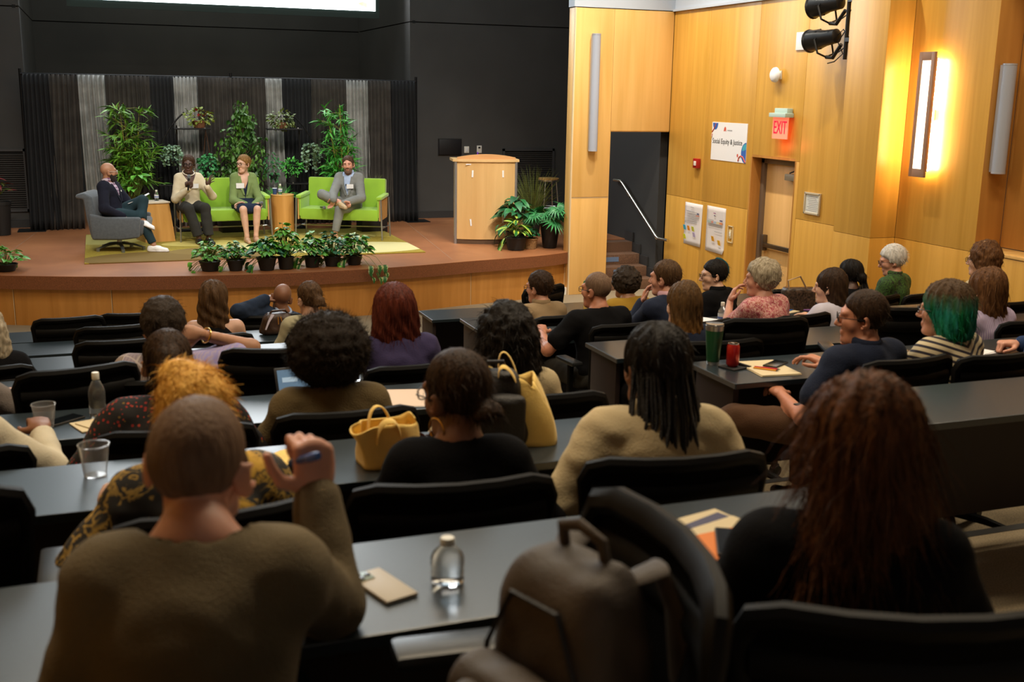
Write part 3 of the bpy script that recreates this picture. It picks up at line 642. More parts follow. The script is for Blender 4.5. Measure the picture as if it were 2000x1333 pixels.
def bamboo(loc, H, n_canes, spread, mat, label, seed, z0=0.0, bare=0.35):
    q = random.Random(seed); t = thing('bamboo_plant', label, 'plant', loc)
    pot(t, 0.14, 0.17, 0.30, POT_B)
    canes = MB(); fol = MB(); g1 = leaf_geo(0.19, 0.032, 'lance', 0.45); g2 = leaf_geo(0.15, 0.026, 'lance', 0.3)
    for i in range(n_canes):
        a = q.uniform(0, 6.28); rr = q.uniform(0.02, 0.08); base = Vector((rr*math.cos(a), rr*math.sin(a), 0.28)); h = H*q.uniform(0.62, 1.0)
        tip = Vector((q.uniform(-1, 1)*spread*0.45, q.uniform(-1, 1)*spread*0.3, h))
        pts = [base.lerp(tip, u) + Vector((0, 0, 0.03*math.sin(u*3))) for u in (0, .33, .66, 1)]
        canes.tube(pts, [0.008, 0.007, 0.005, 0.003], 6)
        nn = int(13*H/1.7)
        for j in range(nn):
            u = bare + (1-bare)*(j+q.random()*0.6)/nn; p = base.lerp(tip, u)
            yaw = q.uniform(0, 6.28); d = dirv(yaw, q.uniform(0.0, 0.7)); ln = q.uniform(0.08, spread*0.85)*(1.1-0.5*u)
            e = p + d*ln + Vector((0, 0, -0.15*ln)); canes.tube([p, (p+e)/2 + Vector((0, 0, 0.02)), e], [0.003, 0.0025, 0.0015], 4)
            for k in range(q.randint(7, 11)):
                v = q.uniform(0.45, 1.0); dd = (d + Vector((q.uniform(-1, 1), q.uniform(-1, 1), q.uniform(-0.9, 0.5)))*0.9).normalized()
                add_leaf(fol, g1 if q.random() < .6 else g2, p.lerp(e, v), dd, q.uniform(0.7, 1.15), q.uniform(-.6, .6))
    canes.build('stem', CANE, t, smooth=True); tag(fol.build('foliage', mat, t, recalc=False, smooth=True), kind='stuff')
    return t
bamboo((0.42, 17.82, ZS), 2.0, 10, 0.56, G_BAM, 'tall feathery bamboo plant behind the grey armchair', 3, bare=0.42)
bamboo((3.62, 17.62, ZS), 2.0, 8, 0.52, G_BAM2, 'tall fresh green bamboo plant behind the right sofa', 8, bare=0.30)
# ficus
t = thing('ficus_tree', 'bushy dark ficus tree with small oval leaves between the plant stands', 'plant', (2.10, 17.72, ZS)); pot(t, 0.15, 0.18, 0.32, POT_B)
q = random.Random(21); tr = MB(); fol = MB(); g = leaf_geo(0.082, 0.04, 'oval', 0.5)
tr.tube([(0, 0, 0.3), (0.02, 0, 0.7), (-0.02, 0.01, 1.1)], [0.018, 0.015, 0.012], 8)
for i in range(95):
    u = q.random(); z = 0.55 + 1.38*u; rad = 0.46*math.sin(min(1, (u*0.9+0.16))*math.pi)**0.55*(1-0.45*max(0, u-.6)); a = q.uniform(0, 6.28)
    e = Vector((rad*math.cos(a)*q.uniform(.4, 1), rad*math.sin(a)*0.65*q.uniform(.4, 1), z)); s_ = Vector((0, 0, max(0.6, z-0.25)))
    tr.tube([s_, (s_+e)/2 + Vector((0, 0, .04)), e], [0.006, 0.004, 0.002], 4)
    for k in range(17):
        p = s_.lerp(e, q.uniform(0.35, 1.05)) + Vector((q.uniform(-1, 1), q.uniform(-1, 1), q.uniform(-1, 1)))*0.09
        add_leaf(fol, g, p, (q.uniform(-1, 1), q.uniform(-1, 1), q.uniform(-1.2, 0.1)), q.uniform(.7, 1.2), q.uniform(-1, 1))
tr.build('trunk', M('ficus_bark', (0.10, 0.07, 0.04), 0.8), t, smooth=True); tag(fol.build('foliage', G_FIC, t, recalc=False, smooth=True), kind='stuff')

def leafy(name, label, loc, n, rx, rz, z0, leafs, seed, potspec=None, trail=0, group=None, stems=True, up=0.35, ry=None):
    """pot plant whose leaves are parts: each on a thin petiole from the pot's centre"""
    q = random.Random(seed); t = thing(name, label, 'plant', loc, q.uniform(-.3, .3), group)
    if potspec: pot(t, *potspec)
    st_ = MB(); ry = ry or rx
    for i in range(n):
        a = 6.283*(i+q.random()*0.8)/n*2.618; u = ((i+.5)/n)**0.6; el = q.uniform(0.0, 1.0)
        p = Vector((rx*u*math.cos(a), ry*u*math.sin(a), z0 + rz*(1-u*u)*q.uniform(.55, 1.0) + q.uniform(-.3, .3)*rz*0.3))
        if i >= n-trail: p.z = z0 - q.uniform(0.06, 0.30)*q.choice((.5, 1)); p.x *= 1.05; p.y *= 1.05
        b = Vector((0.15*p.x, 0.15*p.y, z0-0.02))
        if stems: st_.tube([b, b.lerp(p, .55) + Vector((0, 0, 0.04)), p], [0.003, 0.0025, 0.002], 4)
        d = Vector((math.cos(a), math.sin(a), up*q.uniform(-1.0, 1.2)))
        if i >= n-trail: d.z = -1.2
        Ln, W, sh, mt, dr = leafs[q.randrange(len(leafs))]
        put_leaf(leaf_mesh(Ln, W, sh, mt, dr), t, p - d.normalized()*Ln*0.25, d, q.uniform(.75, 1.15), q.uniform(-.5, .5))
    if stems: st_.build('stem', STEM, t)
    return t
HEART_V = [(0.085, 0.070, 'heart', G_VAR, .5), (0.075, 0.062, 'heart', G_POT, .5), (0.07, 0.055, 'heart', G_DARK, .4)]
IVY = [(0.055, 0.05, 'heart', G_POT, .4), (0.05, 0.045, 'heart', G_VAR, .4), (0.06, 0.05, 'heart', G_POT, .5)]
FG = 'potted plants along the stage edge'
ZP = ZS
specs0 = [((1.19, 13.78), 62, .185, .17, (.095, .125, .15), [(0.05, 0.04, 'oval', G_POT, .4), (0.055, 0.045, 'heart', G_POT, .4)], 8, 'small-leaved bright green potted plant, leftmost of the stage edge row'),
 ((1.49, 13.72), 46, .15, .15, (.075, .105, .17), [(0.06, 0.05, 'heart', G_VAR, .4), (0.055, 0.045, 'heart', G_POT, .4)], 6, 'cream-edged ivy in a tall black pot, second in the stage edge row'),
 ((1.86, 13.66), 44, .20, .17, (.085, .12, .20), [(0.10, 0.06, 'heart', G_DARK, .5), (0.085, 0.06, 'heart', G_POT, .5)], 7, 'dark leafy plant spreading left, third in the stage edge row'),
 ((2.10, 13.70), 44, .18, .30, (.085, .10, .19), [(0.08, 0.065, 'heart', G_YEL, .5), (0.085, 0.07, 'heart', G_POT, .5), (0.07, 0.055, 'heart', G_POT, .4)], 5, 'tallest yellow-green plant at the middle of the stage edge row'),
 ((2.44, 13.77), 46, .17, .20, (.08, .10, .17), [(0.085, 0.07, 'heart', G_VAR, .5), (0.08, 0.06, 'heart', G_POT, .5)], 14, 'cream-splashed trailing pothos, third from the right in the stage edge row'),
 ((2.70, 13.80), 50, .19, .22, (.085, .105, .16), [(0.07, 0.055, 'heart', G_DARK, .4), (0.065, 0.05, 'heart', G_VAR, .4)], 12, 'silvery dark ivy below the seated man, second from the right in the stage edge row'),
 ((2.99, 13.84), 52, .20, .20, (.08, .10, .15), [(0.085, 0.07, 'heart', G_VAR, .5), (0.08, 0.065, 'heart', G_POT, .5)], 16, 'pothos with vines hanging over the lip, rightmost of the stage edge row')]
specs = [(a, int(n*2.6), rx*1.3, rz*1.45, tuple(v*f for v, f in zip(ps, (1, 1, .82))), [(l_*1.15, w_*1.3, s_, m_, d_) for l_, w_, s_, m_, d_ in lf], int(tr_*1.6), lb) for a, n, rx, rz, ps, lf, tr_, lb in specs0]
for i, ((x, y), n, rx, rz, ps, lf, tr_, lb) in enumerate(specs):
    t = leafy('potted_plant', lb, (x, y, ZP), n, rx, rz, ps[2]+0.01, lf, 40+i, (ps[0], ps[1], ps[2], POT_B), tr_, FG)
    if i == 6:
        v = MB(); q = random.Random(3)
        for k in range(3):
            x0_ = -0.04+0.09*k; v.tube([(x0_, -0.08, 0.15), (x0_+.02, -0.30, 0.13), (x0_+.03, -0.50, 0.03), (x0_+.03, -0.52, -0.10)], 0.003, 4)
            for j in range(4): put_leaf(leaf_mesh(0.085, 0.07, 'heart', G_VAR, .5), t, (x0_+.03+q.uniform(-.03, .03), -0.50-q.uniform(0, .05), 0.05-0.05*j), (q.uniform(-.6, .6), -.5, -1), q.uniform(.8, 1.1))
        v.build('vine', STEM, t)
leafy('pothos_plant', 'glossy green pothos sitting on the far left stage edge', (-1.13, 14.35, ZS), 46, .27, .20, .10, [(0.10, 0.085, 'heart', G_POT, .5), (0.09, 0.07, 'heart', G_POT, .4)], 77, (.10, .13, .09, POT_B), 8)
leafy('red_leaf_plant', 'dark red leaved plant in front of the left air grille', (-1.42, 17.9, ZS), 26, .20, .26, .62, [(0.16, 0.045, 'lance', G_RED, .4), (0.14, 0.04, 'lance', G_OLV, .4)], 78, (.12, .15, .5, POT_B), 3)
leafy('pothos_plant', 'large-leaved green pothos between the bald man and the tall bamboo', (0.50, 17.35, ZS), 44, .24, .42, .62, [(0.13, 0.105, 'heart', G_POT, .5), (0.11, 0.09, 'heart', G_POT, .4)], 79, (.12, .15, .5, POT_B), 14)
# right-hand group by the lectern
leafy('variegated_plant', 'yellow-edged broad-leaved plant in a black pot right of the lectern', (5.50, 14.62, ZS), 32, .22, .24, .22, [(0.20, 0.085, 'oval', G_VAR2, .45), (0.20, 0.09, 'oval', G_CAL, .45), (0.17, 0.075, 'oval', G_VAR2, .5)], 81, (.115, .155, .19, POT_B), 4, None, True, .6)
leafy('ivy_plant', 'dark trailing ivy in a woven gold basket right of the lectern', (5.75, 14.70, ZS), 64, .13, .17, .17, [(0.07, 0.06, 'heart', G_DARK, .4), (0.065, 0.055, 'heart', G_DARK, .5)], 82, (.085, .105, .155, POT_W), 12)
leafy('split_leaf_plant', 'tall dark split-leaf plant standing at the back of the lectern plant group', (5.64, 14.98, ZS), 60, .30, .34, .42, [(0.17, 0.12, 'heart', G_DARK, .6), (0.15, 0.10, 'heart', G_PALM, .6), (0.17, 0.11, 'heart', G_DARK, .7)], 83, (.12, .15, .22, POT_B), 4)
def fan_palm(loc, label, seed, n=11):
    q = random.Random(seed); t = thing('fan_palm', label, 'plant', loc)
    MB().lathe([(0.095, 0), (0.10, 0.005), (0.145, 0.33), (0.155, 0.33), (0.155, 0.36), (0.14, 0.36), (0.138, 0.34)], 4 if False else 24).build('pot', POT_B, t, smooth=True)
    MB().lathe([(0.001, 0.34), (0.14, 0.34)], 20, cap=False).build('soil', SOIL, t)
    fm = MB(); g = leaf_geo(0.23, 0.030, 'lance', 0.35, 0.5)
    for k in range(17):
        a = R(-140 + 280*k/16); add_leaf(fm, g, (0, 0, 0), (math.cos(a), math.sin(a), 0.05), 1.0 - 0.25*abs(a)/2.5, 0)
    me = None; sm = MB()
    for i in range(n):
        a = 6.283*i/n + q.uniform(-.2, .2); el = q.uniform(0.1, 1.1); ln = q.uniform(0.18, 0.34)
        p = Vector((math.cos(a)*math.cos(el)*ln, math.sin(a)*math.cos(el)*ln, 0.38 + math.sin(el)*ln*0.9)); sm.tube([(0, 0, 0.34), p*0.5 + Vector((0, 0, 0.22)), p], 0.004, 5)
        d = Vector((math.cos(a), math.sin(a), -0.45)); 
        if me is None: o = fm.build('frond', G_PALM, t, recalc=False, smooth=True); me = o.data
        else: o = bpy.data.objects.new('frond', me); COL.objects.link(o); o.parent = t
        o.matrix_local = Matrix.Translation(p) @ leaf_rot(d, q.uniform(-.5, .5)).to_4x4() @ Matrix.Scale(q.uniform(.95, 1.2), 4)
    sm.build('stem', STEM, t)
fan_palm((6.06, 14.72, ZS), 'fan palm in a tall tapered black pot at the stage corner', 5, 18)
t = thing('grass_plant', 'tall wispy ornamental grass behind the right side of the lectern', 'plant', (6.32, 16.1, ZS)); pot(t, .11, .14, .22, POT_B)
q = random.Random(31); m = MB()
for i in range(150):
    a = q.uniform(0, 6.28); sp = q.uniform(0.05, 0.48); h = q.uniform(0.65, 1.15); b = Vector((0.06*math.cos(a), 0.06*math.sin(a), 0.2))
    pts = [b + Vector((math.cos(a)*sp*u**1.8, math.sin(a)*sp*u**1.8, (h-0.2)*(u-0.25*sp*u**3))) for u in (0, .3, .6, .85, 1)]
    m.tube(pts, [0.004, 0.0035, 0.003, 0.002, 0.0008], 3)
tag(m.build('blades', G_GRASS, t), kind='stuff')
# shelf and hanging plants
def bush(name, label, loc, n, rx, ry, rz, zc, geo, mat, seed, potspec=None, hang=0.0, pm=None, ball=True, potz=0.0):
    q = random.Random(seed); t = thing(name, label, 'plant', loc)
    if potspec: pot(t, *potspec, z=potz)
    m = MB()
    for i in range(n):
        v = Vector((q.gauss(0, 1), q.gauss(0, 1), q.gauss(0, 1))).normalized()*q.uniform(.35, 1)**.5
        p = Vector((v.x*rx, v.y*ry, zc + v.z*rz)); d = Vector((v.x+q.uniform(-.5, .5), v.y+q.uniform(-.5, .5), v.z*0.6 - hang + q.uniform(-.4, .4)))
        add_leaf(m, geo, p, d, q.uniform(.7, 1.2), q.uniform(-1, 1))
    tag(m.build('foliage', mat, t, recalc=False, smooth=True), kind='stuff'); return t
YS = 17.78
b_ = bush('basket_plant', 'yellow-green and red mixed plant in a terracotta basket, top shelf left', (1.47, YS, 2.191), 170, .22, .14, .14, .17, leaf_geo(.06, .035, 'oval', .4), G_YEL, 51, (.08, .11, .11, POT_T))
m = MB(); q = random.Random(9)
for i in range(16): add_leaf(m, leaf_geo(.05, .045, 'round', .2), (q.uniform(-.05, .18), q.uniform(-.14, 0), .2+q.uniform(-.04, .1)), (q.uniform(-1, 1), q.uniform(-1, 0), .4), 1)
m.build('red_leaves', G_RED, b_, recalc=False)
bush('shelf_plant', 'olive trailing plant in a low basket, top shelf right', (2.72, YS, 2.191), 190, .21, .14, .15, .13, leaf_geo(.06, .032, 'oval', .5), G_OLV, 52, (.08, .10, .09, POT_T), .2)
def trailing(label, loc, n, w, H, seed):
    q = random.Random(seed); t = thing('trailing_plant', label, 'plant', loc); m = MB(); vn = MB(); g = leaf_geo(.045, .042, 'round', .2)
    MB().lathe([(0.05, -0.02), (0.075, 0.06), (0.08, 0.07), (0.07, 0.07)], 16, (0, 0, -0.03)).build('pot', POT_B, t, smooth=True)
    MB().tube([(0, 0, 0.03), (0, 0, 0.42)], 0.004, 5).build('hanger', BLACK_METAL, t)
    for i in range(n):
        a = q.uniform(0, 6.28); r_ = w*q.uniform(.3, 1); L_ = H*q.uniform(.35, 1)*(1-.35*r_/w)
        pts = [Vector((0, 0, 0.05)), Vector((r_*.7*math.cos(a), r_*.7*math.sin(a), 0.09)), Vector((r_*math.cos(a), r_*math.sin(a), -0.3*L_)), Vector((r_*math.cos(a), r_*math.sin(a), -L_))]
        vn.tube(pts, 0.002, 3)
        for k in range(12):
            u = (k+q.random())/12*3; j = min(2, int(u)); p = pts[j].lerp(pts[j+1], u-j); add_leaf(m, g, p, (q.uniform(-1, 1), q.uniform(-1, 1), q.uniform(-.8, .5)), q.uniform(.7, 1.1), q.uniform(-1, 1))
    vn.build('vine', STEM, t); tag(m.build('foliage', G_SILV, t, recalc=False, smooth=True), kind='stuff')
trailing('silver-leaved trailing plant hanging on the left arc stand', (1.06, YS-0.02, 1.83), 26, .17, .34, 61)
trailing('silver-leaved trailing plant hanging on the right arc stand', (3.16, YS-0.02, 1.86), 30, .18, .44, 62)
h = bush('hanging_plant', 'green ivy ball hanging below the left top shelf', (1.56, YS-0.02, 1.52), 240, .15, .14, .17, .12, leaf_geo(.05, .035, 'oval', .4), G_PALM, 53, (.06, .09, .09, POT_B), .5)
for s in (-1, 1): MB().tube([(s*.07, 0, .08), (0, 0, .65)], 0.0025, 4).build('cord', POT_T, h)
bush('shelf_plant', 'bright green fern in a black pot on the right lower shelf', (2.86, YS, 1.341), 230, .17, .13, .14, .25, leaf_geo(.06, .03, 'lance', .4), G_BAM2, 54, (.07, .09, .15, POT_B))
bush('shelf_plant', 'wispy green fern hanging behind the round wooden table', (2.55, YS-.1, 1.50), 170, .15, .10, .24, .10, leaf_geo(.05, .02, 'lance', .4), G_PALM, 55, (.05, .07, .08, POT_B), .6, potz=-0.1)
t = thing('spider_plant', 'spiky green spider plant behind the round wooden table', 'plant', (2.58, 17.25, ZS)); pot(t, .10, .13, .45, POT_B); m = MB(); q = random.Random(12)
for i in range(70):
    a = q.uniform(0, 6.28); sp = q.uniform(.1, .42); b = Vector((0, 0, .44)); pts = [b + Vector((math.cos(a)*sp*u, math.sin(a)*sp*u, (.42*u - .5*sp*u*u*1.6)*q.uniform(.9, 1.1))) for u in (0, .35, .7, 1)]
    m.tube(pts, [.006, .007, .005, .001], 3, flat=.3)
tag(m.build('blades', G_BAM2, t), kind='stuff')
t = thing('grass_plant', 'fine green grass plant behind the right end of the right sofa', 'plant', (4.05, 17.3, ZS)); pot(t, .10, .13, .42, POT_B); m = MB(); q = random.Random(13)
for i in range(90):
    a = q.uniform(0, 6.28); sp = q.uniform(.03, .26); hh = q.uniform(.3, .62); b = Vector((0.04*math.cos(a), .04*math.sin(a), .41)); m.tube([b + Vector((math.cos(a)*sp*u*u, math.sin(a)*sp*u*u, hh*(u-.2*u*u*u))) for u in (0, .4, .75, 1)], [.003, .003, .002, .0006], 3)
tag(m.build('blades', G_GRASS, t), kind='stuff')
# ---------------------------------------------------------------- smooth solid modelling: fields of blended limbs, meshed by surface nets
def smin(a, b, k):
    h = np.clip(0.5 + 0.5*(b-a)/k, 0, 1); return b + (a-b)*h - k*h*(1-h)
def smax(a, b, k): return -smin(-a, -b, k)
class Field:
    def __init__(s): s.p = []; s.cuts = []; s.disp = None; s.lo = np.full(3, 1e9); s.hi = np.full(3, -1e9)
    def _bb(s, lo, hi): s.lo = np.minimum(s.lo, lo); s.hi = np.maximum(s.hi, hi)
    def cap(s, a, b, ra, rb=None, k=0.03, sub=False, flat=None):
        """tapered capsule; flat=(axis vector, factor) squashes it along an axis"""
        a = np.array(a, float); b = np.array(b, float); rb = ra if rb is None else rb; r = max(ra, rb)
        lo, hi = np.minimum(a, b)-r, np.maximum(a, b)+r
        def f(P):
            if flat is not None:
                ax = np.array(flat[0], float); ax /= np.linalg.norm(ax); q = P - a
                P = P + (q @ ax)[..., None]*ax*(1/flat[1]-1)
            d = b-a; L = max(d @ d, 1e-9); t = np.clip(((P-a) @ d)/L, 0, 1)
            v = np.linalg.norm(P - a - t[..., None]*d, axis=-1) - (ra + (rb-ra)*t)
            return v*(flat[1] if flat is not None and flat[1] < 1 else 1.0)
        s.p.append((f, lo, hi, k, sub)); 
        if not sub: s._bb(lo, hi)
        return s
    def ell(s, c, r, m=None, k=0.03, sub=False):
        c = np.array(c, float); r = np.array(r, float); mm = None if m is None else np.array(m, float)
        ext = r if mm is None else np.abs(mm) @ r
        lo, hi = c-ext, c+ext
        def f(P):
            q = P-c
            if mm is not None: q = q @ mm
            k0 = np.linalg.norm(q/r, axis=-1); k1 = np.linalg.norm(q/(r*r), axis=-1)+1e-9
            return k0*(k0-1)/k1
        s.p.append((f, lo, hi, k, sub))
        if not sub: s._bb(lo, hi)
        return s
    def cut(s, fn, k=0.01): s.cuts.append((fn, k)); return s
    def mesh(s, h, pad=0.02):
        lo = s.lo - pad; hi = s.hi + pad; n = np.ceil((hi-lo)/h).astype(int)+1
        ax = [lo[i] + h*np.arange(n[i]) for i in range(3)]
        F = np.full(n, 0.15, np.float32)
        for f, plo, phi, k, sub in s.p:
            m = max(k, 0.0)+2.5*h+0.004
            i0 = np.maximum(np.floor((plo-m-lo)/h).astype(int), 0); i1 = np.minimum(np.ceil((phi+m-lo)/h).astype(int)+1, n)
            if np.any(i1 <= i0): continue
            G = np.stack(np.meshgrid(*[ax[i][i0[i]:i1[i]] for i in range(3)], indexing='ij'), -1)
            d = f(G).astype(np.float32); sl = tuple(slice(i0[i], i1[i]) for i in range(3))
            F[sl] = smax(F[sl], -d, max(k, 1e-4)) if sub else smin(F[sl], d, max(k, 1e-4))
        if s.disp is not None or s.cuts:
            near = np.abs(F) < max(0.05, 4*h); 
            if s.cuts: near = F < 0.05
            I = np.nonzero(near); P = np.stack([ax[i][I[i]] for i in range(3)], -1); v = F[I]
            if s.disp is not None: v = v + s.disp(P)
            for fn, k in s.cuts: v = smax(v, fn(P).astype(np.float32), k)
            F[I] = v
        F[0], F[-1] = 0.1, 0.1; F[:, 0], F[:, -1] = 0.1, 0.1; F[:, :, 0], F[:, :, -1] = 0.1, 0.1
        return surface_net(F, lo, h)
def surface_net(F, lo, h):
    s = F < 0; n = F.shape
    cnt = np.zeros([d-1 for d in n], np.int8)
    for i in (0, 1):
        for j in (0, 1):
            for k in (0, 1): cnt += s[i:n[0]-1+i, j:n[1]-1+j, k:n[2]-1+k]
    act = (cnt > 0) & (cnt < 8); I, J, K = np.nonzero(act); nv = len(I)
    idx = np.full(act.shape, -1, np.int32); idx[I, J, K] = np.arange(nv)
    acc = np.zeros((nv, 3)); c = np.zeros(nv)
    cor = [(i, j, k) for i in (0, 1) for j in (0, 1) for k in (0, 1)]
    fv = {q: F[I+q[0], J+q[1], K+q[2]] for q in cor}
    for a in cor:
        for d in range(3):
            if a[d]: continue
            b = list(a); b[d] = 1; b = tuple(b); fa, fb = fv[a], fv[b]; x = (fa < 0) != (fb < 0)
            t = np.where(x, fa/np.where(x, fa-fb, 1), 0)
            p = np.array(a, float)[None] + t[:, None]*(np.array(b)-np.array(a))[None]
            acc += np.where(x[:, None], p, 0); c += x
    V = lo + h*(np.stack([I, J, K], -1) + acc/np.maximum(c, 1)[:, None])
    Q = []
    for d in range(3):
        e1, e2 = [(1, 2), (2, 0), (0, 1)][d]
        sl0 = [slice(None)]*3; sl1 = [slice(None)]*3; sl0[d] = slice(0, n[d]-1); sl1[d] = slice(1, n[d])
        x = s[tuple(sl0)] != s[tuple(sl1)]; ii = np.stack(np.nonzero(x), -1)
        ok = (ii[:, e1] > 0) & (ii[:, e2] > 0) & (ii[:, e1] < n[e1]-1) & (ii[:, e2] < n[e2]-1); ii = ii[ok]
        def cell(o1, o2):
            q = ii.copy(); q[:, e1] -= o1; q[:, e2] -= o2; return idx[q[:, 0], q[:, 1], q[:, 2]]
        q = np.stack([cell(1, 1), cell(0, 1), cell(0, 0), cell(1, 0)], -1)
        flip = ~s[ii[:, 0], ii[:, 1], ii[:, 2]]; q[flip] = q[flip][:, ::-1]; Q.append(q)
    Q = np.concatenate(Q) if Q else np.zeros((0, 4), int); Q = Q[(Q >= 0).all(1)]
    return V, Q
def relax(V, Q, it=1, lam=0.5):
    """a little Laplacian smoothing takes the grid marks away"""
    for _ in range(it):
        acc = np.zeros_like(V); c = np.zeros(len(V))
        for a, b in ((0, 1), (1, 2), (2, 3), (3, 0)):
            np.add.at(acc, Q[:, a], V[Q[:, b]]); np.add.at(c, Q[:, a], 1); np.add.at(acc, Q[:, b], V[Q[:, a]]); np.add.at(c, Q[:, b], 1)
        V = V + lam*(acc/np.maximum(c, 1)[:, None] - V)
    return V
def quads_object(name, parts, mat, parent=None):
    """parts: list of (V, Q); joined as one mesh"""
    V = np.concatenate([p[0] for p in parts]); off = np.cumsum([0]+[len(p[0]) for p in parts[:-1]]); Q = np.concatenate([p[1]+o for p, o in zip(parts, off)])
    me = bpy.data.meshes.new(name); me.vertices.add(len(V)); me.vertices.foreach_set('co', V.astype(np.float32).ravel())
    me.loops.add(len(Q)*4); me.loops.foreach_set('vertex_index', Q.astype(np.int32).ravel())
    me.polygons.add(len(Q)); me.polygons.foreach_set('loop_start', np.arange(0, len(Q)*4, 4, dtype=np.int32))
    me.polygons.foreach_set('use_smooth', np.ones(len(Q), bool)); me.update(calc_edges=True); me.validate()
    for m in (mat if isinstance(mat, (list, tuple)) else [mat]): me.materials.append(m)
    o = bpy.data.objects.new(name, me); COL.objects.link(o)
    if parent: o.parent = parent
    return o
def wob(P, f, seed=0.0):
    x, y, z = P[..., 0]*f, P[..., 1]*f, P[..., 2]*f
    return (np.sin(x+1.7*np.sin(y*0.9+seed)+seed)*np.sin(y*1.1+1.3*np.sin(z+2*seed))*np.sin(z*0.95+1.5*np.sin(x*1.05-seed))
            + 0.5*np.sin(2.1*x+y+seed*3)*np.sin(2.3*y-z)*np.sin(1.9*z+x*.7))
def V3(*a): return np.array(a, float)
def rotx(a): c, s = math.cos(a), math.sin(a); return np.array([[1, 0, 0], [0, c, -s], [0, s, c]])
def roty(a): c, s = math.cos(a), math.sin(a); return np.array([[c, 0, s], [0, 1, 0], [-s, 0, c]])
def rotz(a): c, s = math.cos(a), math.sin(a); return np.array([[c, -s, 0], [s, c, 0], [0, 0, 1]])
def unit(v): v = np.array(v, float); return v/max(np.linalg.norm(v), 1e-9)

# ---------------------------------------------------------------- hands
CURL = {'flat': [(8, 8, 6)]*4, 'relax': [(22, 26, 16), (28, 30, 18), (32, 32, 20), (36, 34, 22)], 'fist': [(70, 95, 55), (76, 98, 58), (80, 98, 58), (82, 96, 58)],
        'grip': [(55, 75, 45), (60, 78, 45), (64, 78, 46), (66, 76, 46)], 'spread': [(5, 12, 8), (10, 14, 8), (16, 16, 10), (22, 20, 12)], 'pinch': [(48, 58, 30), (40, 50, 28), (34, 44, 26), (30, 40, 24)]}
def hand(wrist, d, back, side, pose, thumb='rest', sc=1.0):
    """fingers run along d, back is the normal of the back of the hand; side +1 right, -1 left"""
    X = unit(d); Z = unit(np.array(back, float) - X*np.dot(back, X)); Y = np.cross(Z, X); Mx = np.stack([X, Y, Z], -1); w = np.array(wrist, float)
    T = lambda p: w + Mx @ (np.array(p, float)*sc)
    F = Field(); F.cap(T((-0.012, 0, 0)), T((0.02, 0, 0)), .026*sc, .026*sc, .01, flat=(Z, .82))
    F.ell(T((.052, 0, 0)), (.058*sc, .042*sc, .0175*sc), Mx, .02)
    ys = [.031, .0105, -.010, -.029]; ln = [(.043, .026, .021), (.047, .030, .022), (.043, .028, .021), (.034, .021, .019)]
    spread = {'spread': 10, 'flat': 4}.get(pose, 2)
    for i in range(4):
        y = ys[i]*side; b = np.array([.094 - (.006 if i == 3 else 0) - .003*abs(i-1), y, .001]); F.cap(T((.03, y*.7, 0)), T(b), .0125*sc, .0105*sc, .012)
        a = 0.0; p = b; yaw = R(spread)*(1.5-i)*side
        for j in range(3):
            a += R(CURL[pose][i][j]); q = p + ln[i][j]*np.array([math.cos(a)*math.cos(yaw), math.cos(a)*math.sin(yaw), -math.sin(a)])
            r0 = (.0100, .0092, .0084)[j]*(0.9 if i == 3 else 1); F.cap(T(p), T(q), r0*sc, r0*.9*sc, .004); p = q
    td = {'rest': ((.6, .75, -.25), (.92, .25, -.3), (.98, .05, -.2)), 'up': ((.35, .85, .05), (.85, .5, .05), (.95, .3, .1)), 'across': ((.65, .55, -.6), (.6, -.15, -.75), (.5, -.6, -.6)), 'out': ((.3, .95, 0), (.7, .7, 0), (.85, .5, 0))}[thumb]
    p = np.array([.016, .026*side, -.004])
    for L_, r0, v in zip((.046, .034, .028), (.0155, .0118, .0105), td):
        v = unit(v)*np.array([1, side, 1]); q = p + L_*v; F.cap(T(p), T(q), r0*sc, r0*.88*sc, .008 if L_ > .04 else .004); p = q
    return F.mesh(.0052*sc)

# ---------------------------------------------------------------- skin, hair, cloth materials
def skin_mat(name, c):
    def f(N, L, b, co):
        setin(b, 'Roughness', 0.5); setin(b, 'Subsurface Weight', 0.12); setin(b, 'Subsurface Radius', (0.02, 0.008, 0.004)); setin(b, 'Subsurface Scale', 0.5)
        return ramp(N, L, noise(N, L, co, 14, 3), [(0.3, tuple(x*0.86 for x in c)), (0.7, tuple(min(1, x*1.1) for x in c))])
    return mat_custom(name, f)
SK_PINK = skin_mat('skin_fair_pink', (0.56, 0.27, 0.18)); SK_FAIR = skin_mat('skin_fair', (0.58, 0.34, 0.235)); SK_TAN = skin_mat('skin_tan', (0.40, 0.20, 0.115)); SK_RUD = skin_mat('skin_ruddy', (0.46, 0.19, 0.11))
SK_BR = skin_mat('skin_brown', (0.22, 0.095, 0.05)); SK_DK = skin_mat('skin_dark_brown', (0.085, 0.038, 0.024))
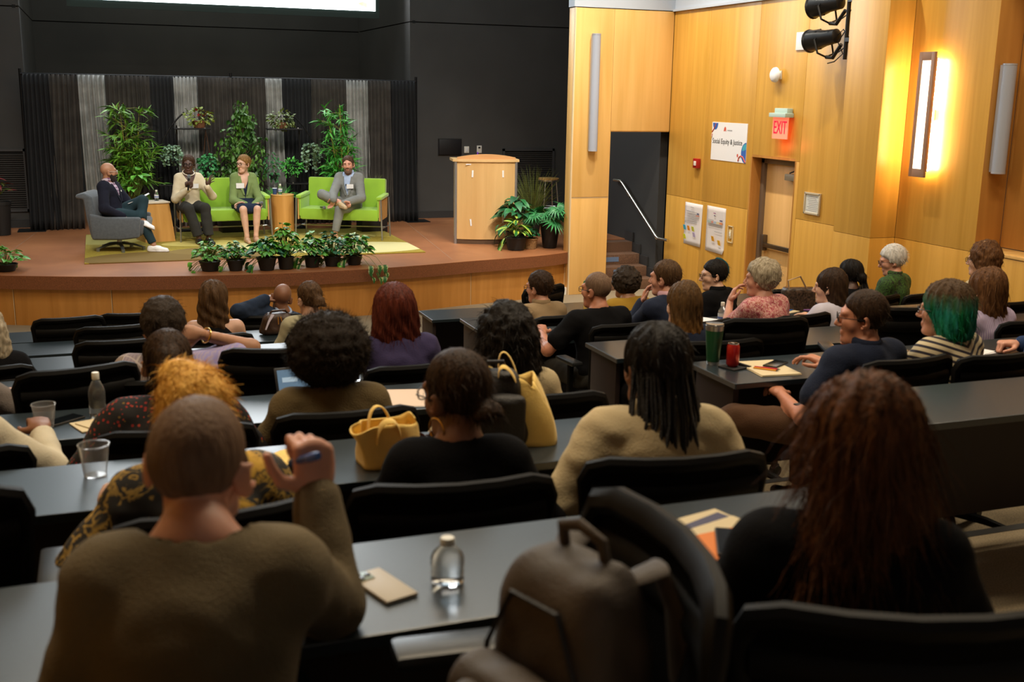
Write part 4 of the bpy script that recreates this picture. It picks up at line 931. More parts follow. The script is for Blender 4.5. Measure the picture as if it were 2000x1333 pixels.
def hair_mat(name, c0, c1, rough=0.45, f=30, stretch=0.12, tip=None):
    def b_(N, L, b, co):
        setin(b, 'Roughness', max(rough, .55)); setin(b, 'Anisotropic', 0.4); setin(b, 'Specular IOR Level', 0.12)
        mp = N.new('ShaderNodeMapping'); mp.inputs['Scale'].default_value = (1, 1, stretch); L.new(co, mp.inputs[0])
        base = ramp(N, L, noise(N, L, mp.outputs[0], f*3, 4), [(0.32, c0), (0.68, c1)])
        bp = N.new('ShaderNodeBump'); bp.inputs['Strength'].default_value = 0.7; bp.inputs['Distance'].default_value = 0.006
        L.new(noise(N, L, mp.outputs[0], f*4.5, 3), bp.inputs['Height']); L.new(bp.outputs[0], b.inputs['Normal'])
        if tip:                                   # tip = (z from, z to, colour from, colour to): dyed lengths
            sep = N.new('ShaderNodeSeparateXYZ'); L.new(co, sep.inputs[0])
            mr = N.new('ShaderNodeMapRange'); mr.inputs[1].default_value = tip[0]; mr.inputs[2].default_value = tip[1]
            L.new(mathn(N, L, 'ADD', sep.outputs[2], mathn(N, L, 'MULTIPLY', mathn(N, L, 'SUBTRACT', noise(N, L, mp.outputs[0], f*1.6, 2), .5), .10)), mr.inputs[0])
            base = mixc(N, L, mr.outputs[0], base, ramp(N, L, noise(N, L, mp.outputs[0], f*1.2, 2), [(0.35, tip[2]), (0.65, tip[3])]))
        return base
    return mat_custom(name, b_)
def cloth(name, c, rough=0.85, var=0.12, vs=5, bump=0.25, bs=180, sheen=0.15): return M(name, c, rough, 0, var, vs, bump, bs, 0.15, sheen=0.02)

def ribbons(name, obj, n, L_, width, mat, parent, flow, lift=0.2, jit=0.3, seed=1, zmin=None, seg=4, sag=0.6):
    """loose hair: n thin ribbons rooted on a hair mesh. flow(p, normal) -> growth direction"""
    q = np.random.RandomState(seed); me = obj.data; nv = len(me.vertices)
    co = np.empty(nv*3, np.float32); me.vertices.foreach_get('co', co); co = co.reshape(-1, 3); no = np.empty(nv*3, np.float32); me.vertices.foreach_get('normal', no); no = no.reshape(-1, 3)
    ii = q.randint(0, nv, n); P = co[ii] + q.normal(0, .003, (n, 3)); Nn = no[ii]
    D = flow(P, Nn) + lift*Nn + jit*q.normal(0, 1, (n, 3)); D /= np.linalg.norm(D, axis=1)[:, None]
    S = np.cross(D, Nn + 0.5*q.normal(0, 1, (n, 3))); S /= np.linalg.norm(S, axis=1)[:, None]+1e-9
    ln = L_*q.uniform(.5, 1.15, n); rows = []
    Pc = P.copy(); st = ln/seg
    for i in range(seg+1):
        wd = width*(1 - 0.8*i/seg); rows.append((Pc - S*wd/2, Pc + S*wd/2)); D = D + V3(0, 0, -1)*sag/seg + 0.12*q.normal(0, 1, (n, 3)); D /= np.linalg.norm(D, axis=1)[:, None]; Pc = Pc + D*st[:, None]
    V = np.stack([np.stack(r, 1) for r in rows], 1).reshape(-1, 3); b = (np.arange(n)*(seg+1)*2)[:, None]
    Q = np.concatenate([b + np.array([[2*i, 2*i+1, 2*i+3, 2*i+2]]) for i in range(seg)])
    o = quads_object(name, [(V, Q)], mat, parent); o['kind'] = 'stuff'; return o
# ---------------------------------------------------------------- people
EYE_W = M('eye_white', (0.40, 0.37, 0.34), 0.3); IRIS = M('eye_iris', (0.03, 0.018, 0.01), 0.15); LIP = M('lips', (0.30, 0.09, 0.07), 0.45); LIP_D = M('lips_dark', (0.10, 0.035, 0.03), 0.45)
GL_BLACK = M('glasses_black', (0.01, 0.01, 0.012), 0.3); GL_TORT = M('glasses_brown', (0.05, 0.02, 0.012), 0.3); GL_CLEAR = M('glasses_clear', (0.6, 0.58, 0.55), 0.2)
LENS = M('glasses_lens', (0.9, 0.95, 1.0), 0.03, trans=0.95, alpha=0.25)
SHOE_BK = M('shoe_black', (0.012, 0.012, 0.012), 0.4)
GOLD = M('gold', (0.80, 0.52, 0.16), 0.25, 1.0)
class Body: pass
def person(label, loc, yaw=0.0, head_at=None, seat=0.46, s=1.0, girth=1.0, lean=8.0, side=0.0, twist=0.0, head=(0, 0, 0), skin=SK_FAIR, armL=None, armR=None,
           handL='relax', handR='relax', thumbL='rest', thumbR='rest', dirL=None, dirR=None, backL=None, backR=None, legs=None, group=None, hs=1.0, neck_up=0.128, neck_fwd=0.045, sh=0.146, face=False, lips=None, handmesh=True, hands_sc=1.0, beard=None):
    """seated figure facing local +y; builds ONE continuous body mesh and returns the joints for its clothes and hair.
    head_at=(x, z) moves and stretches the torso so that the head centre stands there in the world"""
    b = Body(); b.s = s; b.g = girth
    B = rotz(R(twist)) @ roty(R(side)) @ rotx(R(-lean)); b.B = B; b.lean = lean
    pel = V3(0, 0, seat+0.09)
    tl = 1.0
    nk = lambda tl: pel + B @ V3(0, -0.01, 0.50*s*tl)
    hd = lambda tl: nk(tl) + rotx(R(-lean*0.5)) @ V3(0, neck_fwd, neck_up*s)
    if head_at is not None:
        for _ in range(20):
            e = (head_at[1] - loc[2]) - hd(tl)[2]; tl += e/(0.50*s*max(.5, B[2, 2]))
        tl = min(1.18, max(0.80, tl)); off = rotz(R(yaw)) @ hd(tl); loc = (head_at[0]-off[0], (head_at[2]-off[1]) if len(head_at) > 2 else loc[1], loc[2])
    root = thing('person', label, 'person', loc, R(yaw), group); b.root = root; b.loc = loc
    T = lambda x, y, z: pel + B @ V3(x, y, z*tl)
    b.T = T; b.tl = tl; b.pel = pel; b.neck = nk(tl); b.head = hd(tl)
    b.H = rotz(R(head[0])) @ rotx(R(-head[1])) @ roty(R(head[2])) ; b.hs = hs
    b.shL = T(-sh*girth**.5, 0.0, .428); b.shR = T(sh*girth**.5, 0.0, .428)
    def arm(spec, sgn, shd):
        if spec is None: spec = ((sgn*.265, .10, -0.10), (sgn*.12, .335, 0.0))   # elbow, wrist from (0,0,table height .76)
        if spec == 'lap': spec = ((sgn*.25, .02, -0.13), (sgn*.06, .24, -0.10))
        if spec[0] == 'w':                        # world positions
            W = rotz(R(-yaw)); e = W @ (V3(*spec[1])-V3(*loc)); w = W @ (V3(*spec[2])-V3(*loc)); return e, w
        e, w = [V3(*q) for q in spec]; return e + V3(0, 0, .78), w + V3(0, 0, .78)
    b.elL, b.wrL = arm(armL, -1, b.shL); b.elR, b.wrR = arm(armR, 1, b.shR)
    lg = legs or {}
    b.legs = []; b.feet = []
    for sgn in (-1, 1):
        d = lg.get(sgn, ((sgn*.11, .44, seat+.05), (sgn*.12, .46, .09), (sgn*.13, .62, .035)))
        hip = pel + V3(sgn*.088*girth, .02, -.005); kn, an, to = [V3(*q) for q in d[:3]]
        if an[2] < .14 and to[2] < .06: u = V3(0, 0, 1); f = unit((to-an)*V3(1, 1, 0)); heel = V3(an[0], an[1], 0) - f*.045
        else:
            u0 = unit(kn-an) if len(d) < 4 else unit(d[3]); f0 = unit(to-an); u = unit(.3*u0 + .7*unit(u0 - f0*(u0 @ f0))); f = unit((to-an) - u*((to-an) @ u)); heel = an - u*.065 - f*.045
        b.legs.append([hip, kn, an, to]); b.feet.append((heel, f, u))
    # torso and arms, coarse: they are under cloth
    F = Field(); g = girth
    F.ell(T(0, 0, .02), (.155*g, .11*g, .115), B, .05).ell(T(0, 0.005, .19), (.125*g, .092*g, .15*tl), B, .06).ell(T(0, 0.0, .345), (.145*g, .10*g, .145*tl), B, .06)
    F.cap(b.shL, b.shR, .055, .055, .05); F.cap(b.neck + V3(0, 0, -.03), b.head + b.H @ V3(0, -.02, -.05)*1.0, .056*s, .054*s, .03)
    for sd, el, wr in ((b.shL, b.elL, b.wrL), (b.shR, b.elR, b.wrR)):
        F.cap(sd, el, .048*g**.5, .038*g**.5, .04).cap(el, wr, .039*g**.5, .026, .02)
    for (hip, kn, an, to), (hl, ff, uu) in zip(b.legs, b.feet):
        F.cap(hip, kn, .078*g, .054*g**.5, .05).cap(kn, an, .052*g**.5, .034, .02).cap(an, hl + uu*.035 + ff*.01, .033, .028, .02).cap(hl + uu*.035 + ff*.01, hl + uu*.026 + ff*.19, .028, .022, .02)
        F.cap(kn*.75 + an*.25 - .018*ff, kn*.45+an*.55 - .008*ff, .048*g**.5, .038, .03)
    parts = [F.mesh(.0145)]
    b.limbs = F
    # head and neck, fine
    Hd = Field(); c = b.head; H = b.H*1.0; k = hs
    P = lambda x, y, z: c + H @ (V3(x, y, z)*k)
    b.P = P
    Hd.cap(b.neck + V3(0, 0, -.02), P(0, -.018, -.04), .054*s, .052*s, .03)
    Hd.cap(b.neck*.6 + b.shL*.4 + V3(0, 0, .010), b.neck + V3(0, 0, .005), .03, .042, .04).cap(b.neck*.6 + b.shR*.4 + V3(0, 0, .010), b.neck + V3(0, 0, .005), .03, .042, .04)
    Hd.ell(P(0, -.012, .033), V3(.074, .094, .088)*k, H, .02).ell(P(0, .030, -.035), V3(.060, .060, .084)*k, H, .03)
    Hd.cap(P(-.028, .055, -.098), P(.028, .055, -.098), .022*k, .022*k, .03).ell(P(0, .076, -.104), V3(.020, .016, .016)*k, H, .02)
    Hd.cap(P(-.04, .078, .030), P(.04, .078, .030), .014*k, .014*k, .018)
    Hd.cap(P(-.036, .066, -.018), P(-.046, .05, -.03), .022*k, .020*k, .02).cap(P(.036, .066, -.018), P(.046, .05, -.03), .022*k, .020*k, .02)
    Hd.ell(P(-.031, .097, .006), V3(.015, .012, .008)*k, H, .010, True).ell(P(.031, .097, .006), V3(.015, .012, .008)*k, H, .010, True)
    Hd.cap(P(0, .090, .014), P(0, .112, -.026), .0085*k, .0125*k, .012).ell(P(-.012, .100, -.033), V3(.0085, .010, .0075)*k, H, .006).ell(P(.012, .100, -.033), V3(.0085, .010, .0075)*k, H, .006)
    Hd.cap(P(-.018, .086, -.062), P(.018, .086, -.062), .0085*k, .0085*k, .006).cap(P(-.015, .085, -.073), P(.015, .085, -.073), .0085*k, .0085*k, .006)
    for sg in (-1, 1):
        Hd.ell(P(sg*.084, -.014, -.010), V3(.0085, .025, .034)*k, H @ rotz(R(sg*-38)), .006).ell(P(sg*.074, .002, -.036), V3(.008, .010, .012)*k, H, .006)
        Hd.ell(P(sg*.092, -.004, -.006), V3(.005, .011, .018)*k, H @ rotz(R(sg*-38)), .004, True)
    parts.append(Hd.mesh(.0062*k))
    # hands, fine
    if handmesh:
        for sg, el, wr, ps, th, dr, bk in ((-1, b.elL, b.wrL, handL, thumbL, dirL, backL), (1, b.elR, b.wrR, handR, thumbR, dirR, backR)):
            if ps is None: continue
            d = unit(wr-el) if dr is None else unit(dr); bkv = V3(0, 0, 1) if bk is None else V3(*bk)
            if abs(d @ unit(bkv)) > .95: bkv = V3(0, -1, 0)
            parts.append(hand(wr, d, bkv, sg, ps, th, .98*hands_sc))
    for i_ in range(len(parts)): parts[i_] = (relax(*parts[i_], 1, .4), parts[i_][1])
    b.body = quads_object('body', parts, skin, root)
    if face:
        for sg in (-1, 1):
            e = MB(); e.lathe([(.0001, -.0100), (.0051, -.0086), (.0086, -.0051), (.0100, 0), (.0086, .0051), (.0051, .0086), (.0001, .0100)], 12); o = e.build('eye', EYE_W, root, P(sg*.031, .0785, .005), smooth=True)
            ir = MB(); ir.lathe([(.0001, .0003), (.004, 0), (.0062, -.0014)], 12, cap=False); d = H @ V3(0, 1, -.05); o2 = ir.build('iris', IRIS, o, H @ V3(0, .0100, 0)); o2.rotation_euler = Vector(d).to_track_quat('Z', 'Y').to_euler()
        mb = MB(); mb.tube([P(-.019, .0935, -.0665), P(-.008, .0975, -.064), P(0, .0975, -.0655), P(.008, .0975, -.064), P(.019, .0935, -.0665)], [.002, .0055, .0055, .0055, .002], 8, flat=.9); mb.build('lips', lips or LIP, root, smooth=True)
    return b
def eyebrows(b, mat):
    for sg in (-1, 1):
        P = b.P; MB().tube([P(sg*.014, .097, .026), P(sg*.032, .0955, .032), P(sg*.05, .083, .027)], [.0035, .0042, .002], 6, flat=.7).build('eyebrow', mat, b.root, smooth=True)
def garment(b, name, mat, off=.014, sleeve='long', hem=-.06, vneck=0.0, neck=.075, voxel=.0115, fold=.006, torso=True, open_front=None, puff=0.0, seed=1.0, collar=None, tank=False, skirt_to=None, cuff=.98):
    """top that follows torso and arms at a distance off; sleeve: long, short, half, none"""
    F = Field(); T = b.T; B = b.B; g = b.g; tl = b.tl
    F.ell(T(0, 0, .02), (.155*g+off, .112*g+off, .125), B, .05).ell(T(0, .005, .19), (.128*g+off, .095*g+off, .16*tl), B, .07).ell(T(0, 0, .345), (.148*g+off, .104*g+off, .15*tl), B, .07)
    if not tank:
        F.cap(b.shL, b.shR, .048+off*.6, None, .05)
        F.cap(b.neck + V3(0, -.005, -.035), b.shL + V3(0, 0, .006), .056+off*.5, .045+off*.6, .05).cap(b.neck + V3(0, -.005, -.035), b.shR + V3(0, 0, .006), .056+off*.5, .045+off*.6, .05)
    else:
        F.cap(b.shL*.62+b.neck*.38 + V3(0, 0, .0), T(-.08, 0, .30), .030, .05, .03).cap(b.shR*.62+b.neck*.38, T(.08, 0, .30), .030, .05, .03)
    for sd, el, wr in ((b.shL, b.elL, b.wrL), (b.shR, b.elR, b.wrR)):
        r0, r1, r2 = .050*g**.5+off, .041*g**.5+off, .030+off*.8
        if puff: F.ell(sd*.72+el*.28, (.066+puff, .066+puff, .080+puff), None, .04)
        if sleeve == 'long': F.cap(sd, el, r0, r1, .04).cap(el, el+(wr-el)*cuff, r1, r2, .02)
        elif sleeve == 'half': F.cap(sd, el, r0, r1+.004, .04)
        elif sleeve == 'short': F.cap(sd, sd+(el-sd)*.62, r0, r0+.002, .04)
    if skirt_to is not None:
        for hip, kn, an, to in b.legs: F.cap(hip, hip+(kn-hip)*skirt_to, .085*g+off, .066*g+off, .06)
        h_, k_ = (b.legs[0][0]+b.legs[1][0])/2, (b.legs[0][1]+b.legs[1][1])/2; F.cap(h_, h_+(k_-h_)*(skirt_to-.03), .10*g, .072*g, .06)
    F.disp = lambda P: fold*wob(P*np.array([1, 1, 1.7]), 24, seed)*.55 + fold*.6*wob(P, 11, seed+2)
    nb = b.neck; up = B @ V3(0, 0, 1)
    hz = T(0, 0, hem)
    F.cut(lambda P: -((P-hz) @ up) if skirt_to is None else np.full(P.shape[:-1], -1.0), .012)
    nc = nb + B @ V3(0, .022, .035)
    F.cut(lambda P: neck - np.linalg.norm((P-nc)*np.array([1, 1, .75]), axis=-1), .008)
    if vneck:                                     # V opening in front
        def vf(P):
            q = (P-pelT(b)) @ B; t = (q[..., 2]/tl - (.46-vneck))/vneck
            return np.minimum(np.minimum(.075*np.clip(t, 0, 1.2) - np.abs(q[..., 0]), q[..., 1]-.005), .05)
        F.cut(vf, .004)
    V, Q = F.mesh(voxel); V = relax(V, Q, 1, .5)
    o = quads_object(name, [(V, Q)], mat, b.root)
    if collar:
        ring = MB(); n = 18; rr = neck*1.0
        pts = [nb + B @ V3(rr*.92*math.sin(a), .012 + rr*.95*-math.cos(a), .012 + .010*-math.cos(a)) for a in [R(-150 + 300*i/n) for i in range(n+1)]]
        ring.tube([p_ + V3(0, 0, .010) for p_ in pts], .0145, 8, flat=1.9); ring.build('collar', collar, b.root, smooth=True)
    return o
def pelT(b): return b.pel
def trousers(b, name, mat, off=.012, to=.93, voxel=.0125, seed=3.0, flare=0.0):
    F = Field(); g = b.g
    F.ell(b.pel + V3(0, -.01, 0), (.158*g+off*.5, .118*g+off*.5, .115), None, .05)
    for hip, kn, an, tt in b.legs:
        e = kn + (an-kn)*to
        F.cap(hip, kn, .080*g+off, .060*g**.5+off, .05).cap(kn, e, .058*g**.5+off, .042+off+flare, .02)
        lo = e
    for hip, kn, an, tt in b.legs:
        e = kn+(an-kn)*to; d = unit(an-kn)
        F.cut(lambda P, e=e, d=d, kn=kn: np.where(np.linalg.norm(P-e, axis=-1) < max(.068, .066+flare+off), (P-e) @ d, -1.0), .004)
    F.disp = lambda P: .004*wob(P, 22, seed)
    V, Q = F.mesh(voxel); V = relax(V, Q, 1, .5); return quads_object(name, [(V, Q)], mat, b.root)
def shoes(b, mat, sole=None, h=.03, r=.036, name='shoe'):
    for (hip, kn, an, to), (heel, f, up) in zip(b.legs, b.feet):
        F = Field(); ax = unit(an-kn); tip = heel + f*.245
        F.cap(heel + up*.035, heel + f*.10 + up*.045, r*1.0, r*1.02, .03).cap(heel + f*.10 + up*.035, tip - f*.03 + up*.022, r*1.05, r*.82, .03).cap(heel + up*.02 + f*.0, heel + f*.02 + up*.075, r, r*1.05, .03)
        F.cut(lambda P, o_=heel, u=up: -((P-o_) @ u), .004); F.cut(lambda P, o_=heel, u=up: (P-o_) @ u - .082, .004)
        V, Q = F.mesh(.0085); o = quads_object(name, [(relax(V, Q, 1), Q)], mat, b.root)
        if sole:
            F = Field(); F.cap(heel + f*.0 + up*.012, heel + f*.13 + up*.012, r*1.05, r*1.1, .03).cap(heel + f*.13 + up*.012, tip - f*.028 + up*.012, r*1.1, r*.92, .03)
            F.cut(lambda P, o_=heel, u=up: -((P-o_) @ u), .003); F.cut(lambda P, o_=heel, u=up: (P-o_) @ u - .024, .003); V, Q = F.mesh(.008); quads_object('sole', [(V, Q)], sole, o)
def hair(b, mat, kind='short', th=.012, front=.070, back=-.06, length=.25, width=.10, amp=.004, freq=45, seed=1.0, voxel=.0075, curl=False, extra=None, depth=.055, facew=.060, name='hair', size=(.15, .15, .15), off=(0, -.02, .04), behind=-.06, ear=True, fuzz=True):
    F = Field(); P = b.P; H = b.H; k = b.hs; c = b.head
    L_ = lambda Q_: ((Q_-c) @ H)/k
    if kind in ('short', 'long', 'bob', 'tied'):
        F.ell(P(0, -.014-th*.45, .036+th*.2), V3(.074+th, .094+th*.9, .088+th)*k, H, .02)
        if kind in ('long', 'bob'):
            n = 5
            for i in range(n):
                u = i/(n-1); w_ = width*(1-.12*(1-u)); F.ell(P(0, behind+.02*u*0, .02 - length*u*.82), V3(w_*(.86+.2*math.sin(u*3.1)), depth+.012*math.sin(u*3.1), length*.22+.045)*k, H, .05)
            F.cut(lambda Q_: -(L_(Q_)[..., 2] + length*1.0 - .03), .02)
            F.ell(P(0, .125, -.075), V3(facew, .105, .135)*k, H, .01, True)
            F.ell(P(0, .03, -.19), V3(.062, .075, .13)*k, H, .01, True)
        else:
            p0 = V3(0, .085, front); p1 = V3(0, -.085, back); d = unit(p1-p0); nrm = V3(0, d[2], -d[1]); nrm = nrm if nrm[2] < 0 else -nrm
            F.cut(lambda Q_: (np.interp(L_(Q_)[..., 1], [-.1, -.055, -.03, -.004, .018, .036, .060, .076], [back, back, back*.85, back*.2, -.012, .006, .044, front]) - L_(Q_)[..., 2])*k*.8 + .005*np.sin(L_(Q_)[..., 0]*70+seed) + .022*np.clip(np.abs(L_(Q_)[..., 0])-.03, 0, .05)/.05*(L_(Q_)[..., 1] > .03), .010)
            for sg in (-1, 1): F.ell(P(sg*.072, .016, -.004), V3(.008+th*.3, .012, .026)*k, H, .012)
            if ear: 
                for sg in (-1, 1): F.ell(P(sg*.092, -.008, -.012), V3(.022, .028, .036)*k, H, .006, True)
    elif kind == 'afro':
        F.ell(P(*off), V3(*size)*k, H, .03); F.ell(P(0, .15, -.06), V3(.075, .11, .14)*k, H, .02, True)
    if extra: extra(F, P, H, k)
    if curl: F.disp = lambda Q_: (amp*wob(Q_, freq, seed) + amp*.6*wob(Q_, freq*1.9, seed+3)).astype(np.float32)
    else:
        def dsp(Q_):
            q = L_(Q_); a = np.arctan2(q[..., 0], -q[..., 1]-.02)
            return (amp*np.sin(a*freq*.5 + 6*q[..., 2]*4 + seed) *.6 + amp*.6*np.sin(a*freq*.23 + 9*np.sin(q[..., 2]*9+seed))).astype(np.float32)
        F.disp = dsp
    V, Q = F.mesh(voxel); V = relax(V, Q, 1, .35)
    o = quads_object(name, [(V, Q)], mat, b.root)
    if fuzz and kind in ('short', 'tied', 'bob') and th > .008: ribbons('loose_hair', o, 520, .034 if not curl else .026, .0026, mat, b.root, lambda P_, Nn: np.tile(H @ V3(0, -.55, -.8), (len(P_), 1)), lift=.22 if not curl else .7, jit=.25 if not curl else .6, seed=int(seed*7+len(V)) % 999, seg=3, sag=.3)
    return o
def glasses(b, mat, rim='full', thin=.0022):
    P = b.P; m = MB(); w = .022
    for sg in (-1, 1):
        cx = sg*.032; pts = [P(cx + w*math.copysign(abs(math.cos(a))**.7, math.cos(a)), .108 - .06*abs(cx+w*math.cos(a))**1.5*3, .006 + .017*math.copysign(abs(math.sin(a))**.7, math.sin(a))) for a in [2*math.pi*i/20 for i in range(21)]]
        m.tube(pts, thin, 6, cap=False); m.tube([P(sg*.054, .100, .012), P(sg*.074, .085, .012), P(sg*.083, .0, .006), P(sg*.082, -.018, -.008)], thin*.95, 6)
    m.tube([P(-.011, .108, .010), P(0, .112, .013), P(.011, .108, .010)], thin, 6)
    return m.build('glasses', mat, b.root, smooth=True)
def badge(b, at, size=(.085, .055), rz=0.0, name='name_badge', mat=None):
    o = box(name, (0, 0, 0), (size[0], .002, size[1]), mat or PAPER, b.root); o.location = b.T(*at); o.rotation_euler = (Matrix(b.B.tolist()) @ Euler((R(-4), 0, rz)).to_matrix()).to_euler(); return o
# ---------------------------------------------------------------- tables and chairs of the hall
TOP = M('table_top_dark_laminate', (0.013, 0.021, 0.026), 0.30, var=0.15, vscale=90, spec=0.9)
TBL_SIDE = M('table_panel_espresso', (0.016, 0.009, 0.008), 0.45, var=0.2, vscale=6, stretch=(1, 1, .2))
TBL_EDGE = M('table_edge_grey', (0.07, 0.065, 0.06), 0.35)
def long_table(k, xa, xb, label, depth=0.45):
    w = xb-xa; yf = YF(k); z = 0.733
    t = thing('long_table', label, 'table', ((xa+xb)/2, yf-depth/2, ZFL(k)), 0, 'long dark tables in tiered rows')
    MB().box((0, 0, z-0.014), (w, depth, 0.028), None, 0, 0.003).build('table_top', TOP, t)
    for s in (-1, 1): box('edge_band', (s*(w/2+0.0015), 0, z-0.014), (0.003, depth-0.01, 0.024), TBL_EDGE, t)
    box('modesty_panel', (0, depth/2-0.07, 0.44), (w-0.06, 0.02, 0.55), TBL_SIDE, t)
    n = max(2, round(w/1.7)+1)
    for i in range(n):
        x = -w/2+0.035 + (w-0.07)*i/(n-1); box('end_panel', (x, -0.0, (z-0.028)/2), (0.032, depth-0.10, z-0.028), TBL_SIDE, t, bev=0.002)
    return t
ORD = {1: 'nearest', 2: 'second', 3: 'third', 4: 'fourth', 5: 'fifth', 6: 'sixth', 7: 'frontmost'}
what = {1: 'carrying the phone and the bottle', 2: 'carrying the yellow tote bags', 3: 'carrying the tablet', 4: 'below the lavender patterned shirt', 5: 'mostly hidden by empty chairs', 6: 'carrying the brown handbag', 7: 'below the stage front'}
for k in range(1, 8): long_table(k, -3.3, 1.75, '%s long dark left table, %s' % (ORD[k], what[k]), 0.43)
what = {2: 'empty and gleaming amber', 3: 'carrying the green tumbler and red can', 4: 'in front of the woman with straight blond hair', 5: 'in front of the man in the black T-shirt', 6: 'in front of the man in the tan jacket', 7: 'empty, closest to the stage steps'}
for k in range(2, 8): long_table(k, 2.8, 6.95, '%s long dark right-block table, %s' % (ORD[k], what[k]), 0.46)

MESH_BK = M('chair_mesh_black', (0.004, 0.004, 0.004), 0.9, bump=0.4, bscale=500, spec=0.08); CH_FRAME = M('chair_frame_black', (0.004, 0.0038, 0.0036), 0.55, spec=0.16); CH_SEAT = M('chair_seat_black', (0.006, 0.006, 0.006), 0.9, bump=0.2, bscale=300, spec=0.1); CH_PAD = M('chair_arm_pad', (0.016, 0.017, 0.018), 0.35)
def make_chair():
    t = thing('task_chair', 'chair', 'chair')
    m = MB(); m.box((0, 0.03, 0.445), (0.49, 0.47, 0.075), None, 0, 0.034); m.build('seat', CH_SEAT, t, smooth=True)
    box('seat_pan', (0, 0.02, 0.40), (0.36, 0.34, 0.03), CH_FRAME, t, bev=0.01)
    W = lambda v: 0.225 + 0.03*v; Z = lambda v: 0.52 + 0.425*v
    def bp(u, v, d=0.0):
        x = u*W(v); edge = max(0, abs(u)-.80)/.20; z = Z(v) - (0.035*edge**2 if v > .85 else 0)*((v-.85)/.15 if v > .85 else 0)
        return (x, -0.235 - 0.085*v + 0.045*v*v + 0.062*u*u - 0.02*(1-u*u)*math.sin(v*math.pi)*-1 + d, z)
    nu, nv = 14, 10; m = MB(); vs = []; fs = []
    for d in (0.0, -0.006):
        for j in range(nv+1):
            for i in range(nu+1): vs.append(bp(-1+2*i/nu, j/nv, d))
    n1 = (nu+1)*(nv+1)
    for s in (0, 1):
        for j in range(nv):
            for i in range(nu): a = s*n1 + j*(nu+1)+i; fs.append((a, a+1, a+nu+2, a+nu+1))
    m.add(vs, fs); m.build('backrest', MESH_BK, t, smooth=True, recalc=False)
    pts = [bp(-1, v) for v in (0, .25, .5, .75, .92)] + [bp(u, 1.0) for u in (-.93, -.75, -.4, 0, .4, .75, .93)] + [bp(1, v) for v in (.92, .75, .5, .25, 0)] + [bp(u, 0) for u in (.6, 0, -.6, -1)]
    MB().tube(pts, [.016]*4 + [.019] + [.021]*7 + [.019] + [.016]*8, 8, flat=1.15, cap=False).build('back_frame', CH_FRAME, t, smooth=True)
    m = MB(); m.tube([bp(u, .80, -.004) for u in (-.95, -.5, 0, .5, .95)], .017, 8, flat=1.9); m.build('back_rail', CH_FRAME, t, smooth=True)
    MB().tube([(0, -0.02, 0.39), (0, -0.24, 0.40), (0, -0.285, 0.55), (0, -0.262, 0.62)], [.028, .026, .024, .02], 8).build('back_post', CH_FRAME, t, smooth=True)
    for s in (-1, 1):
        MB().tube([(s*.20, .0, .41), (s*.285, .0, .43), (s*.295, -.02, .66)], [.018, .018, .02], 8, flat=1.3).build('arm_post', CH_FRAME, t, smooth=True)
        MB().box((s*.292, .01, .675), (.085, .25, .03), None, 0, .014).build('arm_pad', CH_PAD, t, smooth=True)
    MB().tube([(0, 0, .10), (0, 0, .40)], .026, 10).build('column', CH_FRAME, t, smooth=True)
    arm = cast = None
    for i in range(5):
        a = R(72*i+18)
        if arm is None:
            arm = MB().tube([(0.02, 0, .115), (.18, 0, .10), (.30, 0, .075)], [.03, .026, .018], 8, flat=.8).build('base_arm', CH_FRAME, t, smooth=True); oa = arm
            m = MB(); m.tube([(.30, -.022, .03), (.30, .022, .03)], .03, 12); m.box((.295, 0, .055), (.05, .03, .03), None, 0, .01); cast = m.build('caster', BLACK_PL, t, smooth=True); oc = cast
        else:
            oa = arm.copy(); COL.objects.link(oa); oa.parent = t; oc = cast.copy(); COL.objects.link(oc); oc.parent = t
        oa.rotation_euler = (0, 0, a); oc.rotation_euler = (0, 0, a)
    return t
chair0 = make_chair(); _first = [True]
def put_chair(x, y, k, rz, label, z=None, empty=None):
    c = chair0 if _first[0] else copy_tree(chair0); _first[0] = False
    c.location = (x, y, ZFL(k) if z is None else z); c.rotation_euler = (0, 0, R(rz)); c['label'] = label; c['group'] = 'black task chairs in the hall'
    c.scale = (1, 1, 1.10 if label.startswith('empty') else 1.0)   # nobody's weight on the gas spring
    return c
# empty chairs, by row
YB = lambda k: YF(k) - 0.86
put_chair(-0.32, YB(7)-.02, 7, 6, 'empty black task chair at the front left, below the stage front')
put_chair(0.20, YB(7)+.02, 7, -6, 'empty black task chair second from left in the front row')
put_chair(0.03, YB(6)-.02, 6, 2, 'empty black task chair left of the woman in the black tank top')
put_chair(0.06, YB(5), 5, 1, 'empty black task chair just beyond the woman with her hand behind her neck')
put_chair(-0.20, YB(4)-.05, 4, 14, 'empty turned black task chair left of the lavender patterned shirt')
put_chair(0.78, YB(4)+.08, 4, -12, 'empty black task chair right of the raised elbow in the fourth left row')
put_chair(-0.45, YB(2), 2, 0, 'empty black task chair at the left edge, second row')
put_chair(0.543, 1.435, 1, 85, 'empty task chair turned sideways, holding the brown backpack')
put_chair(3.72, 9.55, 7, 22, 'empty black task chair just beyond the man in the tan jacket')
put_chair(3.47, 5.38, 4, -8, 'empty black task chair in front of the woman in the red floral blouse')
put_chair(5.36, 7.95, 6, 6, 'empty black task chair with the brown patterned handbag on its back')
put_chair(4.45, 5.45, 4, -25, 'empty black task chair in front of the man in the navy polo')
put_chair(7.05, 6.55, 5, -20, 'empty black task chair near the right wall beside the tall curly-haired woman')
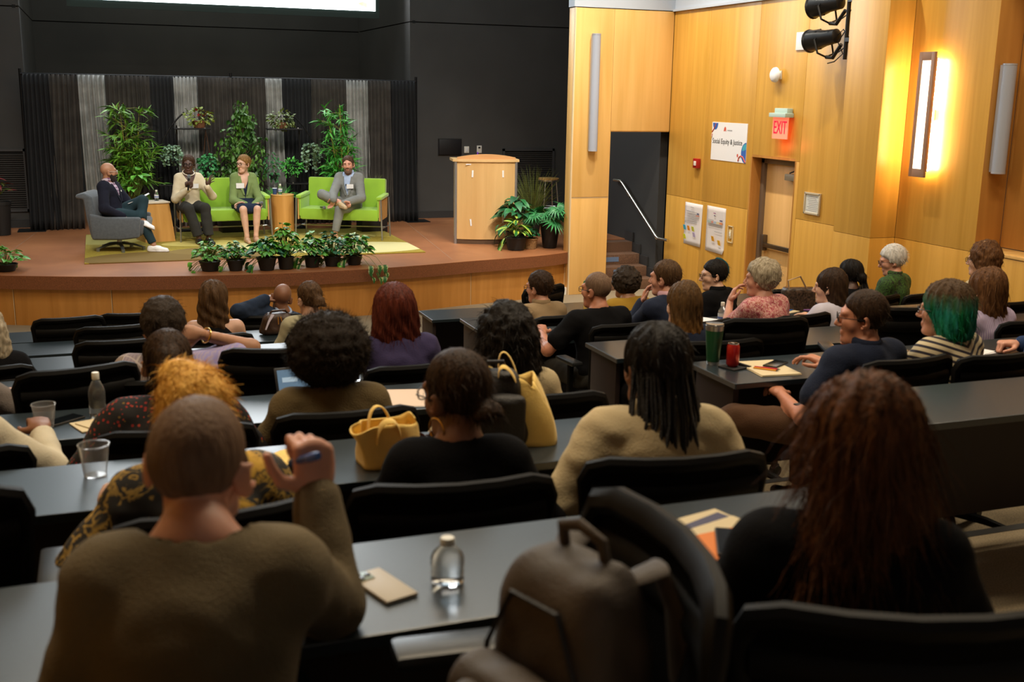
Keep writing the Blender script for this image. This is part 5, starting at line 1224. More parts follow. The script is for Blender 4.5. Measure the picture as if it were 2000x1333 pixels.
# ---------------------------------------------------------------- cloth for the people
C_OLIVE = cloth('knit_olive_grey', (0.145, 0.112, 0.064), bump=0.5, bs=260); C_SLEEVE = C_OLIVE
C_CREAM = cloth('blouse_cream', (0.50, 0.40, 0.235)); C_WHITE = cloth('shirt_off_white', (0.55, 0.49, 0.36)); C_OLIVE2 = cloth('sweater_olive_brown', (0.135, 0.095, 0.042), bump=.4)
C_BLACK = M('cloth_black', (0.006, 0.006, 0.007), .95, spec=.1, bump=.2, bscale=180); C_NAVY = cloth('cloth_navy', (0.012, 0.017, 0.036)); C_NAVYB = cloth('suit_navy', (0.016, 0.026, 0.05)); C_PURP = cloth('sweater_purple_blue', (0.040, 0.032, 0.085)); C_TAUPE = cloth('cloth_taupe', (0.16, 0.135, 0.12))
C_BEIGE = cloth('cardigan_beige', (0.33, 0.30, 0.19)); C_TAN = cloth('jacket_tan', (0.27, 0.19, 0.105)); C_MUST = cloth('sweater_mustard', (0.30, 0.175, 0.022)); C_LAV = cloth('cardigan_pale_lavender', (0.46, 0.44, 0.52)); C_PINK = cloth('collar_pink', (0.58, 0.36, 0.42)); C_BLUE = cloth('blazer_blue', (0.020, 0.042, 0.115))
C_JEAN = cloth('jeans_dark_teal', (0.018, 0.038, 0.048)); C_BLAZER = cloth('blazer_dark_navy', (0.011, 0.012, 0.022)); C_KNIT = cloth('sweater_ivory', (0.62, 0.53, 0.37), bump=.4); C_CHAR = cloth('trousers_charcoal', (0.030, 0.029, 0.026)); C_SAGE = cloth('blazer_sage_green', (0.17, 0.235, 0.085)); C_DNAVY = cloth('dress_navy', (0.012, 0.019, 0.04)); C_GREY = cloth('suit_grey', (0.19, 0.195, 0.185), bump=.35, bs=320); C_LBLUE = cloth('shirt_light_blue', (0.40, 0.50, 0.70)); C_KHAKI = cloth('chinos_khaki', (0.34, 0.26, 0.14)); C_BROWN = cloth('trousers_brown', (0.075, 0.038, 0.02))
def f_dots(N, L, b, co):
    v = voro(N, L, co, 62); setin(b, 'Roughness', .85)
    m = mathn(N, L, 'LESS_THAN', mathn(N, L, 'ADD', v.outputs['Distance'], mathn(N, L, 'MULTIPLY', mathn(N, L, 'SUBTRACT', noise(N, L, co, 90, 1), .5), .35)), .32)
    s = N.new('ShaderNodeSeparateColor'); L.new(v.outputs['Color'], s.inputs[0])
    c = ramp(N, L, s.outputs[0], [(0, (.010, .009, .008)), (.28, (.32, .018, .012)), (.62, (.42, .05, .02)), (.86, (.18, .10, .012))], True)
    return mixc(N, L, m, (.010, .008, .008), c)
C_FLOR = mat_custom('blouse_black_red_florals', f_dots)
def f_gold(N, L, b, co):
    setin(b, 'Roughness', .8); v = voro(N, L, co, 6.5, rand=.8); n = noise(N, L, co, 22, 4, 1.2)
    r_ = mathn(N, L, 'ADD', v.outputs['Distance'], mathn(N, L, 'MULTIPLY', mathn(N, L, 'SUBTRACT', n, .5), .8))
    return ramp(N, L, r_, [(.16, (.62, .36, .04)), (.25, (.42, .23, .02)), (.29, (.010, .009, .008)), (.33, (.50, .30, .04)), (.40, (.012, .010, .008)), (.54, (.010, .009, .008)), (.58, (.42, .26, .05)), (.66, (.010, .009, .008))])
C_GOLD = mat_custom('shirt_black_gold_baroque', f_gold)
def f_geo(N, L, b, co):
    setin(b, 'Roughness', .85); mp = N.new('ShaderNodeMapping'); mp.inputs['Rotation'].default_value = (.2, .3, .75); L.new(co, mp.inputs[0])
    bk = N.new('ShaderNodeTexBrick'); bk.inputs['Scale'].default_value = 9; bk.inputs['Mortar Size'].default_value = .03; bk.offset = 0; bk.inputs['Row Height'].default_value = .5; L.new(mp.outputs[0], bk.inputs['Vector'])
    bk.inputs['Color1'].default_value = rgba((.20, .145, .10)); bk.inputs['Color2'].default_value = rgba((.26, .215, .30)); bk.inputs['Mortar'].default_value = rgba((.44, .38, .36))
    w = N.new('ShaderNodeTexWave'); w.inputs['Scale'].default_value = 26; w.inputs['Distortion'].default_value = 6; L.new(mp.outputs[0], w.inputs['Vector'])
    sep = N.new('ShaderNodeSeparateXYZ'); L.new(co, sep.inputs[0]); mr = N.new('ShaderNodeMapRange'); mr.inputs[1].default_value = -.05; mr.inputs[2].default_value = .18; L.new(sep.outputs[0], mr.inputs[0])
    return mixc(N, L, mathn(N, L, 'MULTIPLY', w.outputs['Fac'], .45), mixc(N, L, mr.outputs[0], bk.outputs['Color'], (.27, .24, .50)), (.42, .36, .34))
C_GEO = mat_custom('shirt_lavender_tan_geometric', f_geo)
def f_stripe(N, L, b, co):
    setin(b, 'Roughness', .85); sep = N.new('ShaderNodeSeparateXYZ'); L.new(co, sep.inputs[0])
    z = mathn(N, L, 'ADD', sep.outputs[2], mathn(N, L, 'MULTIPLY', mathn(N, L, 'ABSOLUTE', sep.outputs[0]), -.35))
    fr = mathn(N, L, 'FRACT', mathn(N, L, 'MULTIPLY', z, 31.0))
    return mixc(N, L, mathn(N, L, 'LESS_THAN', fr, .42), (.56, .47, .30), (.018, .013, .024))
C_STRIPE = mat_custom('sweater_cream_navy_stripes', f_stripe)
def f_red(N, L, b, co):
    setin(b, 'Roughness', .8); n = noise(N, L, co, 30, 4, 1.5)
    return ramp(N, L, n, [(.36, (.30, .05, .06)), (.45, (.44, .12, .14)), (.52, (.62, .40, .34)), (.58, (.36, .09, .06)), (.7, (.30, .05, .12))])
C_REDF = mat_custom('blouse_rose_paisley', f_red)
def f_leafy(N, L, b, co):
    setin(b, 'Roughness', .8); n = noise(N, L, co, 22, 3, 2.0)
    return ramp(N, L, n, [(.40, (.010, .014, .006)), (.50, (.035, .11, .012)), (.56, (.012, .02, .006)), (.64, (.05, .13, .02))])
C_GRNF = mat_custom('top_black_green_leaves', f_leafy)
def f_pin(N, L, b, co):
    setin(b, 'Roughness', .85); sep = N.new('ShaderNodeSeparateXYZ'); L.new(co, sep.inputs[0]); fr = mathn(N, L, 'FRACT', mathn(N, L, 'MULTIPLY', sep.outputs[0], 85.0))
    return mixc(N, L, mathn(N, L, 'LESS_THAN', fr, .4), (.34, .27, .46), (.52, .46, .58))
C_PIN = mat_custom('shirt_lilac_pinstripe', f_pin)
def f_plaid(N, L, b, co):
    setin(b, 'Roughness', .85); sep = N.new('ShaderNodeSeparateXYZ'); L.new(co, sep.inputs[0])
    a = mathn(N, L, 'LESS_THAN', mathn(N, L, 'FRACT', mathn(N, L, 'MULTIPLY', sep.outputs[0], 24.0)), .45); c = mathn(N, L, 'LESS_THAN', mathn(N, L, 'FRACT', mathn(N, L, 'MULTIPLY', sep.outputs[2], 24.0)), .45)
    return mixc(N, L, mathn(N, L, 'MULTIPLY', mathn(N, L, 'ADD', a, c), .5), (.60, .50, .58), (.14, .03, .12))
C_PLAID = mat_custom('shirt_white_plum_plaid', f_plaid)
H_BLK = hair_mat('hair_black', (.006, .005, .005), (.016, .013, .011)); H_DBR = hair_mat('hair_dark_brown', (.018, .010, .006), (.045, .024, .013)); H_BR = hair_mat('hair_brown', (.045, .024, .012), (.095, .052, .024)); H_AUB = hair_mat('hair_auburn', (.045, .009, .006), (.11, .024, .013))
H_LBR = hair_mat('hair_light_brown', (.05, .028, .012), (.11, .058, .022), tip=(1.04, .82, (.24, .10, .016), (.44, .21, .05))); H_CHN = hair_mat('hair_chestnut', (.030, .012, .005), (.13, .048, .016)); H_BLEACH = hair_mat('hair_bleached_orange', (.50, .24, .035), (.85, .50, .12)); H_GREY = hair_mat('hair_grey_blond', (.20, .16, .10), (.42, .36, .26)); H_WHITE = hair_mat('hair_white', (.42, .41, .38), (.70, .68, .64))
H_BUZZ = hair_mat('hair_buzzed', (.12, .072, .048), (.18, .115, .075)); H_GREEN = hair_mat('hair_green_dyed', (.05, .028, .014), (.085, .05, .024), tip=(1.19, 1.10, (.004, .12, .04), (.02, .20, .16))); H_TEAL = hair_mat('hair_teal_patch', (.008, .03, .04), (.02, .14, .18)); H_AFRO = hair_mat('hair_afro', (.010, .007, .005), (.024, .016, .011), f=60, stretch=1); H_CURL = hair_mat('hair_dark_curls', (.016, .011, .008), (.05, .035, .024), f=60, stretch=1); H_RDBR = hair_mat('hair_reddish_brown', (.05, .022, .010), (.15, .068, .026))
down = lambda P, Nn: np.tile(V3(0, 0, -1.0), (len(P), 1)) + Nn*0.0
radial = lambda P, Nn: Nn*1.0
def seat_for(b, k, label, rz=0.0, dy=-0.03, dx=0.0):
    v = rotz(b.root.rotation_euler.z) @ V3(dx, dy, 0); return put_chair(b.loc[0]+v[0], b.loc[1]+v[1], k, math.degrees(b.root.rotation_euler.z)+rz, label)
HIDDEN = dict(handmesh=True)

# ---- left block, nearest first
b = person('man in an olive-grey knit sweater seen from behind, raising a pen in his fist', (0, 0, ZFL(1)), -10, (.13, 2.16, 1.88), girth=1.02, lean=20, head=(-14, -4, 4), skin=SK_PINK, sh=.136,
    armR=('w', (.355, 1.89, 1.86), (.352, 2.0, 2.045)), armL=((-.21, .12, -.08), (-.12, .40, 0)), handR='fist', thumbR='up', dirR=(-.05, .08, 1), backR=(.35, -.9, .1), handL='relax', neck_up=.105, neck_fwd=.085, hs=1.02)
garment(b, 'sweater', C_OLIVE, off=.022, neck=.092, voxel=.010, fold=.005, cuff=.93); trousers(b, 'trousers', C_JEAN); shoes(b, SHOE_BK)
hair(b, H_BUZZ, 'short', th=.004, front=.068, back=-.060, amp=.0008, voxel=.006)
seat_for(b, 1, 'black task chair under the man in the olive-grey sweater', 0, -.10)
pen = thing('pen', 'blue marker pen held in the raised fist', 'pen', (.322, 1.985, 2.118)); pen.rotation_euler = (R(68), 0, R(20))
MB().lathe([(.0065, -.045), (.0075, -.04), (.0075, .035)], 12).build('barrel', M('pen_blue', (.02, .06, .20), .3), pen, smooth=True); MB().lathe([(.0082, .030), (.0082, .066), (.006, .070)], 12).build('cap', M('pen_cap_blue', (.04, .10, .32), .25), pen, smooth=True)

b = person('person with bleached orange hair and a black and gold baroque shirt', (0, 0, ZFL(2)), 6, (.185, 1.945, 2.86), lean=14, head=(4, 4, 0), skin=SK_FAIR, girth=1.08, armL=((-.33, .06, -.10), (-.20, .34, 0)))
garment(b, 'shirt', C_GOLD, off=.024, sleeve='half', neck=.068, fold=.010, collar=C_GOLD); trousers(b, 'trousers', C_BLACK); shoes(b, SHOE_BK)
h = hair(b, H_BLEACH, 'short', th=.020, front=.03, back=-.085, amp=.005, curl=True, freq=38, ear=False, extra=lambda F, P, H, k: F.ell(P(0, -.075, -.05), V3(.066, .04, .085), H, .03).ell(P(-.03, 0, .125), V3(.045, .05, .03), H, .03))
ribbons('loose_hair', h, 1500, .042, .0026, H_BLEACH, b.root, lambda P, Nn: np.tile(V3(.35, .1, -.25), (len(P), 1)), lift=.40, jit=.3, seed=2, sag=.9)
seat_for(b, 2, 'black task chair under the person with bleached orange hair')
b = person('woman in a black blouse with small red flowers and a long dark ponytail', (0, 0, ZFL(3)), 0, (.19, 1.81, 4.10), lean=10, skin=SK_TAN, girth=1.18, armL=((-.33, .10, -.10), (-.16, .34, 0)), armR=((.33, .10, -.10), (.16, .34, 0)))
garment(b, 'blouse', C_FLOR, off=.020, sleeve='half', neck=.068, puff=.012); trousers(b, 'trousers', C_BLACK); shoes(b, SHOE_BK)
def pony(F, P, H, k):
    F.ell(P(0, -.10, .045), V3(.040, .035, .040)*k, H, .02)
    pts = [P(0, -.115, .045), P(0, -.15, -.02), P(.0, -.15, -.14), P(.01, -.145, -.27), P(.01, -.135, -.38)]
    for a, c, r0, r1 in zip(pts[:-1], pts[1:], (.035, .050, .056, .050), (.050, .056, .050, .020)): F.cap(a, c, r0, r1, .03)
h = hair(b, H_DBR, 'tied', th=.010, front=.072, back=-.055, amp=.004, extra=pony); ribbons('loose_hair', h, 900, .10, .0024, H_DBR, b.root, down, lift=.12, jit=.12, seed=3)
seat_for(b, 3, 'black task chair under the woman with the dark ponytail')
b = person('woman in a lavender and tan patterned shirt, hand behind her neck', (0, 0, ZFL(4)), -4, (.24, 1.67, 5.42), lean=4, head=(8, 6, -4), skin=SK_TAN, girth=1.2, armR=('w', (.66, 5.50, 1.53), (.40, 5.36, 1.645)), armL=((-.34, .08, -.10), (-.20, .33, 0)), dirR=(-.9, -.1, .1), backR=(0, -1, .3), handR='relax')
garment(b, 'shirt', C_GEO, off=.020, sleeve='short', neck=.07); trousers(b, 'trousers', C_CHAR); shoes(b, SHOE_BK)
hair(b, H_CURL, 'short', th=.030, front=.066, back=-.075, curl=True, amp=.006, freq=62, ear=False)
br = MB(); c = b.wrR*.88+b.elR*.12; d = unit(b.wrR-b.elR); a1 = unit(np.cross(d, V3(0, 0, 1))); a2 = np.cross(d, a1); br.tube([c + .036*(a1*math.cos(t) + a2*math.sin(t)) for t in np.linspace(0, 6.283, 22)], .0045, 6, cap=False); br.build('bracelet', GOLD, b.root, smooth=True)
seat_for(b, 4, 'black task chair under the woman in the lavender patterned shirt', 0, -.02, -.05)
b = person('woman in a black tank top with wavy brown hair below the stage', (0, 0, ZFL(6)), -6, (.71, 1.31, 8.02), lean=6, head=(-8, 2, 0), skin=SK_FAIR)
garment(b, 'tank_top', C_BLACK, off=.010, sleeve='none', tank=True, neck=.10, fold=.003); trousers(b, 'trousers', C_CHAR); shoes(b, SHOE_BK)
hair(b, H_BR, 'long', th=.024, length=.30, width=.098, amp=.009, freq=24, voxel=.009, depth=.05); seat_for(b, 6, 'black task chair under the woman in the black tank top')
b = person('bald man in a navy suit leaning back with one arm over the next chair', (0, 0, ZFL(7)), 10, (1.38, 1.07, 9.30), lean=-16, side=16, head=(-16, -2, 14), skin=SK_BR, armL=('w', (1.00, 9.12, 1.00), (1.24, 9.28, 1.06)), armR=((.26, .05, -.12), (.16, .30, .02)), girth=1.08, handL='relax')
garment(b, 'suit_jacket', C_NAVYB, off=.024, neck=.066, fold=.012, collar=C_LBLUE); trousers(b, 'trousers', C_NAVYB); shoes(b, SHOE_BK); seat_for(b, 7, 'black task chair under the bald man in the navy suit', -8)
b = person('woman in a beige cardigan with a low curly brown ponytail', (0, 0, ZFL(6)), 4, (1.38, 1.30, 7.95), lean=10, head=(14, 4, -3), skin=SK_FAIR)
garment(b, 'cardigan', C_BEIGE, off=.020, neck=.068); trousers(b, 'trousers', C_CHAR); shoes(b, SHOE_BK)
def lowpony(F, P, H, k): F.ell(P(.015, -.115, -.02), V3(.048, .045, .055)*k, H, .02).ell(P(.03, -.12, -.09), V3(.045, .04, .075)*k, H, .03)
hair(b, H_BR, 'tied', th=.012, front=.070, back=-.05, curl=True, amp=.004, freq=50, extra=lowpony); seat_for(b, 6, 'black task chair under the woman in the beige cardigan')
b = person('woman in a purple-blue sweater with long auburn hair', (0, 0, ZFL(4)), 2, (1.37, 1.69, 5.42), lean=6, skin=SK_FAIR, girth=1.06)
garment(b, 'sweater', C_PURP, off=.024, neck=.07, fold=.008); trousers(b, 'trousers', C_BLACK); shoes(b, SHOE_BK)
h = hair(b, H_AUB, 'long', th=.030, length=.27, width=.118, amp=.006, depth=.06, behind=-.05); ribbons('loose_hair', h, 900, .09, .0025, H_AUB, b.root, down, lift=.25, jit=.12, seed=5)
seat_for(b, 4, 'black task chair under the woman with auburn hair', 3, -.05)
b = person('woman in an olive-brown sweater with a large dark afro', (0, 0, ZFL(3)), 0, (.78, 1.78, 4.12), lean=8, skin=SK_DK, girth=1.04, sh=.150)
garment(b, 'sweater', C_OLIVE2, off=.022, neck=.072, fold=.008); trousers(b, 'trousers', C_BLACK); shoes(b, SHOE_BK)
h = hair(b, H_AFRO, 'afro', size=(.160, .155, .150), off=(0, -.03, .035), curl=True, amp=.010, freq=70, voxel=.0095); ribbons('loose_hair', h, 7000, .026, .0013, H_AFRO, b.root, radial, lift=.4, jit=.8, seed=6, sag=.1, seg=3)
seat_for(b, 3, 'black task chair under the woman with the large afro')
b = person('woman in a black top with dark hair tied low and gold hoop earrings', (0, 0, ZFL(2)), -10, (.90, 1.91, 2.85), lean=12, head=(32, 8, -2), skin=SK_BR, girth=.92, sh=.135)
garment(b, 'top', C_BLACK, off=.016, neck=.07); trousers(b, 'trousers', C_BLACK); shoes(b, SHOE_BK)
h = hair(b, H_DBR, 'tied', th=.012, front=.070, back=-.055, amp=.0015, extra=lambda F, P, H, k: F.ell(P(0.01, -.118, -.055), V3(.050, .042, .050)*k, H, .015).ell(P(.02, -.11, -.13), V3(.042, .036, .085)*k, H, .03)); ribbons('loose_hair', h, 700, .05, .002, H_DBR, b.root, down, lift=.2, jit=.3, seed=7)
glasses(b, GL_BLACK)
for sg in (-1,): MB().tube([b.P(sg*.085 + .0, -.005+.032*math.sin(t), -.078+.032*math.cos(t)) for t in np.linspace(0, 6.283, 24)], .0024, 6, cap=False).build('earring', GOLD, b.root, smooth=True)
seat_for(b, 2, 'black task chair under the woman with gold hoop earrings', 4, -.03, -.07)
b = person('woman with a large mass of dark curly hair behind the yellow tote bag', (0, 0, ZFL(3)), -4, (1.52, 1.80, 4.15), lean=8, skin=SK_DK, armR='lap')
garment(b, 'blouse', C_CREAM, off=.018, neck=.07); trousers(b, 'trousers', C_KHAKI); shoes(b, SHOE_BK)
h = hair(b, H_BLK, 'long', th=.045, length=.26, width=.125, depth=.075, curl=True, amp=.012, freq=46, voxel=.0095); ribbons('loose_hair', h, 1500, .05, .0026, H_BLK, b.root, down, lift=.7, jit=.5, seed=8)
seat_for(b, 3, 'black task chair behind the yellow tote bag', -4, -.05, .06)
b = person('woman in a cream blouse with long dark box braids', (0, 0, ZFL(2)), -12, (1.52, 2.00, 2.85), lean=8, head=(18, 0, -2), skin=SK_BR, girth=1.02, armL=((-.31, .02, -.14), (-.20, .26, -.12)), armR=((.31, .06, -.12), (.14, .33, 0)), sh=.150)
garment(b, 'blouse', C_CREAM, off=.022, sleeve='long', puff=.014, neck=.07, fold=.011, collar=C_CREAM); trousers(b, 'trousers', C_BLACK); shoes(b, SHOE_BK)
hair(b, H_BLK, 'short', th=.022, front=.070, back=-.085, amp=.006, freq=36, ear=False)
q = random.Random(17); bm_ = MB(); parts_n = 0; BR_MAT = M('braids_black', (.010, .008, .008), .5, bump=.8, bscale=260)
for i in range(34):
    a = R(-85 + 170*i/33); r0 = V3(.088*math.sin(a), -.02-.098*math.cos(a), .02+q.uniform(-.04, .06)); ln = q.uniform(.50, .64)
    p0 = b.P(r0[0]*.95, r0[1]*.95, .09+q.uniform(0, .02)); p1 = b.P(*r0); p2 = b.P(r0[0]*1.25 + q.uniform(-.015, .015), r0[1]*1.15-.020, -.12); p3 = p2 + V3(r0[0]*.25 + q.uniform(-.03, .03), q.uniform(-.03, .005)-.012, -(ln-.2)*.55); p4 = p3 + V3(q.uniform(-.02, .02), q.uniform(-.01, .02), -(ln-.2)*.45)
    bm_ = MB(); pts = [p0, p1, p2, p3, p4]; fine = []
    for j in range(4):
        for u in range(5): fine.append(Vector(pts[j]).lerp(Vector(pts[j+1]), u/5))
    bm_.tube(fine, [.0062*(1+.16*math.sin(j*2.4)) for j in range(len(fine))], 5); bm_.build('braid', BR_MAT, b.root, smooth=True)
seat_for(b, 2, 'black task chair under the woman with box braids', 4, -.05, -.05)
b = person('woman with very long dark chestnut hair at the nearest table, seen from behind', (0, 0, ZFL(1)), -26, (1.29, 2.12, 1.62), lean=8, head=(26, 4, 0), skin=SK_FAIR)
garment(b, 'top', C_BLACK, off=.018, neck=.07); trousers(b, 'trousers', C_BLACK); shoes(b, SHOE_BK)
def mane(F, P, H, k):
    for x, z, rx in ((-.07, -.20, .07), (.085, -.20, .08), (.14, -.30, .075), (.17, -.38, .06), (-.10, -.30, .06)): F.ell(P(x, -.055, z), V3(rx, .05, .12)*k, H, .05)
h = hair(b, H_CHN, 'long', th=.026, length=.40, width=.115, amp=.006, voxel=.009, depth=.055, extra=mane); ribbons('loose_hair', h, 4200, 0.15, .0024, H_CHN, b.root, down, lift=.32, jit=.18, seed=9, seg=5)
seat_for(b, 1, 'black task chair under the woman with very long chestnut hair', 4, -.08, 0)
b = person('person in an off-white shirt cut by the left edge, resting a hand near the cup', (0, 0, ZFL(3)), 0, (-.58, 1.80, 4.08), lean=12, skin=SK_BR, girth=1.05, armR=('w', (-.235, 4.12, 1.44), (-.275, 4.43, 1.50)), handR='relax')
garment(b, 'shirt', C_WHITE, off=.022, neck=.07, cuff=.80); trousers(b, 'trousers', C_BLACK); shoes(b, SHOE_BK); hair(b, H_BLK, 'short'); seat_for(b, 3, 'black task chair under the person in the off-white shirt', 0, -.03, .06)
b = person('person in a taupe sweater cut by the left edge, fourth row', (0, 0, ZFL(4)), 0, (-.74, 1.66, 5.40), lean=14, skin=SK_FAIR, armR=('w', (-.36, 5.42, 1.27), (-.46, 5.70, 1.31)))
garment(b, 'sweater', C_TAUPE, off=.022, neck=.07); trousers(b, 'trousers', C_BLACK); shoes(b, SHOE_BK); hair(b, H_BR, 'short'); seat_for(b, 4, 'black task chair under the person in the taupe sweater')
b = person('person with pale wavy hair just showing at the left edge', (0, 0, ZFL(5)), 0, (-.66, 1.40, 6.70), lean=8, skin=SK_FAIR)
garment(b, 'sweater', C_BLACK, off=.018, neck=.07); trousers(b, 'trousers', C_BLACK); shoes(b, SHOE_BK); hair(b, H_GREY, 'long', th=.03, length=.20, width=.12, curl=True, amp=.008, freq=40); seat_for(b, 5, 'black task chair under the person with pale wavy hair')

# ---- right block
b = person('man in a tan jacket with short dark brown hair and glasses', (0, 0, ZFL(6)), 10, (3.21, 1.29, 8.0), lean=8, head=(22, 4, 0), skin=SK_PINK, armL='lap')
garment(b, 'jacket', C_TAN, off=.018, neck=.066, collar=C_TAN); trousers(b, 'trousers', C_CHAR); shoes(b, SHOE_BK); hair(b, H_DBR, 'short', th=.020, front=.066, back=-.07, curl=True, amp=.004, freq=70); glasses(b, GL_TORT); seat_for(b, 6, 'black task chair under the man in the tan jacket')
b = person('man in a black T-shirt with cropped hair and glasses', (0, 0, ZFL(5)), 8, (3.13, 1.49, 6.75), lean=4, head=(22, 2, 0), skin=SK_RUD, girth=1.16, sh=.165, armL=('w', (2.77, 6.72, 1.10), (2.83, 6.97, 1.17)), handL='fist', armR=((.31, .10, -.10), (.14, .33, 0)))
garment(b, 't_shirt', C_BLACK, off=.016, sleeve='short', neck=.066); trousers(b, 'trousers', C_CHAR); shoes(b, SHOE_BK); hair(b, H_BUZZ, 'short', th=.006, front=.066, back=-.062, amp=.001); glasses(b, GL_BLACK)
for i_, (w_, c_) in enumerate(((.045, (.55, .38, .03)), (.03, (.02, .10, .03)), (.035, (.50, .35, .05)), (.02, (.35, .02, .02)), (.12, (.22, .03, .03)))):
    xs = (-.075, -.035, 0.0, .03, .105)[i_]; o = box('back_print', (0, 0, 0), (w_*.8, .004, .022), M('print_%d' % i_, c_, .8), b.root); o.location = b.T(xs, -.140*b.g+.003*abs(xs)*10, .385); o.rotation_euler = (R(6), 0, xs*1.2)
seat_for(b, 5, 'black task chair under the man in the black T-shirt', -3, -.02, .05)
b = person('person in a mustard sweater with short dark curls', (0, 0, ZFL(6)), 8, (3.98, 1.29, 8.02), lean=8, head=(6, 2, 0), skin=SK_TAN, armL=('w', (3.72, 8.12, .98), (3.80, 8.33, 1.12)), handL='grip', dirL=(.4, .5, .6), backL=(-1, .2, .1))
garment(b, 'sweater', C_MUST, off=.022, neck=.07); trousers(b, 'trousers', C_CHAR); shoes(b, SHOE_BK); hair(b, H_CURL, 'afro', size=(.118, .122, .120), off=(0, -.02, .03), curl=True, amp=.012, freq=62); seat_for(b, 6, 'black task chair under the person in the mustard sweater')
b = person('man in a navy sweater over a pink collar, chin on his hand', (0, 0, ZFL(5)), 12, (3.68, 1.54, 6.80), lean=14, head=(26, 2, 0), skin=SK_PINK, armL=('w', (3.52, 6.98, 1.14), (3.62, 7.0, 1.33)), handL='relax', dirL=(.2, -.1, 1), backL=(-.6, .8, 0), girth=1.08)
garment(b, 'sweater', C_NAVY, off=.022, neck=.066, collar=C_PINK); trousers(b, 'trousers', C_CHAR); shoes(b, SHOE_BK); hair(b, H_BR, 'short', th=.014, front=.068, back=-.06, amp=.003); seat_for(b, 5, 'black task chair under the man in the navy sweater', 0, -.04)
b = person('woman with long straight light brown hair and a dark top', (0, 0, ZFL(4)), 4, (3.07, 1.63, 5.45), lean=6, head=(-4, 2, 0), skin=SK_FAIR)
garment(b, 'top', C_NAVY, off=.016, neck=.07); trousers(b, 'trousers', C_BLACK); shoes(b, SHOE_BK); h = hair(b, H_LBR, 'long', th=.018, length=.37, width=.088, depth=.045, amp=.005, freq=60); seat_for(b, 4, 'black task chair under the woman with straight light brown hair', -6, -.04, .06)
b = person('person in a black hoodie with dark hair dyed teal at the back', (0, 0, ZFL(6)), 28, (4.80, 1.32, 8.02), lean=10, head=(46, 4, 4), skin=SK_FAIR, girth=1.12)
garment(b, 'hoodie', C_BLACK, off=.024, neck=.07, collar=C_BLACK); trousers(b, 'trousers', C_BLACK); shoes(b, SHOE_BK); hair(b, H_BLK, 'short', th=.016, front=.068, back=-.065, amp=.002)
hair(b, H_TEAL, 'short', th=.026, front=.09, back=-.05, amp=.003, voxel=.006, name='dyed_patch', extra=lambda F, P, H, k: F.cut(lambda Q_: (((Q_-b.head) @ H)[..., 1]+.03), .01).cut(lambda Q_: -(((Q_-b.head) @ H)[..., 0]-.0), .01)); glasses(b, GL_BLACK); seat_for(b, 6, 'black task chair under the person in the black hoodie')
b = person('woman in a rose paisley blouse with short grey-blond hair', (0, 0, ZFL(5)), 18, (4.43, 1.51, 6.75), lean=10, head=(26, 2, 0), skin=SK_PINK, girth=1.12, armL=('w', (4.25, 6.88, 1.115), (4.36, 7.02, 1.31)), handL='relax', dirL=(.3, -.2, 1), backL=(-.7, .7, 0))
garment(b, 'blouse', C_REDF, off=.020, sleeve='short', neck=.07); trousers(b, 'trousers', C_CHAR); shoes(b, SHOE_BK); hair(b, H_GREY, 'short', th=.036, front=.066, back=-.085, amp=.006, ear=False, curl=True, freq=36); seat_for(b, 5, 'black task chair under the woman in the rose paisley blouse', -10, -.04, .05)
b = person('woman in a pale lavender cardigan with long dark hair', (0, 0, ZFL(5)), 14, (5.03, 1.42, 6.75), lean=12, head=(30, 4, 0), skin=SK_FAIR, armL=((-.32, .16, -.06), (-.30, .36, 0)))
garment(b, 'cardigan', C_LAV, off=.018, neck=.07); trousers(b, 'trousers', C_BLACK); shoes(b, SHOE_BK); hair(b, H_DBR, 'long', th=.020, length=.32, width=.092, amp=.004); seat_for(b, 5, 'black task chair under the woman in the lavender cardigan', -6)
b = person('woman in black with dark locs gathered at the back', (0, 0, ZFL(6)), 14, (6.18, 1.27, 8.02), lean=8, head=(14, 4, 0), skin=SK_DK)
garment(b, 'top', C_BLACK, off=.016, neck=.07); trousers(b, 'trousers', C_BLACK); shoes(b, SHOE_BK); hair(b, H_BLK, 'tied', th=.018, front=.070, back=-.06, amp=.006, freq=40, extra=lambda F, P, H, k: F.ell(P(.0, -.12, -.02), V3(.05, .045, .045)*k, H, .015).ell(P(.01, -.125, -.10), V3(.045, .035, .07)*k, H, .03))
for i in range(12):
    p0 = b.P(.03*math.cos(i*2.1)+.01, -.125+.02*math.sin(i*1.7), -.05); MB().tube([p0, p0 + V3(.02*math.cos(i*1.9), -.02, -.07), p0 + V3(.04*math.cos(i*1.9), -.015, -.13-.03*(i % 3))], .006, 5).build('loc', BR_MAT, b.root, smooth=True)
seat_for(b, 6, 'black task chair under the woman with dark locs')
b = person('woman in a black and green leaf print top with short white hair', (0, 0, ZFL(6)), 24, (6.63, 1.38, 8.02), lean=4, head=(36, 14, 0), skin=SK_PINK, girth=1.05)
garment(b, 'top', C_GRNF, off=.020, neck=.064, collar=C_GRNF); trousers(b, 'trousers', C_BLACK); shoes(b, SHOE_BK); hair(b, H_WHITE, 'short', th=.026, front=.066, back=-.06, amp=.004, ear=False, freq=40); glasses(b, GL_TORT); seat_for(b, 6, 'black task chair under the white-haired woman', -8)
b = person('tall woman with long curly dark brown hair near the right wall', (0, 0, ZFL(5)), 12, (6.42, 1.58, 6.72), lean=6, head=(16, 2, 0), skin=SK_FAIR)
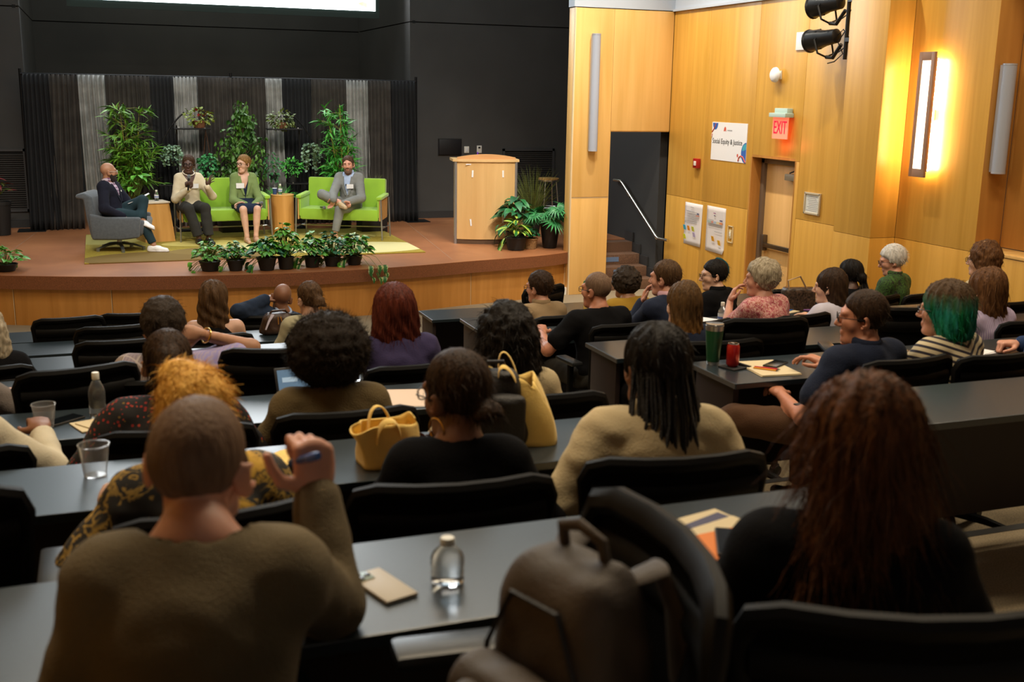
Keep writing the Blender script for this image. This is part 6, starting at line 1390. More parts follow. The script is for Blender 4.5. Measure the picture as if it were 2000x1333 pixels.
garment(b, 'blouse', C_CREAM, off=.016, neck=.07); trousers(b, 'trousers', C_BLACK); shoes(b, SHOE_BK); h = hair(b, H_RDBR, 'long', th=.034, length=.40, width=.115, curl=True, amp=.010, freq=34); ribbons('loose_hair', h, 600, .05, .003, H_RDBR, b.root, down, lift=.5, jit=.4, seed=12); glasses(b, GL_BLACK); seat_for(b, 5, 'black task chair under the tall curly-haired woman')
b = person('woman in a lilac pinstripe shirt with long straight dark brown hair', (0, 0, ZFL(4)), 8, (5.22, 1.62, 5.42), lean=6, head=(8, 2, 0), skin=SK_FAIR, girth=1.05)
garment(b, 'shirt', C_PIN, off=.022, neck=.07); trousers(b, 'trousers', C_BLACK); shoes(b, SHOE_BK); h = hair(b, H_RDBR, 'long', th=.028, length=.36, width=.112, amp=.006); ribbons('loose_hair', h, 600, .10, .0026, H_RDBR, b.root, down, lift=.25, jit=.14, seed=13); seat_for(b, 4, 'black task chair under the woman in the lilac pinstripe shirt')
b = person('person in a cream and navy striped sweater with a green dyed bob', (0, 0, ZFL(3)), 16, (3.76, 1.81, 4.15), lean=8, head=(22, 2, 0), skin=SK_PINK, girth=1.08, armL=('w', (3.55, 4.18, 1.50), (3.60, 4.42, 1.54)), handL='spread', dirL=(-.35, .3, .3), backL=(-.3, -.3, .9), thumbL='up')
garment(b, 'sweater', C_STRIPE, off=.020, neck=.068); trousers(b, 'trousers', C_BLACK); shoes(b, SHOE_BK); h = hair(b, H_GREEN, 'bob', th=.030, length=.165, width=.108, depth=.06, amp=.006, freq=50); ribbons('loose_hair', h, 700, .05, .0028, H_GREEN, b.root, down, lift=.1, jit=.1, seed=14); glasses(b, GL_BLACK); seat_for(b, 3, 'black task chair under the person with green hair', -14)
b = person('man in a navy polo shirt with short dark hair and glasses', (0, 0, ZFL(3)), 12, (3.29, 1.80, 4.15), lean=2, head=(46, 2, 0), skin=SK_RUD, girth=1.12, sh=.162, armL=('w', (2.97, 4.10, 1.36), (3.02, 4.36, 1.40)), legs={-1: ((-.42, .40, .56), (-.60, .62, .40), (-.70, .78, .36)), 1: ((.11, .44, .51), (.12, .46, .09), (.13, .62, .035))})
garment(b, 'polo_shirt', C_NAVY, off=.022, sleeve='short', neck=.066, collar=C_NAVY); trousers(b, 'trousers', C_BROWN); shoes(b, SHOE_BK); hair(b, H_DBR, 'short', th=.013, front=.068, back=-.058, amp=.002); glasses(b, GL_BLACK); seat_for(b, 3, 'black task chair under the man in the navy polo', -8)
b = person('person in a blue blazer cut by the right edge, one forearm raised', (0, 0, ZFL(3)), 14, (4.85, 1.84, 4.10), lean=8, head=(20, 0, 0), skin=SK_PINK, armL=('w', (4.42, 4.20, 1.46), (4.62, 4.38, 1.64)), handL='relax', dirL=(.05, .05, 1), backL=(-.6, .6, 0), armR=('w', (4.88, 4.50, 1.49), (4.66, 4.56, 1.50)), handR='fist')
garment(b, 'blazer', C_BLUE, off=.020, neck=.07, cuff=.84); trousers(b, 'trousers', C_BLACK); shoes(b, SHOE_BK); hair(b, H_BR, 'short')
for e_, w_ in ((b.elL, b.wrL), (b.elR, b.wrR)): MB().tube([e_+(w_-e_)*.80, e_+(w_-e_)*.93], [.040, .038], 14).build('cuff', C_WHITE, b.root, smooth=True)
seat_for(b, 3, 'black task chair under the person in the blue blazer')
# ---------------------------------------------------------------- the panel on the stage
def beard(b, mat, th=.006, name='beard'):
    F = Field(); P, H, k = b.P, b.H, b.hs
    F.ell(P(0, .030, -.045), V3(.060+th, .060+th, .080+th*.6)*k, H, .02).cap(P(-.028, .055, -.100), P(.028, .055, -.100), (.022+th)*k, None, .03).ell(P(0, .078, -.106), V3(.022+th, .017+th, .016+th)*k, H, .02)
    F.cap(P(-.020, .091, -.047), P(.020, .091, -.047), .008*k, None, .01)
    F.cut(lambda Q_: (((Q_-b.head) @ H)[..., 2]/k + .042) - .9*np.clip(np.abs(((Q_-b.head) @ H)[..., 0])-.035, 0, .03), .006)
    F.ell(P(0, .103, -.067), V3(.021, .014, .009)*k, H, .004, True); F.cut(lambda Q_: -(((Q_-b.head) @ H)[..., 1]/k - .0), .01)
    V, Q = F.mesh(.006); return quads_object(name, [(V, Q)], mat, b.root)
H_BEARD = M('beard_dark', (.018, .012, .010), .8, bump=.5, bscale=300); H_BEARDG = M('beard_grizzled', (.13, .075, .05), .8, bump=.5, bscale=300)
BROW_D = M('brow_dark', (.015, .010, .008), .8)
def lapels(b, mat, w=.075, zt=.46, zb=.17, y=.118):
    for sg in (-1, 1):
        m = MB(); T = b.T; pts_o = [(sg*.072, .07, zt), (sg*(.098), y*.92, .36), (sg*.028, y*1.10*b.g, zb)]; pts_i = [(sg*.055, .075, zt), (sg*.045, y*.98, .36), (sg*.010, y*1.12*b.g, zb)]
        vs = [T(*p) for p in pts_o+pts_i] + [T(p[0], p[1]+.010, p[2]) for p in pts_o+pts_i]
        fs = [(0, 1, 4, 3), (1, 2, 5, 4), (6, 9, 10, 7), (7, 10, 11, 8), (0, 6, 7, 1), (1, 7, 8, 2), (3, 4, 10, 9), (4, 5, 11, 10)]
        m.add(vs, fs).build('lapel', mat, b.root)
def microphone(label, loc, d, lav=False):
    t = thing('microphone', label, 'microphone', loc); t.rotation_euler = Vector(d).to_track_quat('Z', 'Y').to_euler()
    MB().lathe([(.0001, -.125), (.011, -.125), (.012, -.12), (.017, .03), (.018, .045)], 14).build('handle', M('mic_body', (.02, .02, .021), .35, .5), t, smooth=True)
    MB().lathe([(.019, .044), (.024, .055), (.026, .07), (.023, .088), (.012, .098), (.0001, .10)], 14).build('grille', M('mic_grille', (.22, .23, .24), .4, .8, bump=.6, bscale=900), t, smooth=True)
    return t
ZSR = ZS + 0.016
A_ = person('bald bearded man in a dark blazer over a plaid shirt, sitting in the armchair', (0, 0, ZSR), -114, (.106, 1.673, 15.85), seat=.40, lean=-8, head=(34, 0, 0), skin=SK_TAN, girth=1.08, face=True,
   armL=('w', (.36, 16.02, 1.20), (.48, 15.86, 1.245)), armR=('w', (.02, 15.55, 1.21), (.26, 15.60, 1.10)), handR='flat', handL='relax', backR=(0, 0, 1),
   legs={-1: ((-.03, .40, .67), (.10, .43, .41), (.13, .58, .34)), 1: ((.10, .40, .47), (.10, .57, .09), (.10, .74, .03))})
garment(A_, 'shirt', C_PLAID, off=.010, sleeve='none', neck=.064, voxel=.010, collar=C_PLAID); garment(A_, 'blazer', C_BLAZER, off=.024, neck=.070, vneck=.30, voxel=.010, hem=-.10); lapels(A_, C_BLAZER)
trousers(A_, 'jeans', C_JEAN, voxel=.0105); SNK = M('sneaker_white', srgb(232, 230, 228), .55); shoes(A_, SNK, M('sneaker_sole', srgb(205, 200, 198), .7), r=.040, name='sneaker')
beard(A_, H_BEARD); glasses(A_, GL_CLEAR); eyebrows(A_, BROW_D)
pin = MB(); pin.lathe([(.0001, .004), (.012, .003), (.014, 0)], 12); o = pin.build('lapel_pin', WHITE_PL, A_.root); o.location = A_.T(-.07, .135, .33); o.rotation_euler = (R(-80), 0, 0)
pp = thing('paper_sheets', 'white sheets of paper resting on the crossed knee of the bald man', 'paper', (.47, 15.80, 1.315), R(-10)); 
for i in range(2): MB().box((0, 0, 0), (.29, .215, .0025), (0, R(-24-2*i), R(6*i))).build('sheet', PAPER, pp, (0, 0, .004*i))
B_ = person('woman in an ivory sweater speaking into a microphone on the left sofa', (0, 0, ZSR), 192, (1.193, 1.723, 16.52), seat=.40, lean=2, head=(-22, 4, 0), skin=SK_DK, girth=1.08, sh=.128, face=True, lips=LIP_D,
   armR=('w', (.985, 16.42, 1.24), (1.155, 16.27, 1.395)), armL=('w', (1.50, 16.46, 1.27), (1.415, 16.30, 1.42)), handR='grip', dirR=(.05, .1, 1), backR=(-.5, -.9, 0), handL='spread', dirL=(-.45, -.3, .65), backL=(.6, -.75, .2), thumbL='out',
   legs={-1: ((-.10, .42, .50), (-.12, .47, .09), (-.13, .63, .03)), 1: ((.13, .40, .50), (.02, .46, .09), (.03, .62, .03))})
garment(B_, 'sweater', C_KNIT, off=.016, neck=.075, vneck=.14, voxel=.010); trousers(B_, 'trousers', C_CHAR, flare=.02, voxel=.0105); shoes(B_, SHOE_BK)
hair(B_, hair_mat('hair_short_brown_curls', (.03, .014, .008), (.08, .04, .02), f=60, stretch=1), 'short', th=.014, front=.070, back=-.07, curl=True, amp=.004, freq=90, ear=False); glasses(B_, GL_BLACK, thin=.003); eyebrows(B_, BROW_D)
for sg in (-1, 1): MB().tube([B_.P(sg*.082 + .012*math.cos(t), .0, -.068 + .026*math.sin(t)) for t in np.linspace(0, 6.283, 22)], .003, 6, cap=False).build('hoop_earring', GOLD, B_.root, smooth=True)
MB().tube([B_.neck + B_.B @ V3(.080*math.sin(t), .02 + .075*math.cos(t), .012 - .035*math.cos(t)) for t in np.linspace(0, 6.283, 30)], .0065, 8, cap=False).build('necklace', M('pearl', (.75, .66, .52), .3), B_.root, smooth=True)
badge(B_, (-.05, .150, .325), (.10, .065), .15)
microphone('handheld microphone held up to the mouth of the woman in ivory', (1.163, 16.25, 1.50), (.12, .22, 1))
C_ = person('woman in a sage green blazer and navy dress on the left sofa', (0, 0, ZSR), 184, (1.967, 1.715, 16.60), seat=.40, lean=0, head=(-50, 2, 0), skin=SK_FAIR, face=True, girth=1.0, sh=.122,
   armR=('w', (1.79, 16.50, 1.20), (1.95, 16.33, 1.16)), armL=('w', (2.17, 16.50, 1.20), (2.06, 16.32, 1.15)), handR='relax', handL='grip', dirR=(.9, -.25, -.05), backR=(.1, -.8, .6), dirL=(-.8, -.3, -.1), backL=(0, -.7, .7),
   legs={-1: ((-.10, .44, .47), (-.06, .49, .09), (-.06, .62, .03)), 1: ((.10, .44, .47), (.07, .49, .09), (.07, .62, .03))})
garment(C_, 'dress', C_DNAVY, off=.008, sleeve='none', neck=.085, vneck=.20, skirt_to=.86, voxel=.010); garment(C_, 'blazer', C_SAGE, off=.016, neck=.072, vneck=.34, hem=-.13, voxel=.010); lapels(C_, C_SAGE)
shoes(C_, M('heels_nude', (.50, .30, .19), .4), r=.033); glasses(C_, GL_BLACK); eyebrows(C_, H_BR)
hair(C_, hair_mat('hair_honey_bun', (.13, .065, .02), (.28, .15, .05)), 'tied', th=.016, front=.080, back=-.055, amp=.004, extra=lambda F, P, H, k: F.ell(P(0, -.105, .05), V3(.05, .045, .05)*k, H, .02), ear=True)
badge(C_, (.075, .138, .315), (.115, .075), .0)
microphone('handheld microphone lying in the lap of the woman in green', (2.10, 16.30, 1.16), (.95, -.15, .22))
D_ = person('bearded man in a grey suit with one ankle crossed on the right sofa', (0, 0, ZSR), 150, (3.464, 1.715, 16.35), seat=.40, lean=4, side=0, head=(8, 2, 4), skin=SK_PINK, face=True, girth=1.02, sh=.142,
   armR=('w', (3.20, 16.22, 1.29), (3.17, 16.02, 1.23)), armL=('w', (3.60, 16.10, 1.24), (3.30, 15.98, 1.18)), handR='relax', handL='grip', dirR=(.25, -.35, -.5), backR=(-.6, -.7, .3), dirL=(-.9, -.2, -.15), backL=(.1, -.8, .5),
   legs={1: ((.32, .34, .66), (.02, .45, .57), (-.11, .56, .50), (.45, -.25, 1.0)), -1: ((.02, .44, .46), (.08, .50, .09), (.10, .66, .03))})
garment(D_, 'shirt', C_LBLUE, off=.009, sleeve='none', neck=.064, voxel=.010, collar=C_LBLUE); garment(D_, 'suit_jacket', C_GREY, off=.024, neck=.070, vneck=.30, hem=-.14, voxel=.010, cuff=.94); lapels(D_, C_GREY)
trousers(D_, 'trousers', C_GREY, voxel=.0105, to=.86); shoes(D_, M('shoe_tan_suede', (.46, .34, .20), .8), M('shoe_sole_tan', (.30, .20, .11), .7))
hair(D_, hair_mat('hair_brown_grizzled', (.04, .02, .012), (.09, .05, .03)), 'short', th=.012, front=.078, back=-.055, amp=.003); beard(D_, H_BEARDG, .004); eyebrows(D_, BROW_D)
badge(D_, (-.055, .150, .315), (.10, .065), .3)
lv = MB(); lv.lathe([(.009, -.012), (.009, .010), (.0001, .016)], 8); o = lv.build('clip_microphone', BLACK_PL, D_.root); o.location = D_.T(.012, .128, .335)
w0 = D_.wrL*.93 + D_.elL*.07; d = unit(D_.wrL-D_.elL); a1 = unit(np.cross(d, V3(0, 0, 1))); a2 = np.cross(d, a1); wm = MB(); wm.tube([w0 + .034*(a1*math.cos(t) + a2*math.sin(t)) for t in np.linspace(0, 6.283, 20)], .008, 6, cap=False); wm.build('watch', WHITE_PL, D_.root, smooth=True)
microphone('black microphone lying on the right sofa seat beside the man', (3.06, 16.28, 1.095), (.1, -1, .05))

# ---------------------------------------------------------------- bottles, cups and the like
PET = M('bottle_plastic', (.95, .97, .98), .05, trans=.96, ior=1.33); CAPW = M('bottle_cap_white', srgb(225, 222, 210), .4); LABEL = M('bottle_label', srgb(205, 205, 205), .6); LBLUE = M('bottle_label_blue', (.10, .16, .40), .5)
CLEAR = M('cup_clear_plastic', (.95, .95, .95), .06, trans=.92, ior=1.2)
def bottle(loc, label, h=.135, r=.031, lab=True, rz=0.0):
    t = thing('water_bottle', label, 'bottle', loc, rz); s = h/.135
    prof = [(.0001, .002), (r*.72, .0), (r*.95, .004), (r, .012), (r*.96, .022), (r, .030), (r*.96, .040), (r, .050), (r, .075), (r*.88, .088), (r*.55, .104), (.0125, .112), (.0125, .118)]
    MB().lathe([(a, z*s) for a, z in prof], 24).build('bottle_body', PET, t, smooth=True)
    MB().lathe([(.0145, .112*s), (.015, .113*s), (.015, .130*s), (.0135, .133*s)], 20).build('cap', CAPW, t, smooth=True)
    if lab:
        m = MB().lathe([(r*1.012, .036*s), (r*1.012, .074*s)], 24, cap=False).build('label', LABEL, t, smooth=True); MB().lathe([(r*1.02, .044*s), (r*1.02, .056*s)], 24, cap=False).build('label_band', LBLUE, m, smooth=True)
    return t
bottle((.74, 16.70, ZSR+.567), 'small labelled water bottle on the square side table', .16)
bottle((2.52, 16.80, ZSR+.623), 'small labelled water bottle on the round side table', .16)
cn = thing('paper_cup', 'small dark blue cup left of the bottle on the round table', 'cup', (2.445, 16.84, ZSR+.623)); MB().lathe([(.028, 0), (.034, .09), (.031, .09), (.026, .006)], 18).build('cup_wall', M('cup_blue', (.03, .06, .16), .4), cn, smooth=True); MB().lathe([(.0335, .088), (.036, .09), (.0335, .093)], 18).build('rim', PAPER, cn, smooth=True)
# ---------------------------------------------------------------- things on the hall tables
TZ = lambda k: ZFL(k) + 0.733
bottle((.62, 2.015, TZ(1)), 'small clear water bottle with a white cap on the nearest table', .100, .035, False)
SCREENB = M('phone_screen', (.006, .008, .010), .08, spec=.8)
def phone(loc, rz, label, back=True, col=(.30, .26, .20)):
    t = thing('phone', label, 'phone', loc, R(rz)); mc = M('phone_case_%d' % (col[0]*100), col, .45)
    MB().box((0, 0, .0045), (.074, .150, .009), None, 0, .004).build('case', mc, t, smooth=True)
    if back:
        m = MB().box((-.016, .050, .0100), (.034, .036, .003), None, 0, .0014).build('camera_plate', M('phone_plate', (.20, .25, .20), .3, .3), t, smooth=True)
        for dx, dy in ((-.008, .008), (-.008, -.009), (.009, 0)): MB().lathe([(.0068, 0), (.0068, .0025), (.0045, .003)], 12, (-.016+dx, .050+dy, .0112)).build('lens', SCREENB, m, smooth=True)
    else: MB().box((0, 0, .0093), (.068, .143, .0008)).build('screen', SCREENB, t)
    return t
phone((.488, 2.03, TZ(1)), 18, 'phone lying face down with camera bump on the nearest table', True, (.44, .38, .29))
phone((-.20, 4.70, TZ(3)), -50, 'dark phone beside the clear cup at the left edge', False, (.05, .045, .04))
YPAPER = M('paper_cream', (.62, .52, .33), .8); ORANGE = M('paper_orange', (.70, .20, .03), .7)
def stack(name, label, loc, rz, cat, sheets):
    t = thing(name, label, cat, loc, R(rz)); z = 0
    for nm, w, d, h, dx, dy, rr, mt in sheets: MB().box((dx, dy, z+h/2), (w, d, h), (0, 0, R(rr)), 0, min(.002, h*.4)).build(nm, mt, t); z += h
    return t
stack('booklet_stack', 'fanned cream and orange booklets beside the woman with very long hair', (1.28, 2.02, TZ(1)), 14, 'booklets', [('booklet', .20, .27, .004, .02, .02, 0, YPAPER), ('booklet', .20, .25, .004, .02, -.01, 8, M('booklet_navy', (.05, .05, .11), .6)), ('booklet', .21, .22, .004, .01, -.03, 3, YPAPER), ('booklet', .20, .18, .005, -.01, -.06, -6, ORANGE)])
phone((1.265, 1.965, TZ(1)+.0175), -28, 'dark phone lying on the fanned booklets', False, (.03, .028, .03))
stack('folded_napkin', 'cream folded paper next to the bottle in the third left row', (-.08, 4.60, TZ(3)), 20, 'paper', [('sheet', .16, .15, .006, 0, 0, 0, YPAPER), ('sheet', .13, .12, .005, .01, 0, 14, YPAPER)])
stack('paper_sheet', 'pink-white sheet lying right of the woman with the afro', (1.20, 4.63, TZ(3)), -16, 'paper', [('sheet', .22, .28, .003, 0, 0, 0, PAPER), ('sheet', .21, .28, .002, .01, 0, 3, M('paper_pinkish', (.66, .52, .42), .8))])
bottle((-.07, 4.74, TZ(3)), 'clear water bottle left of the woman in red flowers', .19, .034, False)
bottle((1.08, 4.98, TZ(3)), 'water bottle half hidden right of the afro', .19, .033)
bottle((4.36, 7.12, TZ(5)), 'labelled water bottle left of the woman in the rose blouse', .19, .033)
def cup(loc, label, h=.10, r0=.033, r1=.046):
    t = thing('clear_cup', label, 'cup', loc); MB().lathe([(.0001, .0), (r0, 0), (r1, h), (r1*.96, h), (r0*.94, .004), (.0001, .004)], 28, cap=False).build('cup_wall', CLEAR, t, smooth=True)
    MB().tube([(r1*math.cos(a), r1*math.sin(a), h) for a in np.linspace(0, 6.283, 32)], .0022, 6, cap=False).build('rim', CLEAR, t, smooth=True); return t
cup((-.27, 4.62, TZ(3)), 'clear plastic cup by the hand of the off-white shirt'); cup((-.07, 3.44, TZ(2)), 'clear plastic cup left of the black and gold shirt'); cup((4.44, 4.72, TZ(3)), 'clear glass at the right edge beside the striped sweater', .11)
# tablet on its stand
t = thing('tablet', 'tablet computer in a black folding case showing a bright screen', 'tablet', (.79, 4.76, TZ(3)), R(4)); t.scale = (.85, .85, .72)
MB().box((0, .09, .085), (.25, .010, .18), (R(-24), 0, 0), 0, .004).build('case', BLACK_PL, t, smooth=True); MB().box((0, .081, .086), (.225, .003, .155), (R(-24), 0, 0)).build('screen', M('tablet_screen', (.10, .18, .30), .2, emit=(.16, .27, .42), estr=.3), t)
for x, z, c in ((.085, .06, (.70, .16, .05)), (-.05, .10, (.30, .42, .55)), (.03, .115, (.26, .36, .50))): MB().box((x, .0795-(z-.086)*-.44, z), (.03 if x > .08 else .08, .003, .03), (R(-24), 0, 0)).build('screen_tile', M('tile_%d' % (abs(x)*1000), c, .3, emit=c, estr=.5), t)
MB().box((0, -.04, .005), (.25, .17, .009), None, 0, .003).build('keyboard_cover', BLACK_PL, t)
# tumbler, can, notepad
t = thing('tumbler', 'tall dark green steel tumbler with a clear lid', 'tumbler', (2.90, 4.80, TZ(3)))
MB().lathe([(.030, 0), (.032, .004), (.033, .02), (.034, .02)], 28).build('base', STEEL, t, smooth=True); MB().lathe([(.033, .016), (.046, .178), (.046, .182)], 28).build('tumbler_body', M('tumbler_green', (.012, .075, .028), .35, .2, coat=.3), t, smooth=True)
MB().lathe([(.0462, .180), (.047, .205), (.045, .206), (.0445, .19)], 28, cap=False).build('steel_rim', STEEL, t, smooth=True); MB().lathe([(.0001, .198), (.040, .198), (.045, .206), (.047, .209), (.046, .214), (.02, .211), (.0001, .211)], 28, cap=False).build('lid', M('lid_smoke', (.25, .25, .25), .1, trans=.6), t, smooth=True)
def can(loc, label, col):
    t = thing('soda_can', label, 'can', loc); MB().lathe([(.022, 0), (.027, .005), (.033, .014), (.033, .103), (.027, .116)], 28).build('can_body', M('can_%d' % (col[0]*100), col, .3, .4, coat=.4), t, smooth=True)
    MB().lathe([(.027, .115), (.0275, .119), (.025, .1195), (.024, .116), (.0001, .116)], 28).build('lid', STEEL, t, smooth=True); MB().box((0, .008, .1185), (.012, .022, .002)).build('pull_tab', STEEL, t); return t
can((2.955, 4.70, TZ(3)+.009), 'red soda can standing on a black coaster', (.42, .012, .010)); g = can((3.80, 8.40, 1.14), 'green soda can held up in front of the mustard sweater', (.015, .16, .035)); g.rotation_euler = (R(-8), R(10), 0)
ct = thing('coaster', 'crumpled black napkin under the red can', 'napkin', (2.965, 4.70, TZ(3)), .3); MB().box((0, 0, .004), (.12, .11, .008), None, 0, .003).build('pad', M('napkin_black', (.012, .012, .013), .8), ct); MB().box((.05, -.02, .011), (.03, .08, .012), (.1, .2, .2), 0, .004).build('fold', M('napkin_black', (.012, .012, .013), .8), ct)
stack('notepad', 'cream notepad holding a phone and two pens', (3.12, 4.63, TZ(3)), -6, 'notepad', [('backing', .22, .30, .003, 0, 0, 0, YPAPER), ('page', .215, .295, .005, 0, 0, 1, YPAPER)])
phone((3.185, 4.66, TZ(3)+.0085), -58, 'black phone lying on the cream notepad', False, (.02, .02, .022))
for i, (x, y, rz, c, nm, oth) in enumerate(((3.075, 4.585, -48, (.75, .32, .02), 'yellow pencil', 'red pen'), (3.095, 4.605, -44, (.55, .02, .04), 'red pen', 'pencil'))):
    p = thing('pen', '%s lying on the cream notepad' % nm, 'pen', (x, y, TZ(3)+.0125), R(rz)); MB().tube([(-.06, 0, 0), (.055, 0, 0)], .004, 8).build('barrel', M('pen_c%d' % i, c, .4), p, smooth=True); MB().tube([(.055, 0, 0), (.07, 0, 0)], [.004, .0008], 8).build('tip', BLACK_PL, p, smooth=True)
p = thing('pen', 'dark pen lying on the gleaming fourth right table', 'pen', (4.93, 5.90, TZ(4)+.005), R(-10)); MB().tube([(-.065, 0, 0), (.06, 0, 0)], .0045, 8).build('barrel', BLACK_PL, p, smooth=True); MB().tube([(-.03, 0, .005), (-.065, 0, .006)], .0015, 5).build('clip', STEEL, p)
ms = thing('eyeglass_case', 'rounded dark blue case on the gleaming fourth right table', 'case', (5.27, 6.03, TZ(4)), R(12)); MB().box((0, 0, .022), (.15, .065, .044), None, 0, .02).build('shell', M('case_navy', (.012, .016, .03), .4), ms, smooth=True); MB().box((0, -.031, .024), (.02, .006, .012), None, 0, .002).build('clasp', STEEL, ms)
# sunglasses and folded cloth bag
def shades(loc, rz, label, mat=GL_BLACK):
    t = thing('sunglasses', label, 'sunglasses', loc, R(rz)); lm = M('dark_lens', (.03, .02, .012), .08, spec=.8)
    for s in (-1, 1):
        pts = [(s*.034 + .026*math.cos(a), -.004, .026 + .022*math.sin(a)) for a in np.linspace(0, 6.283, 20)]; MB().tube(pts, .003, 6, cap=False).build('rim', mat, t, smooth=True)
        m = MB(); m.add([(x, -.004, z) for x, _, z in pts[:-1]], [tuple(range(19))]); m.build('lens', lm, t)
        MB().tube([(s*.062, 0, .034), (s*.066, .06, .030), (s*.062, .13, .008)], .003, 6).build('temple', mat, t, smooth=True)
    MB().tube([(-.010, -.004, .032), (0, -.006, .036), (.010, -.004, .032)], .003, 6).build('bridge', mat, t, smooth=True); return t
shades((.47, 3.24, TZ(2)), 160, 'black sunglasses lying before the folded yellow tote', GL_BLACK); shades((.98, 3.42, TZ(2)), 200, 'dark sunglasses by the red object, beside the woman with hoops', GL_TORT)
CANVAS = M('tote_canvas_yellow', (.90, .63, .18), .9, var=.10, vscale=9, bump=.3, bscale=300, sheen=.2)
def sheet_grid(f, nu, nv, th=.004):
    vs = [f(i/nu, j/nv) for j in range(nv+1) for i in range(nu+1)]; fs = [(j*(nu+1)+i, j*(nu+1)+i+1, (j+1)*(nu+1)+i+1, (j+1)*(nu+1)+i) for j in range(nv) for i in range(nu)]; return vs, fs
def tote(loc, rz, label, w, h, d, lean=(0, 0), seed=1, tall=1.0, mat=CANVAS):
    t = thing('tote_bag', label, 'bag', loc, R(rz)); q = random.Random(seed); ph = [q.uniform(0, 6) for _ in range(6)]
    def body(u, v):
        a = 2*math.pi*u; c, s = math.cos(a), math.sin(a); sq = lambda x: math.copysign(abs(x)**.55, x)
        x = w/2*sq(c)*(1+.06*v*math.sin(ph[0])); y = d/2*sq(s)*(1-.35*v)
        wv = (.010+.020*v)*math.sin(3*a+ph[1]+3*v) + .010*math.sin(5*a+ph[2]-4*v)
        return (x*(1+wv*3) + lean[0]*v*v*h, y*(1+wv*5)+wv*.5 + lean[1]*v*v*h, max(.001, h*v*(1+.07*math.sin(a+ph[3])*v) + .012*v*math.sin(3*a+ph[4])))
    vs, fs = sheet_grid(body, 40, 12); m = MB(); m.add(vs, fs); m.add([(x, y, .0015) for x, y, _ in vs[:40]], [tuple(range(39, -1, -1))]); o = m.build('bag_body', mat, t, smooth=True, angle=180); md = o.modifiers.new('s', 'SOLIDIFY'); md.thickness = .004
    for k, s in enumerate((-1, 1)):
        x0, x1 = -w*.20, w*.20; top = h*.97; hh = h*.62*tall; pts = []
        for i in range(17):
            a = math.pi*i/16; pts.append((x0 + (x1-x0)*(1-math.cos(a))/2*1.0 + lean[0]*h*(1+.3*math.sin(a)), s*d*.30*(1-.0) + lean[1]*h*(1+.8*math.sin(a)) + s*.02*math.sin(a), top-.05 + (hh+.05)*math.sin(a)**.8*(1 if k else .82)))
        m = MB(); m.tube(pts, .013, 8, flat=.22); m.build('handle', mat, t, smooth=True)
    return t
tote((.815, 3.29, TZ(2)), 6, 'yellow canvas tote bag standing open left of the woman with hoops', .19, .14, .12, (-.15, -.10), 4, .55)
tote((1.335, 3.36, TZ(2)), -20, 'tall yellow canvas tote bag slumped against the black backpack', .16, .23, .12, (-.34, -.02), 9, .55)
m = thing('tote_bag', 'yellow canvas tote folded flat under the sunglasses', 'bag', (.46, 3.37, TZ(2)), R(12)); vs, fs = sheet_grid(lambda u, v: (-.11+.22*u, -.09+.18*v, .018+.010*math.sin(7*u+2*v)+.012*math.sin(5*v)), 12, 10); o = MB().add(vs, fs).build('bag_body', CANVAS, m, smooth=True, angle=180); md = o.modifiers.new('s', 'SOLIDIFY'); md.thickness = .018
MB().tube([(-.06, -.085, .02), (-.08, -.13, .012), (.02, -.14, .012), (.05, -.08, .022)], .012, 8, flat=.25).build('handle', CANVAS, m, smooth=True)
rd = thing('snack_bag', 'small red packet beside the standing yellow tote', 'packet', (.915, 3.40, TZ(2)), .4); MB().box((0, 0, .014), (.085, .05, .026), None, 0, .012).build('wrapper', M('packet_red', (.60, .05, .015), .4), rd, smooth=True); MB().box((.048, 0, .013), (.014, .048, .004)).build('seal', M('packet_red', (.60, .05, .015), .4), rd)
# backpacks and handbags
def rbox(F, c, r, k=.02, m=None): return F.ell(c, r, m, k)
def soft_box(name, c, size, mat, parent, voxel=.010, rnd=.05, seed=1.0, wr=.004, rot=None, taper=.0, loc=None):
    F = Field(); c = np.array(c, float); hz = np.array(size, float)/2; Rm = np.eye(3) if rot is None else rot
    def f(P):
        q = (P-c) @ Rm; s_ = 1 - taper*(q[..., 2]/hz[2]*.5+.5); q = q/np.stack([s_, s_, np.ones_like(s_)], -1); d = np.abs(q)-(hz-rnd); return np.linalg.norm(np.maximum(d, 0), axis=-1) + np.minimum(d.max(-1), 0) - rnd
    e = np.abs(Rm) @ hz; F.p.append((f, c-e, c+e, .001, False)); F._bb(c-e, c+e); F.disp = lambda P: wr*wob(P, 26, seed) + wr*wob(P, 11, seed+1)
    V, Q = F.mesh(voxel); return quads_object(name, [(relax(V, Q, 1), Q)], mat, parent)
BP = M('backpack_brown_nylon', (.062, .044, .030), .6, var=.3, vscale=8, bump=.25, bscale=220); BP2 = M('backpack_panel_grey', (.06, .065, .068), .35, var=.2, vscale=12); BPB = M('bag_black_nylon', (.011, .010, .010), .55, bump=.3, bscale=160)
t = thing('backpack', 'worn dark brown backpack sitting upright on the turned chair', 'backpack', (.605, 1.40, ZFL(1)+.53), R(20))
soft_box('main_compartment', (.03, 0, .26), (.21, .31, .50), BP, t, rnd=.08, wr=.006, taper=.30); soft_box('front_pocket', (-.105, -.005, .19), (.13, .27, .37), BP, t, rnd=.045, seed=2, wr=.006, taper=.30)
soft_box('top_pocket', (-.150, -.02, .27), (.07, .19, .17), BP, t, rnd=.03, seed=3, wr=.004, taper=.2); soft_box('shiny_panel', (-.184, -.02, .285), (.02, .13, .09), BP2, t, voxel=.007, rnd=.009, seed=3, wr=.002); soft_box('side_pocket', (.02, -.155, .13), (.15, .06, .22), BP, t, rnd=.025, seed=4)
